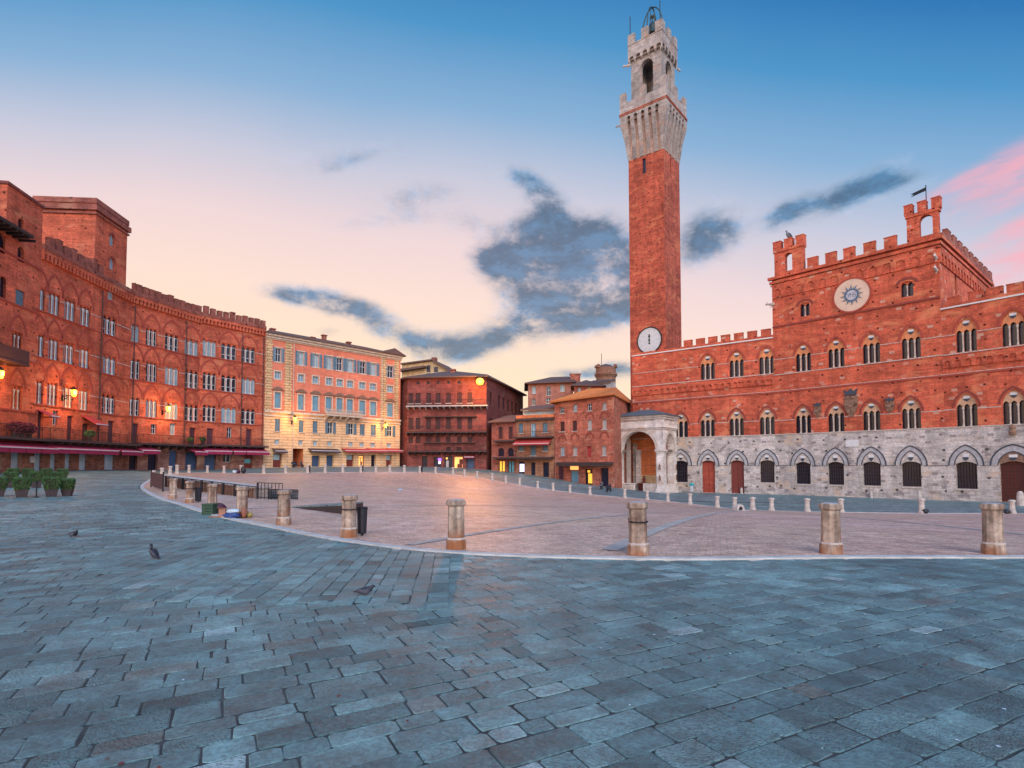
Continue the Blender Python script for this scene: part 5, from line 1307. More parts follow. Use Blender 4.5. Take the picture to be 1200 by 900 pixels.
# tower of the palace
W = WS[0]; ua, ub = W.u(112, 255), min(W.u(149, 275), W.L-.02); za = st_top[0]-.2; zt = (W.z(112, 241)+W.z(149, 261.5))/2; print('sanst tower', W.z(112, 241), W.z(149, 261.5))
tb = MB(); ow = [Op(W.u(131.5, a)-.45, W.u(131.5, a)+.45, W.z(131.5, b), W.z(131.5, a), 'round', None, .25) for a, b in ((275, 289), (302.5, 316.5))]
wall_face(tb, W, ua, ub, za, zt, ow, .02)
e = 6.0; sd_ = Wall(W.P(ua, 0, -e).xy, W.P(ua, 0, .02).xy); wall_face(tb, sd_, 0, sd_.L, za-1, zt)
s2_ = Wall(W.P(ub, 0, .02).xy, W.P(ub, 0, -e).xy); wall_face(tb, s2_, 0, s2_.L, za-1, zt)
tb.poly([W.P(ua, za, -e), W.P(ub, za, -e), W.P(ub, zt, -e), W.P(ua, zt, -e)][::-1])
twr = obj('tower', tb, M['curved_brick'], sans)
cb = MB()
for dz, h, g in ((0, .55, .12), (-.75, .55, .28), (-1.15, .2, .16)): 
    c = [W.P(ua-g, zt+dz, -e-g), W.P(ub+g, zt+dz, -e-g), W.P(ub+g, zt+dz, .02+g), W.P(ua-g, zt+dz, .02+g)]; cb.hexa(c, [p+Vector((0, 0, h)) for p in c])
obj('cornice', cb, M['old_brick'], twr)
for o in ow:
    w_ = simple_window(twr, W, Op(o.u0, o.u1, o.z0, o.z1, 'round', None, .24), {}, 'blind')
    hb = MB(); hood(hb, W, o, .03, .2, .02, .06); obj('arch_moulding', hb, M['dark_arch'], w_)

def pipe(root, W, u, z0, z1):
    mb = MB(); mb.tube(W.P(u, z0, .1), W.P(u, z1, .1), .06, 6)
    z = z0+1
    while z < z1: mb.wbox(W, u-.1, u+.1, z, z+.06, 0, .17); z += 3
    obj('drainpipe', mb, M['terrace'] if root is sans else M['stone_trim'], root)
for k, px in ((0, 113), (1, 152.5), (1, 214), (2, 281), (2, 306)): pipe(sans, WS[k], WS[k].u(px), TZ[k]+.05, st_top[k]-1.1)
# ------------------------------------------------------------------ house and tower at the far left
A0 = (-40.35, 38.0); WA = Wall(A0, S0)
lh = thing('corner_house', 'red brick tower house with overhanging dark eave and wooden balcony', 'house', (-46, 46, hz(-42, 46)-.3))
zA = WA.z(18, 277); hb_ = MB(); lb = MB(); zl = 4.05
opsA = []; tri = []
for px, a, b, w in ((20.5, 452, 480, 13), (21, 389, 418, 13)):
    u = WA.u(px, a); hw = (WA.u(px+w/2)-WA.u(px-w/2))/2; tri.append(Op(u-hw, u+hw, WA.z(px, b), WA.z(px, a), None, 0, .35))
for dx in (4.2, 8.4):
    for o in tri[:2]: tri.append(Op(o.u0-dx, o.u1-dx, o.z0, o.z1, None, 0, .35))
wins = [Op(WA.u(23.5, 350)-.55, WA.u(23.5, 350)+.55, WA.z(23.5, 359), WA.z(23.5, 340), None, 0, .25), Op(WA.u(3.5, 335)-.35, WA.u(3.5, 335)+.35, WA.z(3.5, 349), WA.z(3.5, 324), 'round', None, .25)]
slits = [Op(WA.u(24.5, 298)-.4, WA.u(24.5, 298)+.4, WA.z(24.5, 307), WA.z(24.5, 289), 'round', None, .3)]
hi = Op(WA.u(25, 267)-.42, WA.u(25, 267)+.42, WA.z(25, 279), WA.z(25, 256), 'round', None, .3)
arch1 = Op(WA.u(1, 284)-.7, WA.u(1, 284)+.7, WA.z(1, 296), WA.z(1, 272), 'round', None, .3)
zAt = WA.z(25, 227); uT = WA.u(8.7, 220)
shA = []
for px, a, b, w in ((19, 529, 550, 12.6), (-2, 529, 551, 9), (-20, 529, 552, 12)):
    u = WA.u(px); hw = (WA.u(px+w/2)-WA.u(px-w/2))/2; shA.append(Op(u-hw, u+hw, gz(WA, u)+.03, 3.1, None, 0, .4))
wall_face(lb, WA, 0, WA.L, -.5, zl-.2, shA); wall_face(hb_, WA, 0, uT, zl-.2, zA, tri+wins+[arch1]); wall_face(hb_, WA, uT, WA.L, zl-.2, zAt, tri+wins+slits+[hi])
e = 8
for u, z0, z1, rev_ in ((0, -.5, zA, 1), (uT, zA-.5, zAt, 1), (WA.L, 12, zAt, 0)):
    q = [WA.P(u, z0, -e), WA.P(u, z0, 0), WA.P(u, z1, 0), WA.P(u, z1, -e)]; hb_.poly(q if rev_ else q[::-1])
hb_.poly([WA.P(uT, zAt, 0), WA.P(WA.L, zAt, 0), WA.P(WA.L, zAt, -e), WA.P(uT, zAt, -e)])
obj('brick_wall', hb_, M['curved_brick'], lh); obj('shop_wall', lb, M['shop_stone'], lh)
mb = MB(); mb.wbox(WA, -.5, WA.u(20, 272), zA-.05, zA+.2, -e, 1.3); mb.poly([WA.P(-.5, zA+.2, 1.3), WA.P(WA.u(20, 272), zA+.2, 1.3), WA.P(WA.u(20, 272), zA+1.6, -4), WA.P(-.5, zA+1.6, -4)])
for i in range(14): u = i*.75; mb.wbox(WA, u, u+.14, zA-.25, zA-.05, 0, 1.25)
obj('eave', mb, M['eave'], lh)
mb = MB(); mb.wbox(WA, uT-.1, WA.L+.1, zAt, zAt+.25, -e, .12); obj('coping', mb, M['dark_brick'], lh)
for o in tri: trifora(lh, WA, o, 3, M['curved_brick'], M['dark_glass'], None, .97, None, M['pale_stone']); hbm = MB(); hood(hbm, WA, Op(o.u0-.25, o.u1+.25, o.z0, o.z1+1.3, 'point', 1.5), 0, .22, 0, .05); obj('blind_arch', hbm, M['arch_brick'], lh)
simple_window(lh, WA, wins[0], {'closed': 'blue_shutter'}, 'dark_glass')
for o in (wins[1], slits[0], hi, arch1): simple_window(lh, WA, o, {}, 'dark_glass')
for o in shA: panel_door(lh, WA, o, 'roller', 'roller_shutter', 9)
for z in (WA.z(20, 358), WA.z(20, 420), tri[0].z0-.1, WA.z(20, 302)): course(lh, WA, 0, WA.L, z, .16, .1, M['arch_brick'])
tb = MB(); tb.wbox(WA, 0, WA.L, zl-.22, zl, -.05, 1.35); obj('terrace_slab', tb, M['terrace'], lh); iron_railing(lh, WA, .05, WA.L-.05, zl, .95, 1.3, .18, 'green_iron')
for a, b in ((-50, -20), (-19, 1), (2, 20.5), (21.5, 41.5)): awning(lh, WA, WA.u(a), WA.u(b), zl-.28, 1.8, .62, 'awning', .42)
# covered wooden balcony
zb = WA.z(8, 428); mb = MB(); mb.wbox(WA, 1, WA.u(10), zb, zb+.2, 0, 1.3); mb.wbox(WA, 1, WA.u(10), zb+.2, zb+1.3, 1.15, 1.25)
mb.wbox(WA, WA.u(10)-.1, WA.u(10), zb+.2, zb+1.3, 0, 1.15)
for i in range(8): mb.wbox(WA, 1.2+i*.8, 1.35+i*.8, zb-.35, zb, 0, 1.2)
obj('balcony', mb, M['dark_shutter'], lh)

# ------------------------------------------------------------------ yellow and salmon palace
Y0, Y1 = xy(308.5, 82.2), xy(468.5, 100.5); WY = Wall(Y0, Y1)
yel = thing('striped_palace', 'salmon and cream palace with blue grey shutters, rusticated lower floors and stone quoins', 'palace', ((Y0.x+Y1.x)/2-3, (Y0.y+Y1.y)/2+4, hz(-28, 92)-.3))
zyt = (WY.z(315, 392)+WY.z(462, 418.5))/2; print('yellow top', WY.z(315, 392), WY.z(462, 418.5)); zst = (WY.z(308, 482)+WY.z(467, 494))/2
zst = (WY.z(320, 483.5)+WY.z(460, 493.5))/2; print('yel string', WY.z(320, 483.5), WY.z(460, 493.5))
def yrow(lst, w, kind=None, depth=.28, nm=None): return row_ops(WY, [(300+x/5, 380+a/5, 380+b/5, w) for x, a, b in lst], kind, None, None if kind else 0, depth, nm)
xs = (131, 265, 352, 430, 490, 553, 626, 688, 788)
y1r = yrow([(x, c-37, c+37) for x, c in zip(xs, (175, 195, 208, 222, 233, 242, 260, 267, 286))], 6.6, nm='y1')
y2r = yrow([(x, c-20, c+20) for x, c in zip((127, 264, 349, 428, 491, 551, 622, 685, 785), (297, 315, 325, 335, 341, 349, 361, 368, 382))], 7.0, nm='y2')
y3r = yrow([(x, c-42, c+42) for x, c in zip((126, 263, 348, 426, 489, 549, 622, 686, 785), (443, 457, 462, 470, 477, 482, 487, 495, 503))], 7.0, nm='y3')
y4r = yrow([(x, c-33, c+33) for x, c in zip((126, 265, 348, 436, 557, 623, 687, 784), (592, 600, 602, 606, 611, 617, 620, 626))], 6.0, nm='y4')
y5r = yrow([(x, c-14, c+14) for x, c in zip((123, 262, 348, 433, 555, 620, 685, 780), (688, 697, 700, 701, 703, 705, 706, 708))], 5.6, nm='y5')
ym = MB(); yb = MB()
gl = hz(-28, 90)-1.5
dY = [(125, 757, 10.5, 'red'), (243, 728, 13.5, 'pas'), (351, 770, 9.5, 'navy'), (434, 768, 8.5, 'navy'), (552, 765, 9, 'red'), (618, 768, 6.5, 'lit'), (688, 765, 5.5, 'glass'), (780, 765, 7, 'red')]
dops = []
for x, a, w, t in dY:
    px = 300+x/5; u = WY.u(px); hw = (WY.u(px+w/2)-WY.u(px-w/2))/2; dops.append((Op(u-hw, u+hw, gz(WY, u)+.02, WY.z(px, 380+a/5), None, 0, .5 if t != 'pas' else 3.0), t))
wall_face(ym, WY, 0, WY.L, zst, zyt, y1r+y2r+y3r); obj('plaster_wall', ym, M['salmon'], yel)
wall_face(yb, WY, 0, WY.L, gl, zst, y4r+y5r+[o for o, t in dops]); closed_body(yb, [Y0, Y1], [Y1+Vector((-7, 9)), Y0+Vector((-8, 8))], gl, zyt, 0, True); obj('rusticated_wall', yb, M['rusticated'], yel)
for a, b in ((45, 95), (165, 210), (728, 765), (808, 838)):
    qb = MB(); ua, ub = WY.u(300+a/5, 445), WY.u(300+b/5, 445); z = zst+.3; i = 0
    ua = max(ua, 0); ub = min(ub, WY.L)
    while z < zyt-.1:
        h = min(.40, zyt-z); k = .14 if i % 2 else 0; qb.wbox(WY, ua+k, ub-k, z+.03, z+h, 0, .1); z += h; i += 1
    obj('quoins', qb, M['quoin'], yel)
for o in y1r: simple_window(yel, WY, o, {'frame': 1, 'shut': 'blue_shutter', 'surround': 1}, 'blind' if rev.random() < .45 else 'dark_glass')
for o in y2r: simple_window(yel, WY, o, {'surround': 1, 'frame': 1}, 'teal_blind')
for o in y3r: simple_window(yel, WY, o, {'surround': 1, 'closed': 'teal_blind', 'pediment': 1}, 'dark_glass')
for i, o in enumerate(y4r):
    if i in (3, 4, 7): simple_window(yel, WY, o, {'frame': 1, 'shut': 'blue_shutter'}, 'dark_glass')
    else: simple_window(yel, WY, o, {'closed': 'blue_shutter', 'sill': 1}, 'dark_glass')
for o in y5r: simple_window(yel, WY, o, {'frame': 1}, 'blind')
for o, t in dops:
    if t == 'red': d = panel_door(yel, WY, o, 'brown_door'); c = MB(); c.wbox(WY, o.u0+.2, o.u1-.2, o.z0+1.1, o.z0+1.9, -.40, -.36); obj('door_glass', c, M['blind'], d)
    elif t == 'navy': panel_door(yel, WY, o, 'navy_roller', 'roller_shutter', 9)
    elif t == 'lit':
        g = MB(); pane(g, WY, o, -.45); ld = obj('lit_doorway', g, M['lit_window'], yel); g = MB(); h_ = o.z1-o.z0; w_ = o.u1-o.u0
        for a_, b_, c_, d_ in ((0, .08, 0, 1), (.92, 1, 0, 1), (.46, .52, 0, .75), (.08, .92, .75, .79), (.08, .92, .94, 1)): g.wbox(WY, o.u0+w_*a_, o.u0+w_*b_, o.z0+h_*c_, o.z0+h_*d_, -.3, -.22)
        obj('door_frame', g, M['brown_door'], ld); g = MB(); g.wbox(WY, o.u0+w_*.6, o.u0+w_*.85, o.z0, o.z0+h_*.45, -.42, -.34); obj('display', g, M['crest'], ld)
    elif t == 'glass': panel_door(yel, WY, o, 'dark_glass')
    else:
        g = MB(); pane(g, WY, o, -2.95); obj('passage_back', g, M['red_plaster'], yel)
        g = MB(); 
        for uu in (o.u0, o.u1): g.wbox(WY, uu-.01, uu+.01, o.z0, o.z1, -2.9, -.05)
        obj('passage_side', g, M['orange_plaster'], yel)
pipe(yel, WY, WY.u(342), gz(WY, 4)+.2, zyt-.6); pipe(yel, WY, WY.u(446.5), gz(WY, 18)+.2, zyt-.6)
# cornice, string course, balcony
for z, h, p in ((zyt+.05, .3, .55), (zyt-.28, .25, .32), (zyt-.5, .15, .15)): course(yel, WY, -.1, WY.L+.1, z, h, p, M['stone_trim'], 'cornice')
for z, h, p in ((zst+.15, .3, .25), (zst-.45, .2, .15)): course(yel, WY, 0, WY.L, z, h, p, M['stone_trim'])
ua, ub = WY.u(377), WY.u(420.5); bb = MB(); bb.wbox(WY, ua, ub, zst+.05, zst+.25, 0, 1.15)
for i in range(6): u = ua+.4+(ub-ua-.8)*i/5; bb.wprism(Wall(WY.P(u, 0, 0).xy, WY.P(u, 0, 1.2).xy), [(0, zst+.05), (1.0, zst+.05), (.9, zst-.15), (.2, zst-.75), (0, zst-.8)], -.13, .13)
bal = obj('balcony', bb, M['stone_trim'], yel)
rb_ = MB(); n = int((ub-ua)/.22)
for i in range(n): u = ua+.1+(ub-ua-.2)*i/(n-1); rb_.lathe(WY.P(u, zst+.25, 1.02), [(.04, 0), (.08, .25), (.04, .6), (.06, .75)], 6)
rb_.wbox(WY, ua, ub, zst+1.0, zst+1.12, .92, 1.14); obj('balustrade', rb_, M['stone_trim'], bal)
for a, b, m_ in ((90, 165, 'terrace'), (302, 476, 'terrace'), (500, 640, 'red_awning'), (641, 752, 'red_awning'), (755, 838, 'red_awning')):
    awning(yel, WY, WY.u(300+a/5), WY.u(300+b/5), WY.z(300+(a+b)/10, 380+728/5), 1.1, .4, m_, .3)
rf_ = MB(); e1 = .8; q = [WY.P(-.2, zyt+.2, e1), WY.P(WY.L+.6, zyt+.2, e1), WY.P(WY.L+.6, zyt+.2, -10), WY.P(-.2, zyt+.2, -10)]; r1, r2 = WY.P(3, zyt+2.0, -5), WY.P(WY.L-4, zyt+2.0, -5)
rf_.hexa(q, [p+Vector((0, 0, .1)) for p in q]); q = [p+Vector((0, 0, .102)) for p in q]
rf_.poly([q[0], q[1], r2, r1]); rf_.poly([q[1], q[2], r2]); rf_.poly([q[2], q[3], r1, r2]); rf_.poly([q[3], q[0], r1])
n = 46
for i in range(n): 
    f = i/(n-1); a = q[0].lerp(q[1], f); b = r1.lerp(r2, f); rf_.tube(a, b, .05, 4)
roof = obj('roof', rf_, M['roof_tile'], yel)
mb = MB(); 
pk = [WY.P(WY.L-4.5, zyt+.3, .85), WY.P(WY.L+.7, zyt+.3, .85)]; mb.wprism(WY, [(WY.L-4.5, zyt+.31), (WY.L+.7, zyt+.31), (WY.L-1.9, zyt+1.35)], -3.0, .86); obj('gable', mb, M['roof_tile'], yel)
for px, h in ((391, .5), (420, .1), (330, 0), (377, -.2)):
    u = WY.u(px, 395); mb = MB(); mb.wbox(WY, u-.3, u+.3, zyt+.9, zyt+1.6+h, -3.2, -2.6); mb.wbox(WY, u-.4, u+.4, zyt+1.6+h, zyt+1.75+h, -3.3, -2.5); obj('chimney', mb, M['old_brick'], roof)

# ------------------------------------------------------------------ dark red palace with three balconies
D0, D1, D2, D3 = xy(467.6, 103), xy(477, 100), xy(570, 98.5), xy(613, 125)
WDa, WD, WDr = Wall(D0, D1), Wall(D1, D2), Wall(D2, D3)
drk = thing('balcony_palace', 'dark red brick palace with three rows of balconies and wide tiled roof', 'palace', (-11, 104, hz(-11, 100)-.3))
zx = lambda x, y: (450+x/5.625, 400+y/5.625)
zdt = WD.z(*zx(420, 243)); print('dark', zdt, WD.z(*zx(200, 243)))
def drow(pts, w, nm): return row_ops(WD, [(*zx(x, a), 400+b/5.625, w) for x, a, b in pts], None, None, 0, .3, nm)
dxs = (177, 225, 294, 356, 424, 497, 566)
d1 = drow([(x, 340, 408) for x in dxs], 5.6, 'd1'); d2_ = drow([(x, 503, 580) for x in dxs], 5.6, 'd2'); d3 = drow([(x, 628, 672) for x in dxs], 5.4, 'd3'); d0 = drow([(x, 262, 280) for x in (225, 292, 357, 425, 495)], 3.2, 'd0')
d4 = drow([(x, 698, 722) for x in (425, 495)], 5.4, 'd4')
gl = hz(-10, 99)
dsh = []
for x, a, w, t in ((268, 757, 6.5, 'k'), (352, 762, 9, 'purple'), (424, 757, 9, 'shop'), (490, 762, 10, 'lit'), (570, 770, 9, 'blue')):
    px, py = zx(x, a); u = WD.u(px); hw = (WD.u(px+w/2)-WD.u(px-w/2))/2; dsh.append((Op(u-hw, u+hw, gz(WD, u)+.02, WD.z(px, py), None, 0, .5), t))
mb = MB(); wall_face(mb, WD, 0, WD.L, gl-1.5, zdt, d0+d1+d2_+d3+d4+[o for o, t in dsh]); wall_face(mb, WDa, 0, WDa.L, gl-1.5, zdt)
rops = [Op(WDr.L*f-.9, WDr.L*f+.9, z, z+2.2, None, 0, .3) for f in (.1, .3, .42, .54, .66, .78) for z in (WD.z(*zx(500, 410)), WD.z(*zx(500, 585)))]
wall_face(mb, WDr, 0, WDr.L, gl-3, zdt, rops); closed_body(mb, [D0, D1, D2, D3], [(-6, 132), (-22, 118)], gl-1.5, zdt)
obj('brick_wall', mb, M['dark_brick'], drk)
for o in d1+d2_+d3+d4: simple_window(drk, WD, o, {'closed': 'dark_shutter', 'sill': 1} if o in d1 else {'closed': 'dark_shutter'}, 'dark_glass')
for o in d0: simple_window(drk, WD, o, {}, 'dark_glass')
for o in rops: simple_window(drk, WDr, o, {'closed': 'dark_shutter'}, 'dark_glass')
for o, t in dsh:
    if t in ('k', 'blue'): panel_door(drk, WD, o, 'navy_roller' if t == 'blue' else 'dark_glass', 'door'); continue
    g = MB(); pane(g, WD, o, -.48); sh = obj('shop_front', g, M['dark_glass'] if t != 'lit' else M['lit_window'], drk)
    w, h = o.u1-o.u0, o.z1-o.z0
    if t == 'purple':
        g = MB(); g.wbox(WD, o.u0+w*.55, o.u1-w*.05, o.z1-h*.4, o.z1-h*.12, -.3, -.2); obj('shop_sign', g, M['lit_purple'], sh); g = MB(); g.wbox(WD, o.u0+w*.6, o.u1-w*.12, o.z0+h*.3, o.z1-h*.42, -.3, -.22); obj('display', g, M['lit_white'], sh)
    if t == 'shop':
        g = MB(); g.lathe(WD.P(o.u0+w*.25, o.z1-h*.3, -.3), [(.05, 0), (.18, .1), (.18, .3), (.05, .4)], 8); obj('shop_lamp', g, M['lit_window'], sh); g = MB(); g.wbox(WD, o.u0+w*.15, o.u0+w*.5, o.z0, o.z0+h*.6, -.4, -.3); obj('display', g, M['white_plaster'], sh)
    if t == 'lit':
        g = MB(); g.wbox(WD, o.u0+w*.35, o.u1-w*.1, o.z0+.02, o.z0+h*.35, -.45, -.2); g.wbox(WD, o.u0+w*.55, o.u1-.05, o.z0+h*.35, o.z1-h*.2, -.45, -.4); obj('display', g, M['brown_door'], sh)
for i, (x0, x1, y) in enumerate(((150, 688, 430), (150, 680, 602), (165, 680, 728))):
    ua, ub = WD.u(zx(x0, 0)[0]), WD.u(zx(x1, 0)[0]); ua = max(ua, .05); z = WD.z(*zx(420, y)); mb = MB(); mb.wbox(WD, ua, ub, z-.08, z+.12, -.05, 1.15)
    n = 14
    for k in range(n): u = ua+.2+(ub-ua-.4)*k/(n-1); mb.wprism(Wall(WD.P(u, 0, 0).xy, WD.P(u, 0, 1.2).xy), [(0, z-.08), (1.05, z-.08), (1.0, z-.25), (0, z-.6)], -.1, .1)
    bl = obj('balcony', mb, M['terrace'] if i else M['grey_band'], drk); iron_railing(bl, WD, ua, ub, z+.12, .9, 1.1, .2, 'iron')
    if i < 2: aw = MB(); aw.wbox(WD, ua+3, ub-2, z-1.85+.0, z-1.7, 0, .5); obj('string_course', aw, M['terrace'], drk)
awning(drk, WD, WD.u(zx(535, 0)[0]), WD.u(zx(600, 0)[0]), WD.z(*zx(560, 752)), 1.0, .3, 'awning', .2)
mb = MB(); ap = Vector((-10, 113, zdt+3.4)); lst = [WDa.P(-.5, zdt, .6), WD.P(-.3, zdt, .9), WD.P(WD.L*.5, zdt, 1.0), WD.P(WD.L+.3, zdt, .9), WDr.P(WDr.L*.5, zdt, .9), WDr.P(WDr.L, zdt, .9), Vector((-5, 133, zdt)), Vector((-23, 119, zdt))]
mb.hexa([p for p in lst], [p+Vector((0, 0, .22)) for p in lst])
lst = [p+Vector((0, 0, .222)) for p in lst]; apa, apb = Vector((-12, 111, zdt+3.3)), Vector((-5, 115, zdt+3.2))
for i in range(len(lst)):
    a, b = lst[i], lst[(i+1) % len(lst)]; mid = (a+b)/2; tp = apa if mid.x < -7 else apb; mb.poly([a, b, tp])
mb.poly([lst[3], apb, apa]); mb.poly([lst[6], apa, apb])
obj('roof', mb, M['roof_tile'], drk)
mb = MB(); p = at(531, 434, 106); mb.box((p.x, p.y, zdt+.6), .8, .8, 1.9); mb.box((p.x, p.y, zdt+2.5), 1.1, 1.1, .2); obj('chimney', mb, M['old_brick'], drk)
# cream gabled house behind
cr0, cr1 = xy(470, 124), xy(528, 121); WC = Wall(cr0, cr1)
crm = thing('gabled_house', 'cream plastered gabled house rising behind the dark red balcony palace', 'house', (-19, 128, 1))
zc_ = lambda x, y: WC.z(*zx(x, y))
pts = [(0, 2), (WC.L, 2), (WC.L, zc_(428, 205)), (WC.u(zx(318, 0)[0]), zc_(318, 128)), (0, zc_(118, 155))]
mb = MB(); mb.wprism(WC, pts, -9, 0); obj('wall', mb, M['cream_plaster'], crm)
mb = MB(); mb.wstrip(WC, pts[2:], [(u, z+.3) for u, z in pts[2:]], -9.4, .6)
mb.wprism(WC, [(0, zc_(118, 188)), (WC.u(zx(275, 0)[0]), zc_(275, 165)), (WC.u(zx(275, 0)[0]), zc_(275, 178)), (0, zc_(118, 203))], 0.01, 1.4); obj('roof', mb, M['roof_tile'], crm)
for x in (289, 339):
    u = WC.u(zx(x, 0)[0]); mb = MB(); mb.wbox(WC, u-.45, u+.45, zc_(x, 205), zc_(x, 168 if x > 300 else 158), 0, .03); w_ = obj('window', mb, M['dark_glass'], crm)
    mb = MB(); mb.wbox(WC, u-.55, u+.55, zc_(x, 205)-.15, zc_(x, 205), 0, .12); obj('sill', mb, M['stone_trim'], w_)
mb = MB(); u = WC.u(zx(316, 0)[0]); mb.wbox(WC, u-.5, u+.5, zc_(316, 130), zc_(316, 103), -1.5, -.5); obj('chimney', mb, M['old_brick'], crm)

# ------------------------------------------------------------------ houses on the right of the far side
zy = lambda x, y: (570+x/5.622, 420+y/5.622)
P0, P1, P2 = xy(650, 92), xy(720, 82), xy(741, 98); WPk = Wall(P0, P1); WPs = Wall(P1, P2)
pnk = thing('brick_house', 'tall pinkish brick house with orange tiled roof and brown shop ledge, beside the chapel', 'house', (13, 90, hz(12, 88)-.5))
zpt = (WPk.z(652, 471.5)+WPk.z(718, 464))/2; print('pink', WPk.z(652, 471.5), WPk.z(718, 464))
mk = lambda W, x, y0, y1, w, kind=None: (lambda px: Op(W.u(px, zy(0, y0)[1])-(W.u(px+w/2)-W.u(px-w/2))/2, W.u(px, zy(0, y0)[1])+(W.u(px+w/2)-W.u(px-w/2))/2, W.z(px, zy(0, y1)[1]), W.z(px, zy(0, y0)[1]), kind, None if kind else 0, .3))(zy(x, 0)[0])
pr = [[(498, 322, 362), (583, 303, 350), (680, 297, 345), (776, 290, 338)], [(500, 418, 482), (581, 412, 478), (680, 405, 470), (777, 400, 468)], [(500, 582, 640), (583, 582, 640), (676, 580, 650), (774, 575, 640)]]
pops = [mk(WPk, *t, 5.4) for L in pr for t in L]
pd = [(mk(WPk, 490, 702, 795, 6.5, 'round'), 'dk'), (mk(WPk, 580, 740, 818, 9.5), 'blue'), (mk(WPk, 673, 728, 815, 9), 'lit'), (mk(WPk, 777, 722, 805, 9.5), 'dk')]
for o, t in pd: o.z0 = gz(WPk, (o.u0+o.u1)/2)+.02
mb = MB(); gl = hz(14, 84)-1.5; wall_face(mb, WPk, 0, WPk.L, gl, zpt, pops+[o for o, t in pd]); wall_face(mb, WPs, 0, WPs.L, gl, zpt); closed_body(mb, [P0, P1, P2], [(12, 105)], gl, zpt); obj('brick_wall', mb, M['pink_brick'], pnk)
pg = ['dark_glass', 'blind', 'dark_glass', 'pale', 'shut', 'shut', 'pale', 'pale', 'blind', 'pale', 'orange', 'pale']
M['pale_panel'] = plain('pale_panel', (.5, .4, .33), .7, var=.2)
for o, t in zip(pops, pg):
    if t == 'shut': simple_window(pnk, WPk, o, {'closed': 'dark_shutter', 'sill': 1}, 'dark_glass')
    elif t == 'orange': panel_door(pnk, WPk, o, 'red_awning')
    else: simple_window(pnk, WPk, o, {'frame': 1, 'sill': 1}, 'pale_panel' if t == 'pale' else t)
for x, y in ((583, 500), (680, 495), (776, 492), (500, 510), (680, 365), (776, 360)):
    px, py = zy(x, y); u, z = WPk.uz(px, py); hb2 = MB(); hood(hb2, WPk, Op(u-.75, u+.75, z-.9, z, 'round', .75), 0, .18, 0, .05); obj('relieving_arch', hb2, M['dark_arch'], pnk)
for o, t in pd:
    if t == 'blue': panel_door(pnk, WPk, o, 'teal_blind'); g = MB(); g.wbox(WPk, o.u0, o.u1, o.z1+.15, o.z1+.75, 0, .04); obj('transom_light', g, M['lit_window'], pnk)
    elif t == 'lit':
        d = panel_door(pnk, WPk, o, 'dark_glass'); w = o.u1-o.u0; g = MB(); g.wbox(WPk, o.u0+w*.4, o.u1-w*.15, o.z0+.2, o.z1-.7, -.2, -.1); g.wbox(WPk, o.u0+w*.3, o.u0+w*.6, o.z1-.55, o.z1-.2, -.2, -.1); obj('lit_pane', g, M['lit_yellow'], d)
    else: panel_door(pnk, WPk, o, 'plum_door' if o.kind else 'dark_glass')
ua, ub = WPk.u(zy(505, 0)[0]), WPk.u(zy(838, 0)[0]); z = WPk.z(*zy(670, 690)); mb = MB(); mb.wbox(WPk, ua, ub, z-.1, z+.15, 0, 1.5); mb.wbox(WPk, ua, ub, z-.45, z-.1, 1.35, 1.45)
for i in range(9): u = ua+.2+(ub-ua-.4)*i/8; mb.wbox(WPk, u-.08, u+.08, z-.35, z-.1, 0, 1.35)
obj('shop_ledge', mb, M['terrace'], pnk)
mb = MB(); q = [WPk.P(-.5, zpt, .8), WPk.P(WPk.L+.6, zpt, .8), WPs.P(WPs.L, zpt, .8), Vector((11, 106, zpt))]; mb.hexa(q, [p+Vector((0, 0, .18)) for p in q]); q = [p+Vector((0, 0, .182)) for p in q]
r1, r2 = at(690, 456, 91), at(722, 456, 89); r2.z = r1.z; mb.poly([q[0], q[1], r2, r1]); mb.poly([q[1], q[2], r2]); mb.poly([q[2], q[3], r1, r2]); mb.poly([q[3], q[0], r1])
for i in range(40): f = i/39; mb.tube(q[0].lerp(q[1], f), r1.lerp(r2, f), .06, 4)
obj('roof', mb, M['orange_tile'], pnk)
# tan house with red awning
T0, T1 = xy(605, 95.6), xy(649.5, 92.3); WT = Wall(T0, T1)
tan = thing('awning_house', 'narrow tan brick house with red awning over its balcony and white attic', 'house', (3, 98, hz(3, 94)-.5))
ztt = WT.z(*zy(330, 405)); tops = [mk(WT, 227, 430, 492, 5), mk(WT, 308, 428, 520, 5.6), mk(WT, 387, 425, 488, 5.6), mk(WT, 229, 575, 610, 6), mk(WT, 308, 572, 640, 6), mk(WT, 387, 570, 610, 6)]
td = [(mk(WT, 232, 680, 765, 7), 'w'), (mk(WT, 308, 685, 770, 5), 'k'), (mk(WT, 392, 685, 785, 7), 'k')]
for o, t in td: o.z0 = gz(WT, (o.u0+o.u1)/2)+.02
mb = MB(); gl = hz(3, 94)-1.5; wall_face(mb, WT, 0, WT.L, gl, ztt, tops+[o for o, t in td]); closed_body(mb, [T0, T1], [(7, 104), (1, 106)], gl, ztt); obj('brick_wall', mb, M['tan_brick'], tan)
for o in tops: simple_window(tan, WT, o, {'closed': 'blue_shutter', 'sill': 1} if o.z1-o.z0 < 2.2 else {'frame': 1}, 'teal_blind')
for o, t in td:
    d = panel_door(tan, WT, o, 'dark_glass')
    if t == 'w': g = MB(); g.wbox(WT, o.u0+.15, o.u1-.15, o.z0+.3, o.z0+1.6, -.2, -.12); obj('lit_display', g, M['lit_white'], d)
for y, pr_, h in ((400, .5, .35), (522, 1.2, .22), (655, 1.4, .28)): z = WT.z(*zy(320, y)); mb = MB(); mb.wbox(WT, .02, WT.L-.02, z-h/2, z+h/2, 0, pr_); obj('ledge', mb, M['terrace'], tan)
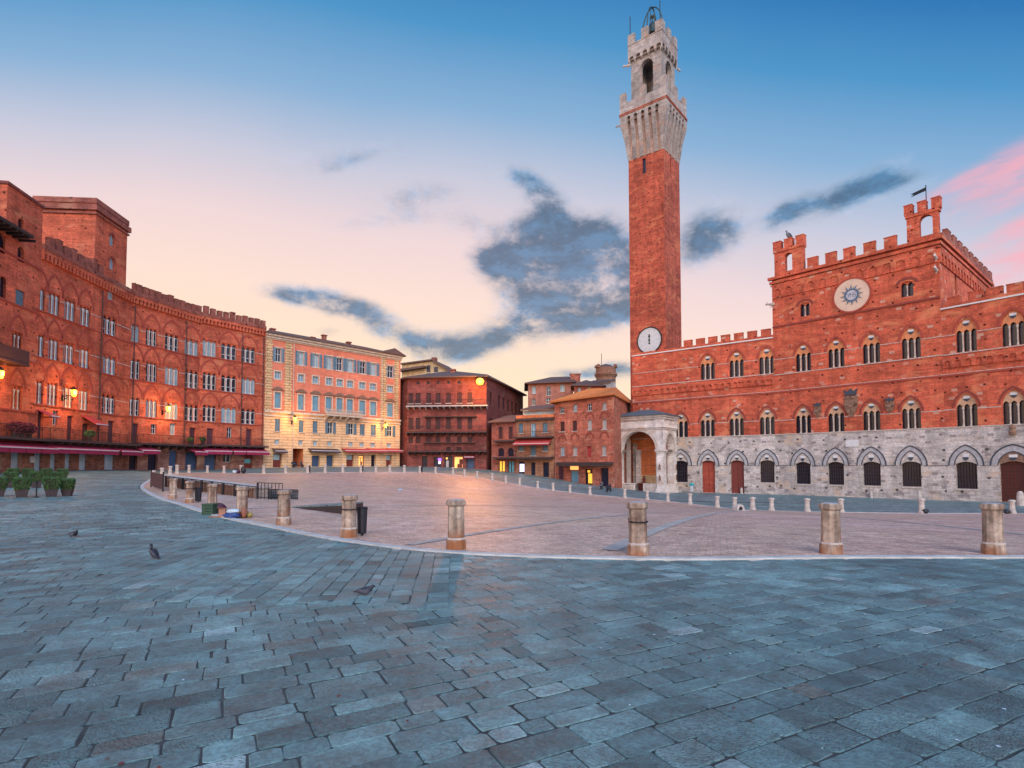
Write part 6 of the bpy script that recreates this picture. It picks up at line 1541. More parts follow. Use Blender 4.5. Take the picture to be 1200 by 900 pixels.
iron_railing(tan, WT, .1, WT.L-.1, WT.z(*zy(320, 522))+.11, .8, 1.15, .25)
awning(tan, WT, .15, WT.L-.3, WT.z(*zy(320, 528)), 1.5, .9, 'red_awning', .25)
za, zb = WT.z(*zy(320, 397)), WT.z(*zy(320, 372)); zc2 = WT.z(*zy(340, 335)); mb = MB(); mb.wbox(WT, 0, WT.L, ztt, zb, -.3, .1); pf = obj('parapet', mb, M['orange_plaster'], tan)
mb = MB(); mb.wbox(WT, .4, WT.L-.05, ztt, zc2, -5, -1.8); la = obj('attic', mb, M['white_plaster'], tan)
for f in (.2, .5, .8): mb = MB(); mb.wbox(WT, WT.L*f-.5, WT.L*f+.5, zc2-1.1, zc2-.25, -1.8, -1.76); obj('window', mb, M['blind'], la)
mb = MB(); q = [WT.P(.1, zc2, -1.2), WT.P(WT.L, zc2, -1.2), WT.P(WT.L, zc2+1.0, -5.2), WT.P(.6, zc2+1.0, -5.2)]; mb.hexa(q, [p+Vector((0, 0, .25)) for p in q]); obj('roof', mb, M['roof_tile'], tan)
# low brown house
B0, B1 = xy(576, 97.8), xy(604.8, 95.7); WB = Wall(B0, B1)
brn = thing('low_house', 'low dark brown brick house with two arched windows and a yellow lit shop window', 'house', (-1, 99, hz(-1, 97)-.5))
zbt = (WB.z(*zy(40, 430))+WB.z(*zy(190, 415)))/2; bo = [mk(WB, 93, 450, 530, 4.8), mk(WB, 160, 450, 530, 4.8), mk(WB, 97, 590, 645, 7, 'round'), mk(WB, 160, 590, 645, 7, 'round')]
bd = [(mk(WB, 102, 678, 745, 7.4), 'y'), (mk(WB, 163, 678, 745, 7), 't')]
for o, t in bd: o.z0 = gz(WB, (o.u0+o.u1)/2)+.02
mb = MB(); gl = hz(-1, 96)-1.5; wall_face(mb, WB, 0, WB.L, gl, zbt, bo+[o for o, t in bd]); closed_body(mb, [B0, B1], [(1, 106), (-3.5, 106)], gl, zbt); obj('brick_wall', mb, M['old_brick'], brn)
for o in bo: simple_window(brn, WB, o, {'closed': 'dark_shutter'} if not o.kind else {}, 'dark_glass')
for o, t in bd: g = MB(); pane(g, WB, o, -.25); s_ = obj('shop_window', g, M['lit_yellow' if t == 'y' else 'teal_display'], brn); g = MB(); [g.wbox(WB, o.u0+(o.u1-o.u0)*f-.06, o.u0+(o.u1-o.u0)*f+.06, o.z0, o.z1, -.22, -.1) for f in (.04, .5, .96)]; obj('frame', g, M['terrace'], s_)
for y, p_ in ((545, 1.0), (655, 1.3)): z = WB.z(*zy(120, y)); mb = MB(); mb.wbox(WB, .8, WB.L-.02, z-.12, z+.12, 0, p_); lg = obj('ledge', mb, M['terrace'], brn)
mb = MB(); q = [WB.P(-.4, zbt, .7), WB.P(WB.L+.05, zbt, .7), WB.P(WB.L, zbt+1.6, -6), WB.P(0, zbt+1.6, -6)]; mb.hexa(q, [p+Vector((0, 0, .2)) for p in q]); obj('roof', mb, M['roof_tile'], brn)
# houses behind: pink, small dark, white, round brick tower
H0, H1 = xy(619, 114), xy(672, 112); WH = Wall(H0, H1); zht = WH.z(*zy(430, 165))
pk2 = thing('hip_roof_house', 'pink plastered house with a dark hipped roof standing behind the tan awning house', 'house', (8, 118, 0))
ho = [mk(WH, 313, 183, 232, 4.6), mk(WH, 410, 180, 245, 5), mk(WH, 500, 172, 217, 5.4), mk(WH, 313, 266, 310, 4.6), mk(WH, 408, 260, 296, 5.4), mk(WH, 500, 250, 285, 5)]
mb = MB(); wall_face(mb, WH, 0, WH.L, -1, zht, ho); closed_body(mb, [H0, H1], [(12.5, 124), (3.5, 124)], -1, zht); obj('plaster_wall', mb, M['pink_plaster'], pk2)
for o in ho: simple_window(pk2, WH, o, {'frame': 1, 'sill': 1}, rev.choice(('teal_blind', 'blind', 'dark_glass')))
mb = MB(); q = [WH.P(-.6, zht, .8), WH.P(WH.L+.8, zht, .8), Vector((13.3, 125, zht)), Vector((2.7, 125, zht))]; mb.hexa(q, [p+Vector((0, 0, .2)) for p in q]); q = [p+Vector((0, 0, .202)) for p in q]; za = WH.z(*zy(430, 120))+.7
r1, r2 = WH.P(WH.L*.42, za, -5), WH.P(WH.L*.85, za, -5); mb.poly([q[0], q[1], r2, r1]); mb.poly([q[1], q[2], r2]); mb.poly([q[2], q[3], r1, r2]); mb.poly([q[3], q[0], r1]); obj('roof', mb, M['roof_tile'], pk2)
p = WH.P(WH.L+.2, 0, -2); mb = MB(); mb.box((p.x, p.y, zht), 1.9, 1.2, WH.z(*zy(610, 108))-zht+.3); mb.box((p.x, p.y, WH.z(*zy(610, 108))+.3), 2.2, 1.5, .2); obj('chimney', mb, M['pink_brick'], pk2)
E0, E1 = xy(673, 107), xy(706, 105); WE = Wall(E0, E1); zet = WE.z(*zy(660, 178))
drs = thing('small_brick_house', 'small dark brick house with low tiled roof behind the orange roof', 'house', (14, 109, 0))
eo = [mk(WE, 612, 190, 228, 3.6), mk(WE, 675, 185, 225, 3.6)]; mb = MB(); wall_face(mb, WE, 0, WE.L, -1, zet, eo); closed_body(mb, [E0, E1], [(18, 113), (12.5, 114)], -1, zet); obj('brick_wall', mb, M['old_brick'], drs)
for o in eo: simple_window(drs, WE, o, {'frame': 1}, 'blind')
mb = MB(); q = [WE.P(-.5, zet, .6), WE.P(WE.L+.9, zet-.4, .6), Vector((19, 114, zet-.4)), Vector((12, 115, zet))]; mb.hexa(q, [p+Vector((0, 0, .2)) for p in q]); q = [p+Vector((0, 0, .202)) for p in q]; tp = WE.P(1.6, zet+1.5, -3); [mb.poly([q[i], q[(i+1) % 4], tp]) for i in range(4)]; obj('roof', mb, M['roof_tile'], drs)
wh = thing('white_house', 'pale plastered house with a tiled roof below the round brick tower', 'house', (19, 124, 0))
I0, I1 = xy(690, 124), xy(722, 122); WI = Wall(I0, I1); zit = WI.z(*zy(780, 160)); mb = MB(); wall_face(mb, WI, 0, WI.L, -1, zit); closed_body(mb, [I0, I1], [(22.5, 131), (17, 131)], -1, zit); obj('plaster_wall', mb, M['white_plaster'], wh)
mb = MB(); q = [WI.P(-.4, zit, .6), WI.P(WI.L*.85, zit, .6), WI.P(WI.L*.85, zit+1.2, -5), WI.P(.2, zit+1.2, -5)]; mb.hexa(q, [p+Vector((0, 0, .2)) for p in q]); obj('roof', mb, M['roof_tile'], wh)
ct = at(710, 440, 134); rt = thing('round_tower', 'squat round brick tower top rising above the far rooftops', 'tower', (ct.x, ct.y, 0)); rr = 12*134/667
z0, z1, z2 = at(710, 452, 134).z, at(710, 440, 134).z, at(710, 431.5, 134).z
mb = MB(); mb.lathe((ct.x, ct.y, 0), [(rr*.95, -1), (rr*.95, z1-.6), (rr*1.12, z1), (rr*1.12, z1+.35), (rr*.98, z1+.5), (rr*.98, z2)], 24); obj('brick_wall', mb, M['tan_brick'], rt)
for k in range(3):
    for s in (-1, 1): 
        mb = MB(); a = -math.pi/2+s*(.95+k*.25); mb.box((ct.x+rr*math.cos(a), ct.y+rr*math.sin(a), z2), .55, .6, .7-.15*k, a); obj('merlon', mb, M['tan_brick'], rt)
mb = MB(); mb.lathe((ct.x, ct.y, z2), [(rr*.9, 0), (rr*.5, .7), (.2, 1.0)], 20); obj('roof', mb, M['roof_tile'], rt)
mb = MB(); mb.tube((ct.x-1, ct.y, z2), (ct.x-1, ct.y, z2+3.5), .06); obj('antenna', mb, M['iron'], rt)
# ------------------------------------------------------------------ objects on the square
def ground_at(px, py):
    r = ray(px, py); lo, hi = 1.0, 140.0; t_ = 1.0
    while t_ < 140:
        p = Vector((0, 0, EYE))+r*(t_/r.y)
        if p.z <= hz(p.x, p.y): return Vector((p.x, p.y, hz(p.x, p.y)))
        t_ += max(.01, (p.z-hz(p.x, p.y))*.8)
    return p
def gpt(px, d): v = xy(px, d); return (v.x, v.y, hz(v.x, v.y))
ORD = ['first', 'second', 'third', 'fourth', 'fifth', 'sixth', 'seventh', 'eighth', 'ninth', 'tenth', 'eleventh', 'twelfth', 'thirteenth', 'fourteenth', 'fifteenth', 'sixteenth',
       'seventeenth', 'eighteenth', 'nineteenth', 'twentieth', 'twenty first', 'twenty second', 'twenty third', 'twenty fourth', 'twenty fifth', 'twenty sixth']
# --- near bollards: octagonal stone posts with a base, band and cap
def near_bollard():
    t_ = thing('stone_bollard', 'x', 'bollard'); r8 = math.pi/8
    mb = MB(); mb.lathe((0, 0, 0), [(.205, -.15), (.205, 0), (.2, .17), (.19, .195)], 8, 0, r8); obj('base', mb, M['bollard_stone'], t_)
    mb = MB(); mb.lathe((0, 0, 0), [(.195, .195), (.195, .222), (.178, .232)], 8, 0, r8); obj('band', mb, M['pale_stone'], t_)
    mb = MB(); mb.lathe((0, 0, 0), [(.172, .232), (.168, .5), (.163, .855)], 8, 0, r8); obj('shaft', mb, M['bollard_stone'], t_)
    mb = MB(); mb.lathe((0, 0, 0), [(.163, .855), (.172, .862), (.196, .885), (.2, .9), (.2, .962), (.185, .985), (.12, 1.0)], 8, 0, r8); obj('cap', mb, M['bollard_stone'], t_)
    return t_
nb = near_bollard(); rb_r = random.Random(4)
NEAR_L = ['weathered stone bollard left of a dark bin, seventh from the right in the near row', None]
labels = ['octagonal stone bollard beside the dark barrier panel at the left end of the near row', 'octagonal stone bollard with a dark bin beside it, near the iron railing', 'octagonal stone bollard behind the green crate',
          'octagonal stone bollard with orange and yellow bags at its foot', 'octagonal stone bollard standing in front of the dark fountain steps, no bin or bags', 'octagonal stone bollard with a full length black bin at its right',
          'brown octagonal stone bollard alone in the warm lamp glow, near centre', 'octagonal stone bollard with a black bin half hidden behind it', 'brown octagonal stone bollard before the pale stone wall, second from right', 'rightmost of the large octagonal stone bollards in the near row']
first = True
for (px, d), lb_ in zip(NEAR_B, labels):
    rz = rb_r.uniform(-.3, .3); loc = gpt(px, d); sc = rb_r.uniform(.98, 1.03)
    if first: nb.location = loc; nb.rotation_euler = (0, 0, rz); nb['label'] = lb_; nb['group'] = 'large stone bollards along the near kerb'; first = False
    else:
        r_ = dup(nb, loc, rz, (sc*rb_r.uniform(.96, 1.05), sc*rb_r.uniform(.96, 1.05), sc), lb_, 'large stone bollards along the near kerb'); r_.rotation_euler = (rb_r.gauss(0, .012), rb_r.gauss(0, .012), rz)
# --- far bollards, paler and slimmer
fb = thing('stone_bollard', 'x', 'bollard')
mb = MB(); mb.lathe((0, 0, 0), [(.23, -.2), (.23, .14), (.19, .2)], 8); obj('base', mb, M['pale_stone'], fb)
mb = MB(); mb.lathe((0, 0, 0), [(.185, .2), (.17, .5), (.16, .84)], 8); obj('shaft', mb, M['pale_stone'], fb)
mb = MB(); mb.lathe((0, 0, 0), [(.16, .84), (.225, .88), (.225, .97), (.14, 1.02)], 8); obj('cap', mb, M['pale_stone'], fb)
fl = []
for i, (px, d) in enumerate(LEFT_B): fl.append((px, d, '%s pale stone bollard from the left along the far left kerb behind the fountain' % ORD[i], 'pale bollards at the far left kerb', .9))
for i, px in enumerate(FAR_PX): fl.append((px, rim_depth(px) if px > 300 else 67.5, '%s pale stone bollard from the left in the row along the far kerb' % ORD[i], 'pale bollards along the far kerb', .95))
for i, px in enumerate(PAL_PX): fl.append((px, rim_depth(px), '%s weathered stone bollard from the left in the row before the town hall' % ORD[i], 'bollards before the town hall', 1.08))
for i, (px, d, l_, g_, sc) in enumerate(fl):
    if i == 0: fb.location = gpt(px, d); fb.scale = (sc, sc, sc); fb['label'] = l_; fb['group'] = g_
    else: dup(fb, gpt(px, d), rb_r.uniform(0, 1), sc*rb_r.uniform(.95, 1.05), l_, g_)
# small posts at the foot of the town hall
sp0 = thing('wall_post', 'x', 'post'); mb = MB(); mb.lathe((0, 0, 0), [(.2, -.2), (.18, .5), (.15, .75), (.06, .85)], 10); obj('post', mb, M['pale_stone'], sp0)
for i, (px, py, sc, l_) in enumerate(((869, 578.5, 1.0, 'small pale stone post by the second brown door of the town hall'), (1021, 583.5, .9, 'small pale stone post below a grated ground floor window'), (1077.5, 586.5, 1.2, 'small pale stone post at the foot of the grey stone wall, near right'), (1196, 592.5, 1.6, 'stout white stone post before the large studded portal'))):
    p = ground_at(px, py)
    if i == 0: sp0.location = p; sp0['label'] = l_; sp0['group'] = 'stone posts at the town hall wall'
    else: dup(sp0, p, 0, sc, l_, 'stone posts at the town hall wall')
# --- bins
def bin_(px, d, label, h=.64, w=.25, lift=.06, ring=None):
    p = gpt(px, d); t_ = thing('litter_bin', label, 'litter bin', p); mb = MB(); mb.lathe((p[0], p[1], p[2]+lift), [(w*.38, 0), (w*.42, .03), (w*.5, h-.04), (w*.52, h), (w*.47, h+.005), (w*.36, .06)], 12); obj('body', mb, M['bin'], t_)
    mb = MB(); mb.lathe((p[0], p[1], p[2]+lift+h-.03), [(w*.54, 0), (w*.54, .03)], 12, cap=False)
    if ring: q = Vector(gpt(*ring)); mb.lathe((q.x, q.y, p[2]+lift+h-.03), [(.185, 0), (.19, .0), (.19, .025), (.185, .025)], 16, cap=False); mb.tube((p[0], p[1]+w*.5, p[2]+lift+h-.02), (q.x, q.y+.18, p[2]+lift+h-.02), .012)
    obj('ring', mb, M['iron'], t_); mb = MB(); mb.tube((p[0], p[1]+.02, p[2]-.02), (p[0], p[1]+.02, p[2]+lift+.1), .03); obj('foot', mb, M['iron'], t_)
bin_(425.3, 14.1, 'black litter bin strapped to the right side of a stone bollard', .64, .26, .05, (410, 13.8))
bin_(742.5, 11.5, 'black litter bin half hidden behind the stone bollard right of centre', .6, .24, .06, (747, 11.05))
bin_(233.5, 25.9, 'dark litter bin right of a bollard near the iron railing', .62, .3, .05, (224, 25.4))
for px, l_ in ((362.5, 'dark litter bin beside a far bollard below the salmon palace passage'), (424.5, 'dark litter bin below the lit doorway of the salmon palace'), (494, 'dark litter bin by a far bollard before the dark red palace')): bin_(px, rim_depth(px)+.2, l_, .85, .36, .05)
# --- rubbish around the bollards
def blob(name, label, cat, c, rx, ry, rz_, mat, seed=0, extra=None):
    t_ = None; mb = MB(); rr_ = random.Random(seed); pts = []; n = 12; m = 7
    for i in range(m+1):
        ph = -math.pi/2+math.pi*i/m; z = rz_*(1+math.sin(ph)); k = max(.04, math.cos(ph)**.7)
        for j in range(n):
            a = 2*math.pi*j/n; w = 1+.2*math.sin(3*a+seed+i)+rr_.uniform(-.2, .2); pts.append((c[0]+rx*k*w*math.cos(a), c[1]+ry*k*w*math.sin(a), c[2]+z))
    mb.add(pts, [(i*n+j, i*n+(j+1) % n, (i+1)*n+(j+1) % n, (i+1)*n+j) for i in range(m) for j in range(n)]+[tuple(range(n))[::-1], tuple(m*n+j for j in range(n))])
    o = obj(name, mb, mat, None, True, loc=c); tag(o, label, cat); return o
M['crate_green'] = plain('dark_green_crate', (.02, .06, .035), .5); M['maroon_bag'] = plain('maroon_bag', (.06, .012, .03), .5, var=.4); M['card'] = plain('cardboard', (.36, .17, .11), .85); M['blue_bag'] = plain('blue_bag', (.02, .05, .18), .4, var=.3)
M['white_bag'] = plain('white_plastic', (.46, .54, .58), .35, var=.15); M['orange_bag'] = plain('orange_wrapper', (.26, .09, .05), .5, var=.4); M['yellow_bag'] = plain('yellow_wrapper', (.30, .22, .06), .5, var=.4)
p = ground_at(245.5, 603.2); cr8 = thing('crate', 'dark green plastic crate on the pavement left of the rubbish bags', 'crate', p)
mb = MB(); mb.box(p, .36, .3, .02); 
for sx, sy, w, dd in ((0, -.14, .36, .02), (0, .14, .36, .02), (-.17, 0, .02, .3), (.17, 0, .02, .3)):
    for z in (0.02, .13, .24): mb.box((p.x+sx, p.y+sy, p.z+z), w, dd, .095)
for sx in (-.17, .17):
    for sy in (-.14, .14): mb.box((p.x+sx, p.y+sy, p.z), .035, .035, .36)
obj('body', mb, M['crate_green'], cr8); mb = MB(); mb.box((p.x, p.y, p.z+.345), .4, .34, .04); obj('rim', mb, M['crate_green'], cr8)
p = ground_at(256.5, 602); blob('rubbish_bag', 'maroon rubbish bag slumped between the green crate and the cardboard box', 'bag', p, .2, .17, .19, M['maroon_bag'], 3)
p = ground_at(260.5, 605); bx = thing('cardboard_box', 'small brown cardboard box standing beside the maroon bag', 'box', p); mb = MB(); mb.box(p, .2, .2, .26, .3); obj('body', mb, M['card'], bx)
mb = MB(); mb.hexa([(p.x-.11, p.y-.08, p.z+.262), (p.x+.08, p.y-.11, p.z+.262), (p.x+.12, p.y-.2, p.z+.3), (p.x-.1, p.y-.17, p.z+.3)], [(p.x-.11, p.y-.08, p.z+.268), (p.x+.08, p.y-.11, p.z+.268), (p.x+.12, p.y-.2, p.z+.306), (p.x-.1, p.y-.17, p.z+.306)]); obj('flap', mb, M['card'], bx)
p = ground_at(255.5, 606.3); o = MB(); o.hexa([(p.x-.25, p.y-.15, p.z+.01), (p.x+.27, p.y-.1, p.z+.01), (p.x+.22, p.y+.16, p.z+.02), (p.x-.28, p.y+.12, p.z+.01)], [(p.x-.25, p.y-.15, p.z+.03), (p.x+.27, p.y-.1, p.z+.04), (p.x+.22, p.y+.16, p.z+.05), (p.x-.28, p.y+.12, p.z+.03)]); tag(obj('cardboard_sheet', o, M['card'], None, loc=p), 'flattened pale cardboard sheet lying on the pavement before the bags', 'cardboard')
p = ground_at(271.5, 607.3); blob('blue_bag', 'bright blue rubbish bag lying on the pavement left of a bollard', 'bag', p, .28, .18, .09, M['blue_bag'], 5); q = p+Vector((.03, .05, .15)); blob('white_bag', 'crumpled white plastic bag on top of the blue bag', 'bag', q, .2, .14, .075, M['white_bag'], 7)
p = ground_at(285.5, 607); blob('orange_bag', 'orange paper bag leaning on the foot of a stone bollard', 'bag', p, .11, .1, .16, M['orange_bag'], 9); p = ground_at(292, 606.5); blob('yellow_bag', 'small yellow and brown bag at the right of the orange bag', 'bag', p, .1, .1, .09, M['yellow_bag'], 11)
p = Vector(gpt(278.5, 67.2)); blob('maroon_bundle', 'maroon bundle beside a far bollard before the curved palace', 'bag', p, .35, .3, .25, M['maroon_bag'], 13); p = Vector(gpt(275.5, 67)); blob('white_bundle', 'whitish bundle left of the maroon bundle by a far bollard', 'bag', p, .3, .3, .2, M['white_bag'], 15); p = Vector(gpt(285.5, 67)); blob('black_sack', 'black rubbish sack leaning on a far bollard before the curved palace', 'bag', p, .25, .25, .4, M['bin'], 17)
p = Vector(gpt(1082.5, 43.3)); blob('black_sack', 'black rubbish sack at the foot of a bollard before the town hall, right of it', 'bag', p, .22, .2, .17, M['bin'], 18); p = Vector(gpt(1177.5, 43.3)); blob('black_sack', 'black rubbish sack left of the last bollard before the portal', 'bag', p, .22, .2, .17, M['bin'], 19)
# --- hedge planters
def planter_proto(seed):
    t_ = thing('hedge_planter', 'x', 'planter'); mb = MB(); b = [(-.3, -.24, 0), (.3, -.24, 0), (.3, .24, 0), (-.3, .24, 0)]; tq = [(-.38, -.31, .34), (.38, -.31, .34), (.38, .31, .34), (-.38, .31, .34)]; mb.hexa(b, tq); pot = obj('pot', mb, M['pot'], t_)
    mb = MB(); mb.hexa([(x*1.06, y*1.06, .34) for x, y, z in tq], [(x*1.06, y*1.06, .38) for x, y, z in tq]); obj('rim', mb, M['pot'], pot)
    rr_ = random.Random(seed); mb = MB()
    for i in range(2600):
        f = rr_.random(); side = rr_.random(); hx = .46-.03*math.sin(f*9)+rr_.gauss(0, .02); hy = .37+rr_.gauss(0, .02); z = .40+.60*f
        k = rr_.choice((0, 0, 1, 1, 2))
        if k == 0: q = Vector((rr_.uniform(-hx, hx), rr_.choice((-hy, hy)), z))
        elif k == 1: q = Vector((rr_.choice((-hx, hx)), rr_.uniform(-hy, hy), z))
        else: q = Vector((rr_.uniform(-hx, hx), rr_.uniform(-hy, hy), 1.0+rr_.gauss(0, .025)))
        sh = .84+.16*min(1, (z-.38)/.3); q.x *= sh; q.y *= sh
        q += Vector((rr_.gauss(0, .018), rr_.gauss(0, .018), rr_.gauss(0, .018))); s = rr_.uniform(.022, .045)
        a = Vector((rr_.gauss(0, 1), rr_.gauss(0, 1), rr_.gauss(0, 1))).normalized(); b_ = a.orthogonal().normalized(); mb.poly([q-a*s, q-b_*s*.55, q+a*s, q+b_*s*.55])
    obj('foliage', mb, M['leaf'], t_)
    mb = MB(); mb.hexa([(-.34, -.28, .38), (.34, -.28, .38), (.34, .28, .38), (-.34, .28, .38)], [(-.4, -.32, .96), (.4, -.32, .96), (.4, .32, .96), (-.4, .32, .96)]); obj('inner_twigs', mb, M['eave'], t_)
    return t_
protos = [planter_proto(1), planter_proto(2)]
HP = [(25.3, 582.5, 0, 1.0, 'clipped box hedge in a dark planter, front row, second from left'), (60.2, 582, 1, 1.02, 'clipped box hedge in a dark planter, front row, third from left'), (78.8, 581.3, 0, .95, 'clipped box hedge planter at the right end of the front row, seen end on'), (-2.5, 582, 1, 1.0, 'clipped hedge planter cut by the left picture edge'),
      (12, 571.3, 1, 1.0, 'clipped hedge planter behind, leftmost of the middle row'), (42.5, 571.7, 0, 1.05, 'dark clipped hedge planter in the gap of the front row'), (67, 571, 1, 1.0, 'clipped hedge planter of the middle row, behind the right end of the front row'),
      (15, 565, 0, 1.0, 'clipped hedge planter at the left of the back row'), (32.5, 565, 1, 1.0, 'clipped hedge planter of the back row before a blue shutter'), (54.5, 564.5, 0, 1.0, 'clipped hedge planter of the back row, second from right'), (73, 564.5, 1, 1.0, 'clipped hedge planter at the right end of the back row')]
used = set()
for px, py, k, sc, l_ in HP:
    p = ground_at(px, py); rz = R(38) if px != 78.8 else R(112)
    sc = (.64*sc, .68*sc, .88*sc)
    if k not in used: protos[k].location = p; protos[k].rotation_euler = (0, 0, rz); protos[k].scale = sc; protos[k]['label'] = l_; protos[k]['group'] = 'clipped hedges in planters'; used.add(k)
    else: dup(protos[k], p, rz, sc, l_, 'clipped hedges in planters')
p = ground_at(42.5, 583); t_ = thing('rope_post', 'thin dark metal post on a foot between the hedge planters', 'post', p); mb = MB(); mb.lathe(p, [(.12, 0), (.12, .03), (.03, .05)], 12); obj('foot', mb, M['iron'], t_); mb = MB(); mb.lathe(p, [(.03, .04), (.03, .68), (.045, .7), (.045, .74), (.01, .77)], 8); obj('pole', mb, M['iron'], t_)
# --- fountain with railing on the left of the shell
def sloped_wall(mb, a, b, w, za, zb, ga, gb, mat=0, cap=None):
    a, b = Vector(a), Vector(b); d = (b-a).normalized(); n = Vector((-d.y, d.x))*w/2
    q = [a-n, b-n, b+n, a+n]; G = [ga, gb, gb, ga]; Z = [za, zb, zb, za]
    mb.hexa([(p.x, p.y, g) for p, g in zip(q, G)], [(p.x, p.y, z) for p, z in zip(q, Z)], mat)
FA, FB = xy(198, 40.5), xy(303, 31); zA_, zB_ = at(198, 557, 40.5).z, at(303, 570, 31).z
bd_ = (FB-FA).normalized(); bn = Vector((-bd_.y, bd_.x))
FC = FB+bn*6.5; FD = FA+bn*8.5
gA, gB = hz(*FA), hz(*FB); fz = min(gA, gB)
fo = thing('fountain', 'long low fountain parapet with pale sloping coping behind the iron railing', 'fountain', (*((FA+FC)/2), fz))
mb = MB(); sloped_wall(mb, FA, FB, .45, zA_-.1, zB_-.1, gA-.6, gB-.8); obj('wall', mb, M['tan_brick'], fo)
mb = MB(); sloped_wall(mb, FA, FB, .62, zA_+.02, zB_+.02, zA_-.1, zB_-.1); obj('coping', mb, M['kerb'], fo)
mb = MB(); q = [FA+bn*.25, FB+bn*.25, FB+bn*2.2, FA+bn*2.2]; mb.poly([(p.x, p.y, hz(*p)+.06) for p in q]); obj('water', mb, M['slate'], fo)
mb = MB(); sloped_wall(mb, FA+bn*2.2, FB+bn*2.2, .3, hz(*(FA+bn*2.2))+.2, hz(*(FB+bn*2.2))+.2, gA-.6, gB-.8); obj('basin_rim', mb, M['kerb'], fo)
mb = MB(); p = FB+bd_*.5; mb.box((p.x, p.y, gB-.5), .62, .62, zB_-gB+.42, math.atan2(bd_.y, bd_.x)); mb.box((p.x, p.y, zB_-.08), .78, .78, .13, math.atan2(bd_.y, bd_.x)); obj('pier', mb, M['travertine'], fo)
# railing around it
rl = [FA-bn*.55-bd_*.3, FB-bn*.55+bd_*1.2, FB+bd_*2.4+bn*.2]
rt_ = thing('iron_railing', 'dark iron railing of thin upright bars around the fountain enclosure', 'railing', (rl[0].x, rl[0].y, hz(*rl[0])))
ztop = lambda p: hz(*p)+1.0
bars = MB(); rails = MB()
for a, b in zip(rl, rl[1:]):
    L = (b-a).length; n = max(2, int(L/.2)); d = (b-a)/L
    sg = a is rl[0]
    def zt_(f): 
        p = a+(b-a)*f; return (zA_+(zB_-zA_)*f+.02) if sg else hz(*p)+.85
    for i in range(n+1):
        f = i/n; p = a+(b-a)*f; thick = .013 if i % 8 else .04; bars.box((p.x, p.y, hz(*p)-.05), thick*2, thick*2, zt_(f)-hz(*p)+.05)
    for dz in (0, -.75 if not sg else -.8): rails.loft([(a.x, a.y, zt_(0)+dz, .02, .02), (b.x, b.y, zt_(1)+dz, .02, .02)], 6)
obj('bars', bars, M['iron'], rt_); obj('rails', rails, M['iron'], rt_)
# barrier panel at the far left of the kerb
a, b = xy(178, 38.2), xy(192, 34); za, zb = hz(*a), hz(*b); bp = thing('barrier_panel', 'dark brown metal barrier panel standing at the left kerb by the first bollard', 'barrier', (a.x, a.y, za))
mb = MB(); d = (b-a).normalized(); nrm = Vector((-d.y, d.x))*.03; mb.hexa([(p.x, p.y, z+.12) for p, z in ((a-nrm, za), (b-nrm, zb), (b+nrm, zb), (a+nrm, za))], [(p.x, p.y, z+1.02) for p, z in ((a-nrm, za), (b-nrm, zb), (b+nrm, zb), (a+nrm, za))]); obj('panel', mb, M['dark_shutter'], bp)
for p, z in ((a, za), (b, zb)):
    mb = MB(); mb.lathe((p.x, p.y, z), [(.045, -.05), (.045, 1.1), (.06, 1.12), (.02, 1.16)], 8); obj('post', mb, M['iron'], bp)
# lower platform before the fountain
_a, _b = ground_at(343, 594.8), ground_at(408, 603.3); pq = [_a.xy, _b.xy, _b.xy+Vector((-.3, 3.2)), _a.xy+Vector((.4, 2.2))]; ztq = [_a.z+.03, _b.z+.36, hz(*pq[2])+.3, hz(*pq[3])+.03]
pf_ = thing('stone_step', 'low dark stone platform edge jutting out in front of the fountain', 'step', (pq[1].x, pq[1].y, hz(*pq[1])))
mb = MB(); mb.hexa([(p.x, p.y, hz(*p)-.5) for p in pq], [(p.x, p.y, z_-.03) for p, z_ in zip(pq, ztq)]); obj('riser', mb, M['eave'], pf_)
mb = MB(); mb.hexa([(p.x, p.y, z_-.03) for p, z_ in zip(pq, ztq)], [(p.x, p.y, z_+.02) for p, z_ in zip(pq, ztq)]); obj('tread', mb, M['street'], pf_)
mb = MB(); a, b = xy(316, 30), xy(350, 30.6)
lw = thing('low_mesh_fence', 'low dark mesh fence panel right of the fountain pier', 'fence', (a.x, a.y, hz(*a)))
za, zb = hz(*a), hz(*b); n = 14
for i in range(n+1): p = a+(b-a)*i/n; mb.box((p.x, p.y, hz(*p)), .03, .03, .52)
for i in range(7): z = .05+i*.075; mb.loft([(a.x, a.y, za+z, .012, .03), (b.x, b.y, zb+z, .012, .03)], 4)
obj('mesh', mb, M['iron'], lw)
# --- drain at the lowest point
p = ground_at(869, 598.3); dr_ = thing('drain', 'pale stone drain mouth with a dark opening at the low end of the square', 'drain', p)
WDn = Wall((p.x-.5, p.y-.1), (p.x+.5, p.y+.25)); ar = Op(.5-.2, .5+.2, p.z-.1, p.z+.33, 'round')
mb = MB(); mb.wstrip(WDn, [(.7, p.z-.1)]+ar.top()+[(.3, p.z-.1)], [(.88, p.z-.1)]+strip_along(ar, .18)+[(.12, p.z-.1)], -.4, 0); obj('basin', mb, M['pale_stone'], dr_)
mb = MB(); pane(mb, WDn, ar, -.05); obj('opening', mb, M['bin'], dr_)
mb = MB(); q = [WDn.P(.0, 0, .0), WDn.P(1, 0, 0), WDn.P(1, 0, .5), WDn.P(0, 0, .5)]; mb.hexa([(v.x, v.y, hz(v.x, v.y)-.05) for v in q], [(v.x, v.y, hz(v.x, v.y)+.03) for v in q]); obj('apron', mb, M['kerb'], dr_)
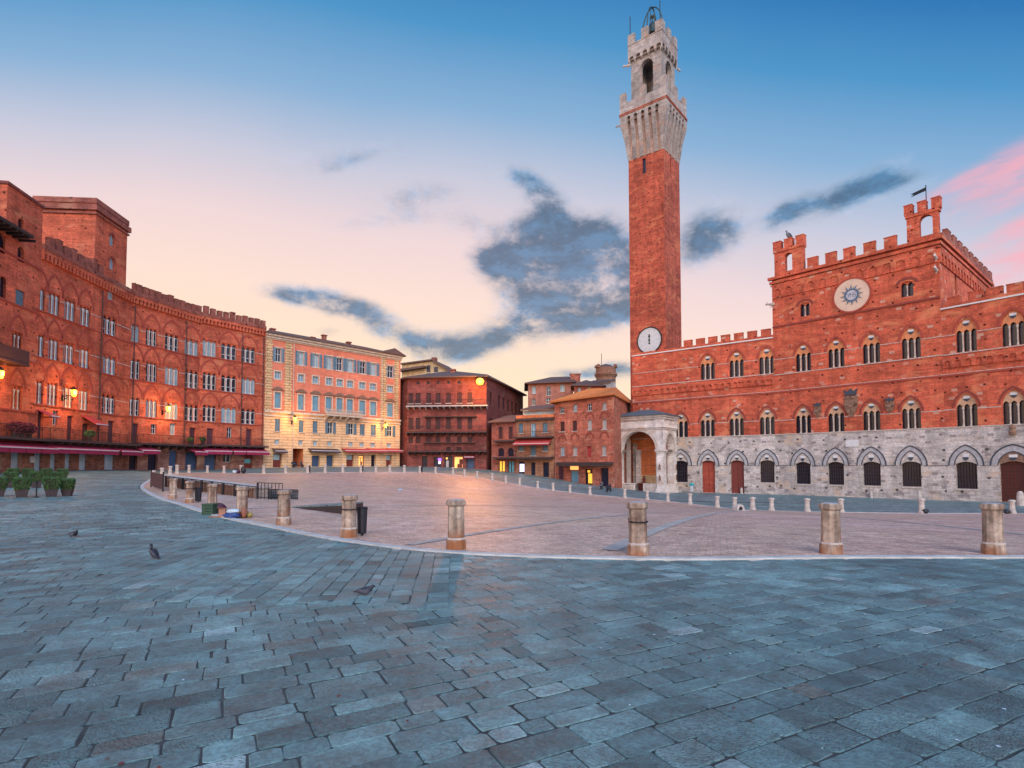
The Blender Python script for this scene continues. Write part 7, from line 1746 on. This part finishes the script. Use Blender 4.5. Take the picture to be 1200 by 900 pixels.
# --- pigeons and gull
def bird(name, label, cat, loc, rz, mat, mat2, s=1.0, pose='stand'):
    t_ = thing(name, label, cat, loc); mb = MB(); L = Vector(loc); c, sn = math.cos(rz), math.sin(rz)
    def w(x, y, z): return (L.x+(x*c-y*sn)*s, L.y+(x*sn+y*c)*s, L.z+z*s)
    if pose == 'stand': sp_ = [(.115, 0, .248, .004, .004), (.10, 0, .25, .020, .020), (.085, 0, .255, .028, .027), (.07, 0, .243, .026, .026), (.062, 0, .205, .027, .03), (.05, 0, .165, .043, .048), (.01, 0, .125, .055, .06), (-.05, 0, .085, .05, .05), (-.10, 0, .058, .035, .028), (-.15, 0, .04, .03, .012), (-.2, 0, .02, .026, .006)]
    else: sp_ = [(.13, 0, .135, .004, .004), (.115, 0, .138, .019, .019), (.095, 0, .142, .026, .026), (.08, 0, .13, .026, .027), (.06, 0, .105, .04, .042), (0, 0, .085, .058, .055), (-.07, 0, .075, .05, .045), (-.13, 0, .07, .034, .02), (-.2, 0, .065, .03, .008)]
    mb.loft([(*w(x, y, z), a*s, b*s) for x, y, z, a, b in sp_], 12); bd = obj('body', mb, mat, t_, True)
    mb = MB(); hp = sp_[2]; bk_ = sp_[0]; mb.loft([(*w(hp[0]+.02, 0, hp[2]-.003), .009*s, .008*s), (*w(bk_[0]+.028, 0, bk_[2]-.012), .002*s, .002*s)], 6); obj('beak', mb, M['iron'], t_)
    for sd in (-1, 1):
        mb = MB(); mb.loft([(*w(.05, .045*sd, sp_[5][2]+.01), .008*s, .03*s), (*w(-.02, .05*sd, sp_[5][2]-.03), .01*s, .045*s), (*w(-.1, .045*sd, sp_[5][2]-.075 if pose == 'stand' else .085), .008*s, .028*s), (*w(-.17, .02*sd, .035 if pose == 'stand' else .075), .004*s, .008*s)], 8); obj('wing', mb, mat2, t_, True)
        mb = MB(); hx = .015; mb.tube(w(hx, .022*sd, .0), w(hx-.012, .02*sd, .08), .006*s); 
        for an in (-.5, 0, .5): mb.tube(w(hx, .022*sd, .004), w(hx+.035*math.cos(an), .022*sd+.035*math.sin(an), .003), .004*s)
        obj('leg', mb, M['crest'], t_)
    return t_
M['pigeon'] = plain('dark_pigeon_feathers', (.022, .022, .03), .55, var=.5, scale=30); M['pigeon_wing'] = plain('slate_wing_feathers', (.05, .05, .065), .6, var=.4, scale=25); M['gull'] = plain('grey_gull_feathers', (.16, .17, .2), .6, var=.3)
bird('pigeon', 'dark pigeon standing upright on the paving at the left, facing left', 'pigeon', ground_at(179.5, 655.5), R(150), M['pigeon'], M['pigeon_wing'], .98)
bird('pigeon', 'dark pigeon crouching on the paving near the centre of the foreground', 'pigeon', ground_at(429.5, 698), R(10), M['pigeon'], M['pigeon_wing'], .85, 'low')
bird('pigeon', 'dark pigeon lying low on the paving at the far left', 'pigeon', ground_at(86.5, 629.5), R(-20), M['pigeon'], M['pigeon_wing'], 1.05, 'low')
gp = WP1.P(WP1.u(924, 280), WP1.z(922, 279.3), 0); 
bird('gull', 'grey gull perched on the middle merlon of the left bell gable', 'gull', (gp.x, gp.y, WP1.z(925, 291.5)+1.36), R(200), M['gull'], M['pigeon_wing'], 4.2)
# --- weather vane
vp = WP1.P(WP1.u(1085.5, 240), WP1.z(1085, 249)+1.36, -.04); wv = thing('weather_vane', 'thin iron weather vane with a flat banner on the right bell gable', 'weather vane', vp)
mb = MB(); zt2 = WP1.z(1084, 217); mb.tube(vp, (vp.x, vp.y, zt2), .05); obj('pole', mb, M['iron'], wv); mb = MB(); zz = WP1.z(1084, 224); W_ = Wall((vp.x-WP1.d.x*1.6, vp.y-WP1.d.y*1.6), (vp.x, vp.y)); mb.wprism(W_, [(.1, zz-.2), (1.6, zz+.05), (1.6, zz+.45), (.1, zz+.15), (.4, zz)], -.03, .03); obj('banner', mb, M['iron'], wv)
# --- street lamps on the walls
def wall_lamp(W, px, py, out, label, watts=260):
    watts *= 2.2
    u, z = W.uz(px, py, out); b = W.P(u, z, out); t_ = thing('wall_lamp', label, 'lamp', W.P(u, z-.3, 0)); OFF[t_.name] = W.P(u, z-.3, 0)
    mb = MB(); mb.path([W.P(u, z-.45, 0), W.P(u, z-.3, out*.4), W.P(u, z-.32, out*.8), W.P(u, z-.34, out)], .035); mb.wbox(W, u-.08, u+.08, z-.8, z-.2, 0, .06); mb.tube(W.P(u, z-.8, .05), W.P(u, z-.34, out*.6), .025); obj('bracket', mb, M['iron'], t_)
    mb = MB(); mb.lathe((b.x, b.y, z-.38), [(.12, 0), (.2, .12), (.25, .54), (.22, .62)], 6); obj('lantern', mb, M['lamp_glass'], t_)
    mb = MB(); mb.lathe((b.x, b.y, z+.28), [(.3, 0), (.28, .04), (.12, .2), (.03, .3)], 6); obj('cap', mb, M['iron'], t_)
    l = bpy.data.lights.new('lamp_light', 'POINT'); l.energy = watts; l.color = (1.0, .46, .1); l.shadow_soft_size = .3; lo_ = bpy.data.objects.new('lamp_light', l); COL.objects.link(lo_); lo_.parent = t_
    q = W.P(u, z, out+.42); lo_.location = q-Vector(t_.location); return t_
wall_lamp(WS[0], 86.5, 460, 1.05, 'lit street lantern on the curved palace between its second and third triple window', 300)
wall_lamp(WS[1], 197.3, 478.5, .95, 'lit street lantern on the curved palace near the middle of its front', 300)
wall_lamp(WA, 0.5, 438, 1.2, 'lit street lantern under the wooden balcony at the left picture edge', 260)
wall_lamp(WY, 345.5, 491, 1.0, 'lit street lantern on the left part of the salmon palace', 260)
wall_lamp(WY, 451.5, 498.5, 1.0, 'lit street lantern on the right corner of the salmon palace', 260)
u, z = WD.uz(562.5, 447, 1.9); b = WD.P(u, z, 1.9); t_ = thing('flood_lamp', 'bright glaring flood lamp under the eave of the dark red palace', 'lamp', WD.P(u, z, 0))
mb = MB(); mb.path([WD.P(u, z+.1, 0), WD.P(u, z+.5, .8), WD.P(u, z+.6, 1.9)], .05); obj('bracket', mb, M['iron'], t_)
mb = MB(); mb.lathe((b.x, b.y, z-.6), [(.1, 0), (.5, .14), (.72, .6), (.5, 1.06), (.1, 1.2)], 16); obj('globe', mb, M['flood_glass'], t_, True); mb = MB(); mb.lathe((b.x, b.y, z+.6), [(.3, 0), (.2, .12), (.05, .2)], 12); obj('cap', mb, M['iron'], t_)
l = bpy.data.lights.new('flood_glow', 'POINT'); l.energy = 3200; l.color = (1.0, .40, .08); l.shadow_soft_size = .5; lo_ = bpy.data.objects.new('flood_glow', l); COL.objects.link(lo_); lo_.parent = t_; lo_.location = WD.P(u, z-.8, 4.0)-Vector(t_.location)
l = bpy.data.lights.new('flood_light', 'SPOT'); l.energy = 15000; l.color = (1.0, .34, .08); l.shadow_soft_size = .5; l.spot_size = R(120); l.spot_blend = .8; lo_ = bpy.data.objects.new('flood_light', l); COL.objects.link(lo_); lo_.parent = t_; lo_.location = WD.P(u, z-.1, 2.9)-Vector(t_.location)
lo_.rotation_euler = (WD.P(u, z, 2.9)-Vector((2, 48, -1))).to_track_quat('Z', 'Y').to_euler()
# --- terrace plants
def plant(label, p, r_, h, mat, seed, leaves=500):
    t_ = thing('potted_plant', label, 'plant', p); mb = MB(); mb.lathe(p, [(.16, 0), (.22, .3), (.24, .32)], 10); obj('pot', mb, M['pot'], t_); rr_ = random.Random(seed); mb = MB()
    for i in range(leaves):
        v = Vector((rr_.gauss(0, 1), rr_.gauss(0, 1), rr_.gauss(0, 1))).normalized()*rr_.random()**.4; q = Vector(p)+Vector((v.x*r_, v.y*r_, .35+h*.5+v.z*h*.5)); s = rr_.uniform(.05, .11); a = Vector((rr_.gauss(0, 1), rr_.gauss(0, 1), rr_.gauss(0, 1))).normalized(); b_ = a.orthogonal().normalized(); mb.poly([q-a*s, q-b_*s*.6, q+a*s, q+b_*s*.6])
    obj('foliage', mb, mat, t_)
for i, (px, l_) in enumerate(((3, 'red leaved shrub in a pot at the left end of the terrace'), (11, 'red leaved shrub in a pot, second on the left terrace'), (20, 'red leaved shrub in a pot at the terrace corner below the tall windows'))): plant(l_, WA.P(WA.u(px), 4.07, .8), .6, .95, M['red_leaf'], i, 700)
plant('dark potted plant on the terrace under the small awning', WS[0].P(WS[0].u(95), TZ[0]+.01, .7), .5, .8, M['leaf'], 7); plant('dark potted plant on the terrace left of a plum door', WS[1].P(WS[1].u(217), TZ[1]+.01, .7), .4, .6, M['leaf'], 8); plant('dark potted plant on the terrace right of a plum door', WS[2].P(WS[2].u(233.5), TZ[2]+.01, .7), .4, .6, M['leaf'], 9)
awning(sans, WS[0], WS[0].u(93), WS[0].u(107), WS[0].z(100, 487), 1.5, .9, 'red_awning', .12)
awning(sans, WS[0], WS[0].u(40.3), WS[0].u(50), WS[0].z(45, 480), 1.3, .6, 'awning', .1)
u, z = WA.uz(37.5, 538.5); mb = MB(); mb.wbox(WA, u-.3, u+.3, z-.28, z+.28, 0, .08); obj('notice_board', mb, M['white_bag'], lh)
# --- scooters parked by the chapel
def scooter(p, rz, label, mat):
    t_ = thing('scooter', label, 'scooter', p); L = Vector(p); c, sn = math.cos(rz), math.sin(rz); w = lambda x, y, z: (L.x+x*c-y*sn, L.y+x*sn+y*c, L.z+z)
    for x in (-.6, .62):
        mb = MB(); pts = []
        for k in range(17): a = 2*math.pi*k/16; pts.append(w(x+.2*math.cos(a), 0, .25+.2*math.sin(a)))
        mb.path(pts, .055, 6); wl_ = obj('wheel', mb, M['bin'], t_)
        mb = MB(); mb.tube(w(x, -.04, .25), w(x, .04, .25), .13, 10); obj('rim', mb, M['iron'], wl_)
    mb = MB(); mb.loft([(*w(-.95, 0, .62), .08, .06), (*w(-.75, 0, .6), .17, .16), (*w(-.4, 0, .55), .2, .2), (*w(-.1, 0, .38), .19, .1), (*w(.15, 0, .3), .18, .06), (*w(.32, 0, .36), .2, .07), (*w(.42, 0, .65), .19, .08), (*w(.5, 0, .98), .09, .06)], 10); obj('body', mb, mat, t_, True)
    mb = MB(); mb.loft([(*w(-.9, 0, .76), .1, .04), (*w(-.6, 0, .8), .15, .06), (*w(-.2, 0, .76), .14, .06), (*w(-.05, 0, .7), .08, .04)], 8); obj('seat', mb, M['bin'], t_, True)
    mb = MB(); mb.tube(w(.62, 0, .25), w(.5, 0, .98), .035); mb.tube(w(.46, -.33, 1.03), w(.46, .33, 1.03), .02); obj('handlebar', mb, M['iron'], t_)
    mb = MB(); mb.lathe(w(.57, 0, .85), [(.02, -.09), (.09, -.03), (.09, .03), (.03, .09)], 8); obj('headlight', mb, M['white_frame'], t_)
    for s in (-1, 1):
        mb = MB(); mb.tube(w(.45, .25*s, 1.03), w(.42, .36*s, 1.25), .01); mb.lathe(w(.42, .36*s, 1.22), [(.02, 0), (.06, .05), (.02, .11)], 8); obj('mirror', mb, M['iron'], t_)
M['dark_paint'] = plain('dark_scooter_paint', (.02, .025, .04), .3, var=.1, bump=0); M['grey_paint'] = plain('grey_scooter_paint', (.12, .12, .13), .3, var=.1, bump=0)
scooter(ground_at(705, 573.5), R(70), 'grey scooter parked left of the chapel, the further of two', M['grey_paint']); scooter(ground_at(713.5, 576.5), R(60), 'dark scooter parked right beside the chapel pier', M['dark_paint'])
scooter(gpt(349.3, 84.5), R(30), 'dark scooter parked inside the red passage of the salmon palace', M['dark_paint'])
# --- person by the town hall
def person(p, rz, label):
    L = Vector(p); c, sn = math.cos(rz), math.sin(rz); w = lambda x, y, z: (L.x+x*c-y*sn, L.y+x*sn+y*c, L.z+z)
    def skin(name, V, E, Rd, mat, sub=2):
        me = bpy.data.meshes.new(name); me.from_pydata([Vector(w(*v))-L for v in V], E, []); o = bpy.data.objects.new(name, me); COL.objects.link(o); o.modifiers.new('skin', 'SKIN'); o.modifiers.new('sub', 'SUBSURF').levels = sub
        for i, r_ in enumerate(Rd): me.skin_vertices[0].data[i].radius = (r_, r_)
        me.skin_vertices[0].data[0].use_root = True
        dg = bpy.context.evaluated_depsgraph_get(); m2 = bpy.data.meshes.new_from_object(o.evaluated_get(dg)); bpy.data.objects.remove(o); m2.materials.clear(); m2.materials.append(mat)
        for f in m2.polygons: f.use_smooth = True
        return m2
    t_ = thing('person', label, 'person', p)
    V = [(0, 0, .95), (0, 0, 1.15), (0, 0, 1.36), (0, 0, 1.48), (0, .01, 1.56), (0, .02, 1.64), (0, .02, 1.73), (0, .05, 1.66), (-.1, 0, .92), (-.11, .01, .5), (-.12, -.02, .08), (-.12, .14, .04), (.1, 0, .92), (.11, .01, .5), (.12, -.02, .08), (.12, .14, .04),
         (-.19, 0, 1.42), (-.25, -.02, 1.14), (-.24, .06, .88), (-.235, .09, .78), (.19, 0, 1.42), (.25, -.02, 1.14), (.24, .06, .88), (.235, .09, .78)]
    E = [(0, 1), (1, 2), (2, 3), (3, 4), (4, 5), (5, 6), (5, 7), (0, 8), (8, 9), (9, 10), (10, 11), (0, 12), (12, 13), (13, 14), (14, 15), (2, 16), (16, 17), (17, 18), (18, 19), (2, 20), (20, 21), (21, 22), (22, 23)]
    Rd = [.13, .13, .15, .06, .055, .09, .07, .075, .09, .065, .045, .035, .09, .065, .045, .035, .06, .045, .034, .035, .06, .045, .034, .035]
    o = bpy.data.objects.new('body', skin('body', V, E, Rd, M['skin'])); COL.objects.link(o); o.parent = t_
    jk = [(0, 0, .98), (0, 0, 1.15), (0, 0, 1.38), (0, 0, 1.47), (-.2, 0, 1.42), (-.26, -.02, 1.14), (-.245, .06, .9), (.2, 0, 1.42), (.26, -.02, 1.14), (.245, .06, .9)]
    o = bpy.data.objects.new('jacket', skin('jacket', jk, [(0, 1), (1, 2), (2, 3), (2, 4), (4, 5), (5, 6), (2, 7), (7, 8), (8, 9)], [.165, .16, .18, .08, .08, .065, .055, .08, .065, .055], M['teal_cloth'])); COL.objects.link(o); o.parent = t_
    tr = [(0, 0, .94), (-.1, 0, .88), (-.11, .01, .5), (-.12, -.015, .12), (.1, 0, .88), (.11, .01, .5), (.12, -.015, .12)]
    o = bpy.data.objects.new('trousers', skin('trousers', tr, [(0, 1), (1, 2), (2, 3), (0, 4), (4, 5), (5, 6)], [.15, .11, .085, .07, .11, .085, .07], M['white_bag'])); COL.objects.link(o); o.parent = t_
    mb = MB()
    for s in (-.12, .12): mb.loft([(*w(s, -.08, .05), .045, .05), (*w(s, 0, .06), .055, .065), (*w(s, .1, .045), .055, .05), (*w(s, .19, .03), .03, .03)], 8)
    for s in (0, 1):
        sh = MB(); n0 = len(mb.v)//2; sh.v = mb.v[s*n0:(s+1)*n0]; k0 = len(mb.f)//2; sh.f = [tuple(i-s*n0 for i in f) for f in mb.f[s*k0:(s+1)*k0]]; sh.m = [0]*k0; obj('shoe', sh, M['bin'], t_, True)
    mb = MB(); mb.loft([(*w(0, -.06, 1.6), .06, .05), (*w(0, -.05, 1.68), .1, .08), (*w(0, -.0, 1.76), .1, .07), (*w(0, .06, 1.77), .05, .03)], 10); obj('hair', mb, M['brown_door'], t_, True)
M['teal_cloth'] = plain('teal_jacket', (.02, .30, .32), .8, var=.2)
_pp = WP0.P(WP0.u(813), 0, .9); person((_pp.x, _pp.y, hz(_pp.x, _pp.y)), R(160), 'person in a teal jacket and white trousers standing by the chapel')
# --- crumbs, leaves and litter on the paving
rl_ = random.Random(21); lv = MB()
for i in range(170):
    y = rl_.uniform(3, 16); x = rl_.uniform(-.9*y, .9*y)
    if rim_scale(x, y)[0] < 1.02: continue
    s = rl_.uniform(.006, .02); a = rl_.uniform(0, 6); z = hz_c(x, y)+.006
    lv.add([(x+s*math.cos(a+k*math.pi/3)*rl_.uniform(.6, 1.1), y+s*math.sin(a+k*math.pi/3)*rl_.uniform(.6, 1.1), z+rl_.uniform(0, .006)) for k in range(6)], [(0, 1, 2, 3, 4, 5)], 0 if rl_.random() < .75 else 1)
lo2 = obj('ground_litter', lv, [M['brown_door'], M['white_bag']]); lo2['kind'] = 'stuff'; tag(lo2, 'scattered dry leaf crumbs and specks on the stone paving', 'litter')
p = ground_at(469.5, 574.5); mb = MB(); mb.poly([(p.x-.3, p.y-.2, p.z+.02), (p.x+.35, p.y-.1, p.z+.02), (p.x+.2, p.y+.3, p.z+.06), (p.x-.2, p.y+.25, p.z+.03)]); mb.poly([(p.x-.3, p.y-.2, p.z+.025), (p.x+.1, p.y-.15, p.z+.025), (p.x, p.y+.1, p.z+.15)]); tag(obj('paper_sheet', mb, M['white_bag'], None, loc=p), 'white crumpled paper lying alone on the brick square', 'paper')
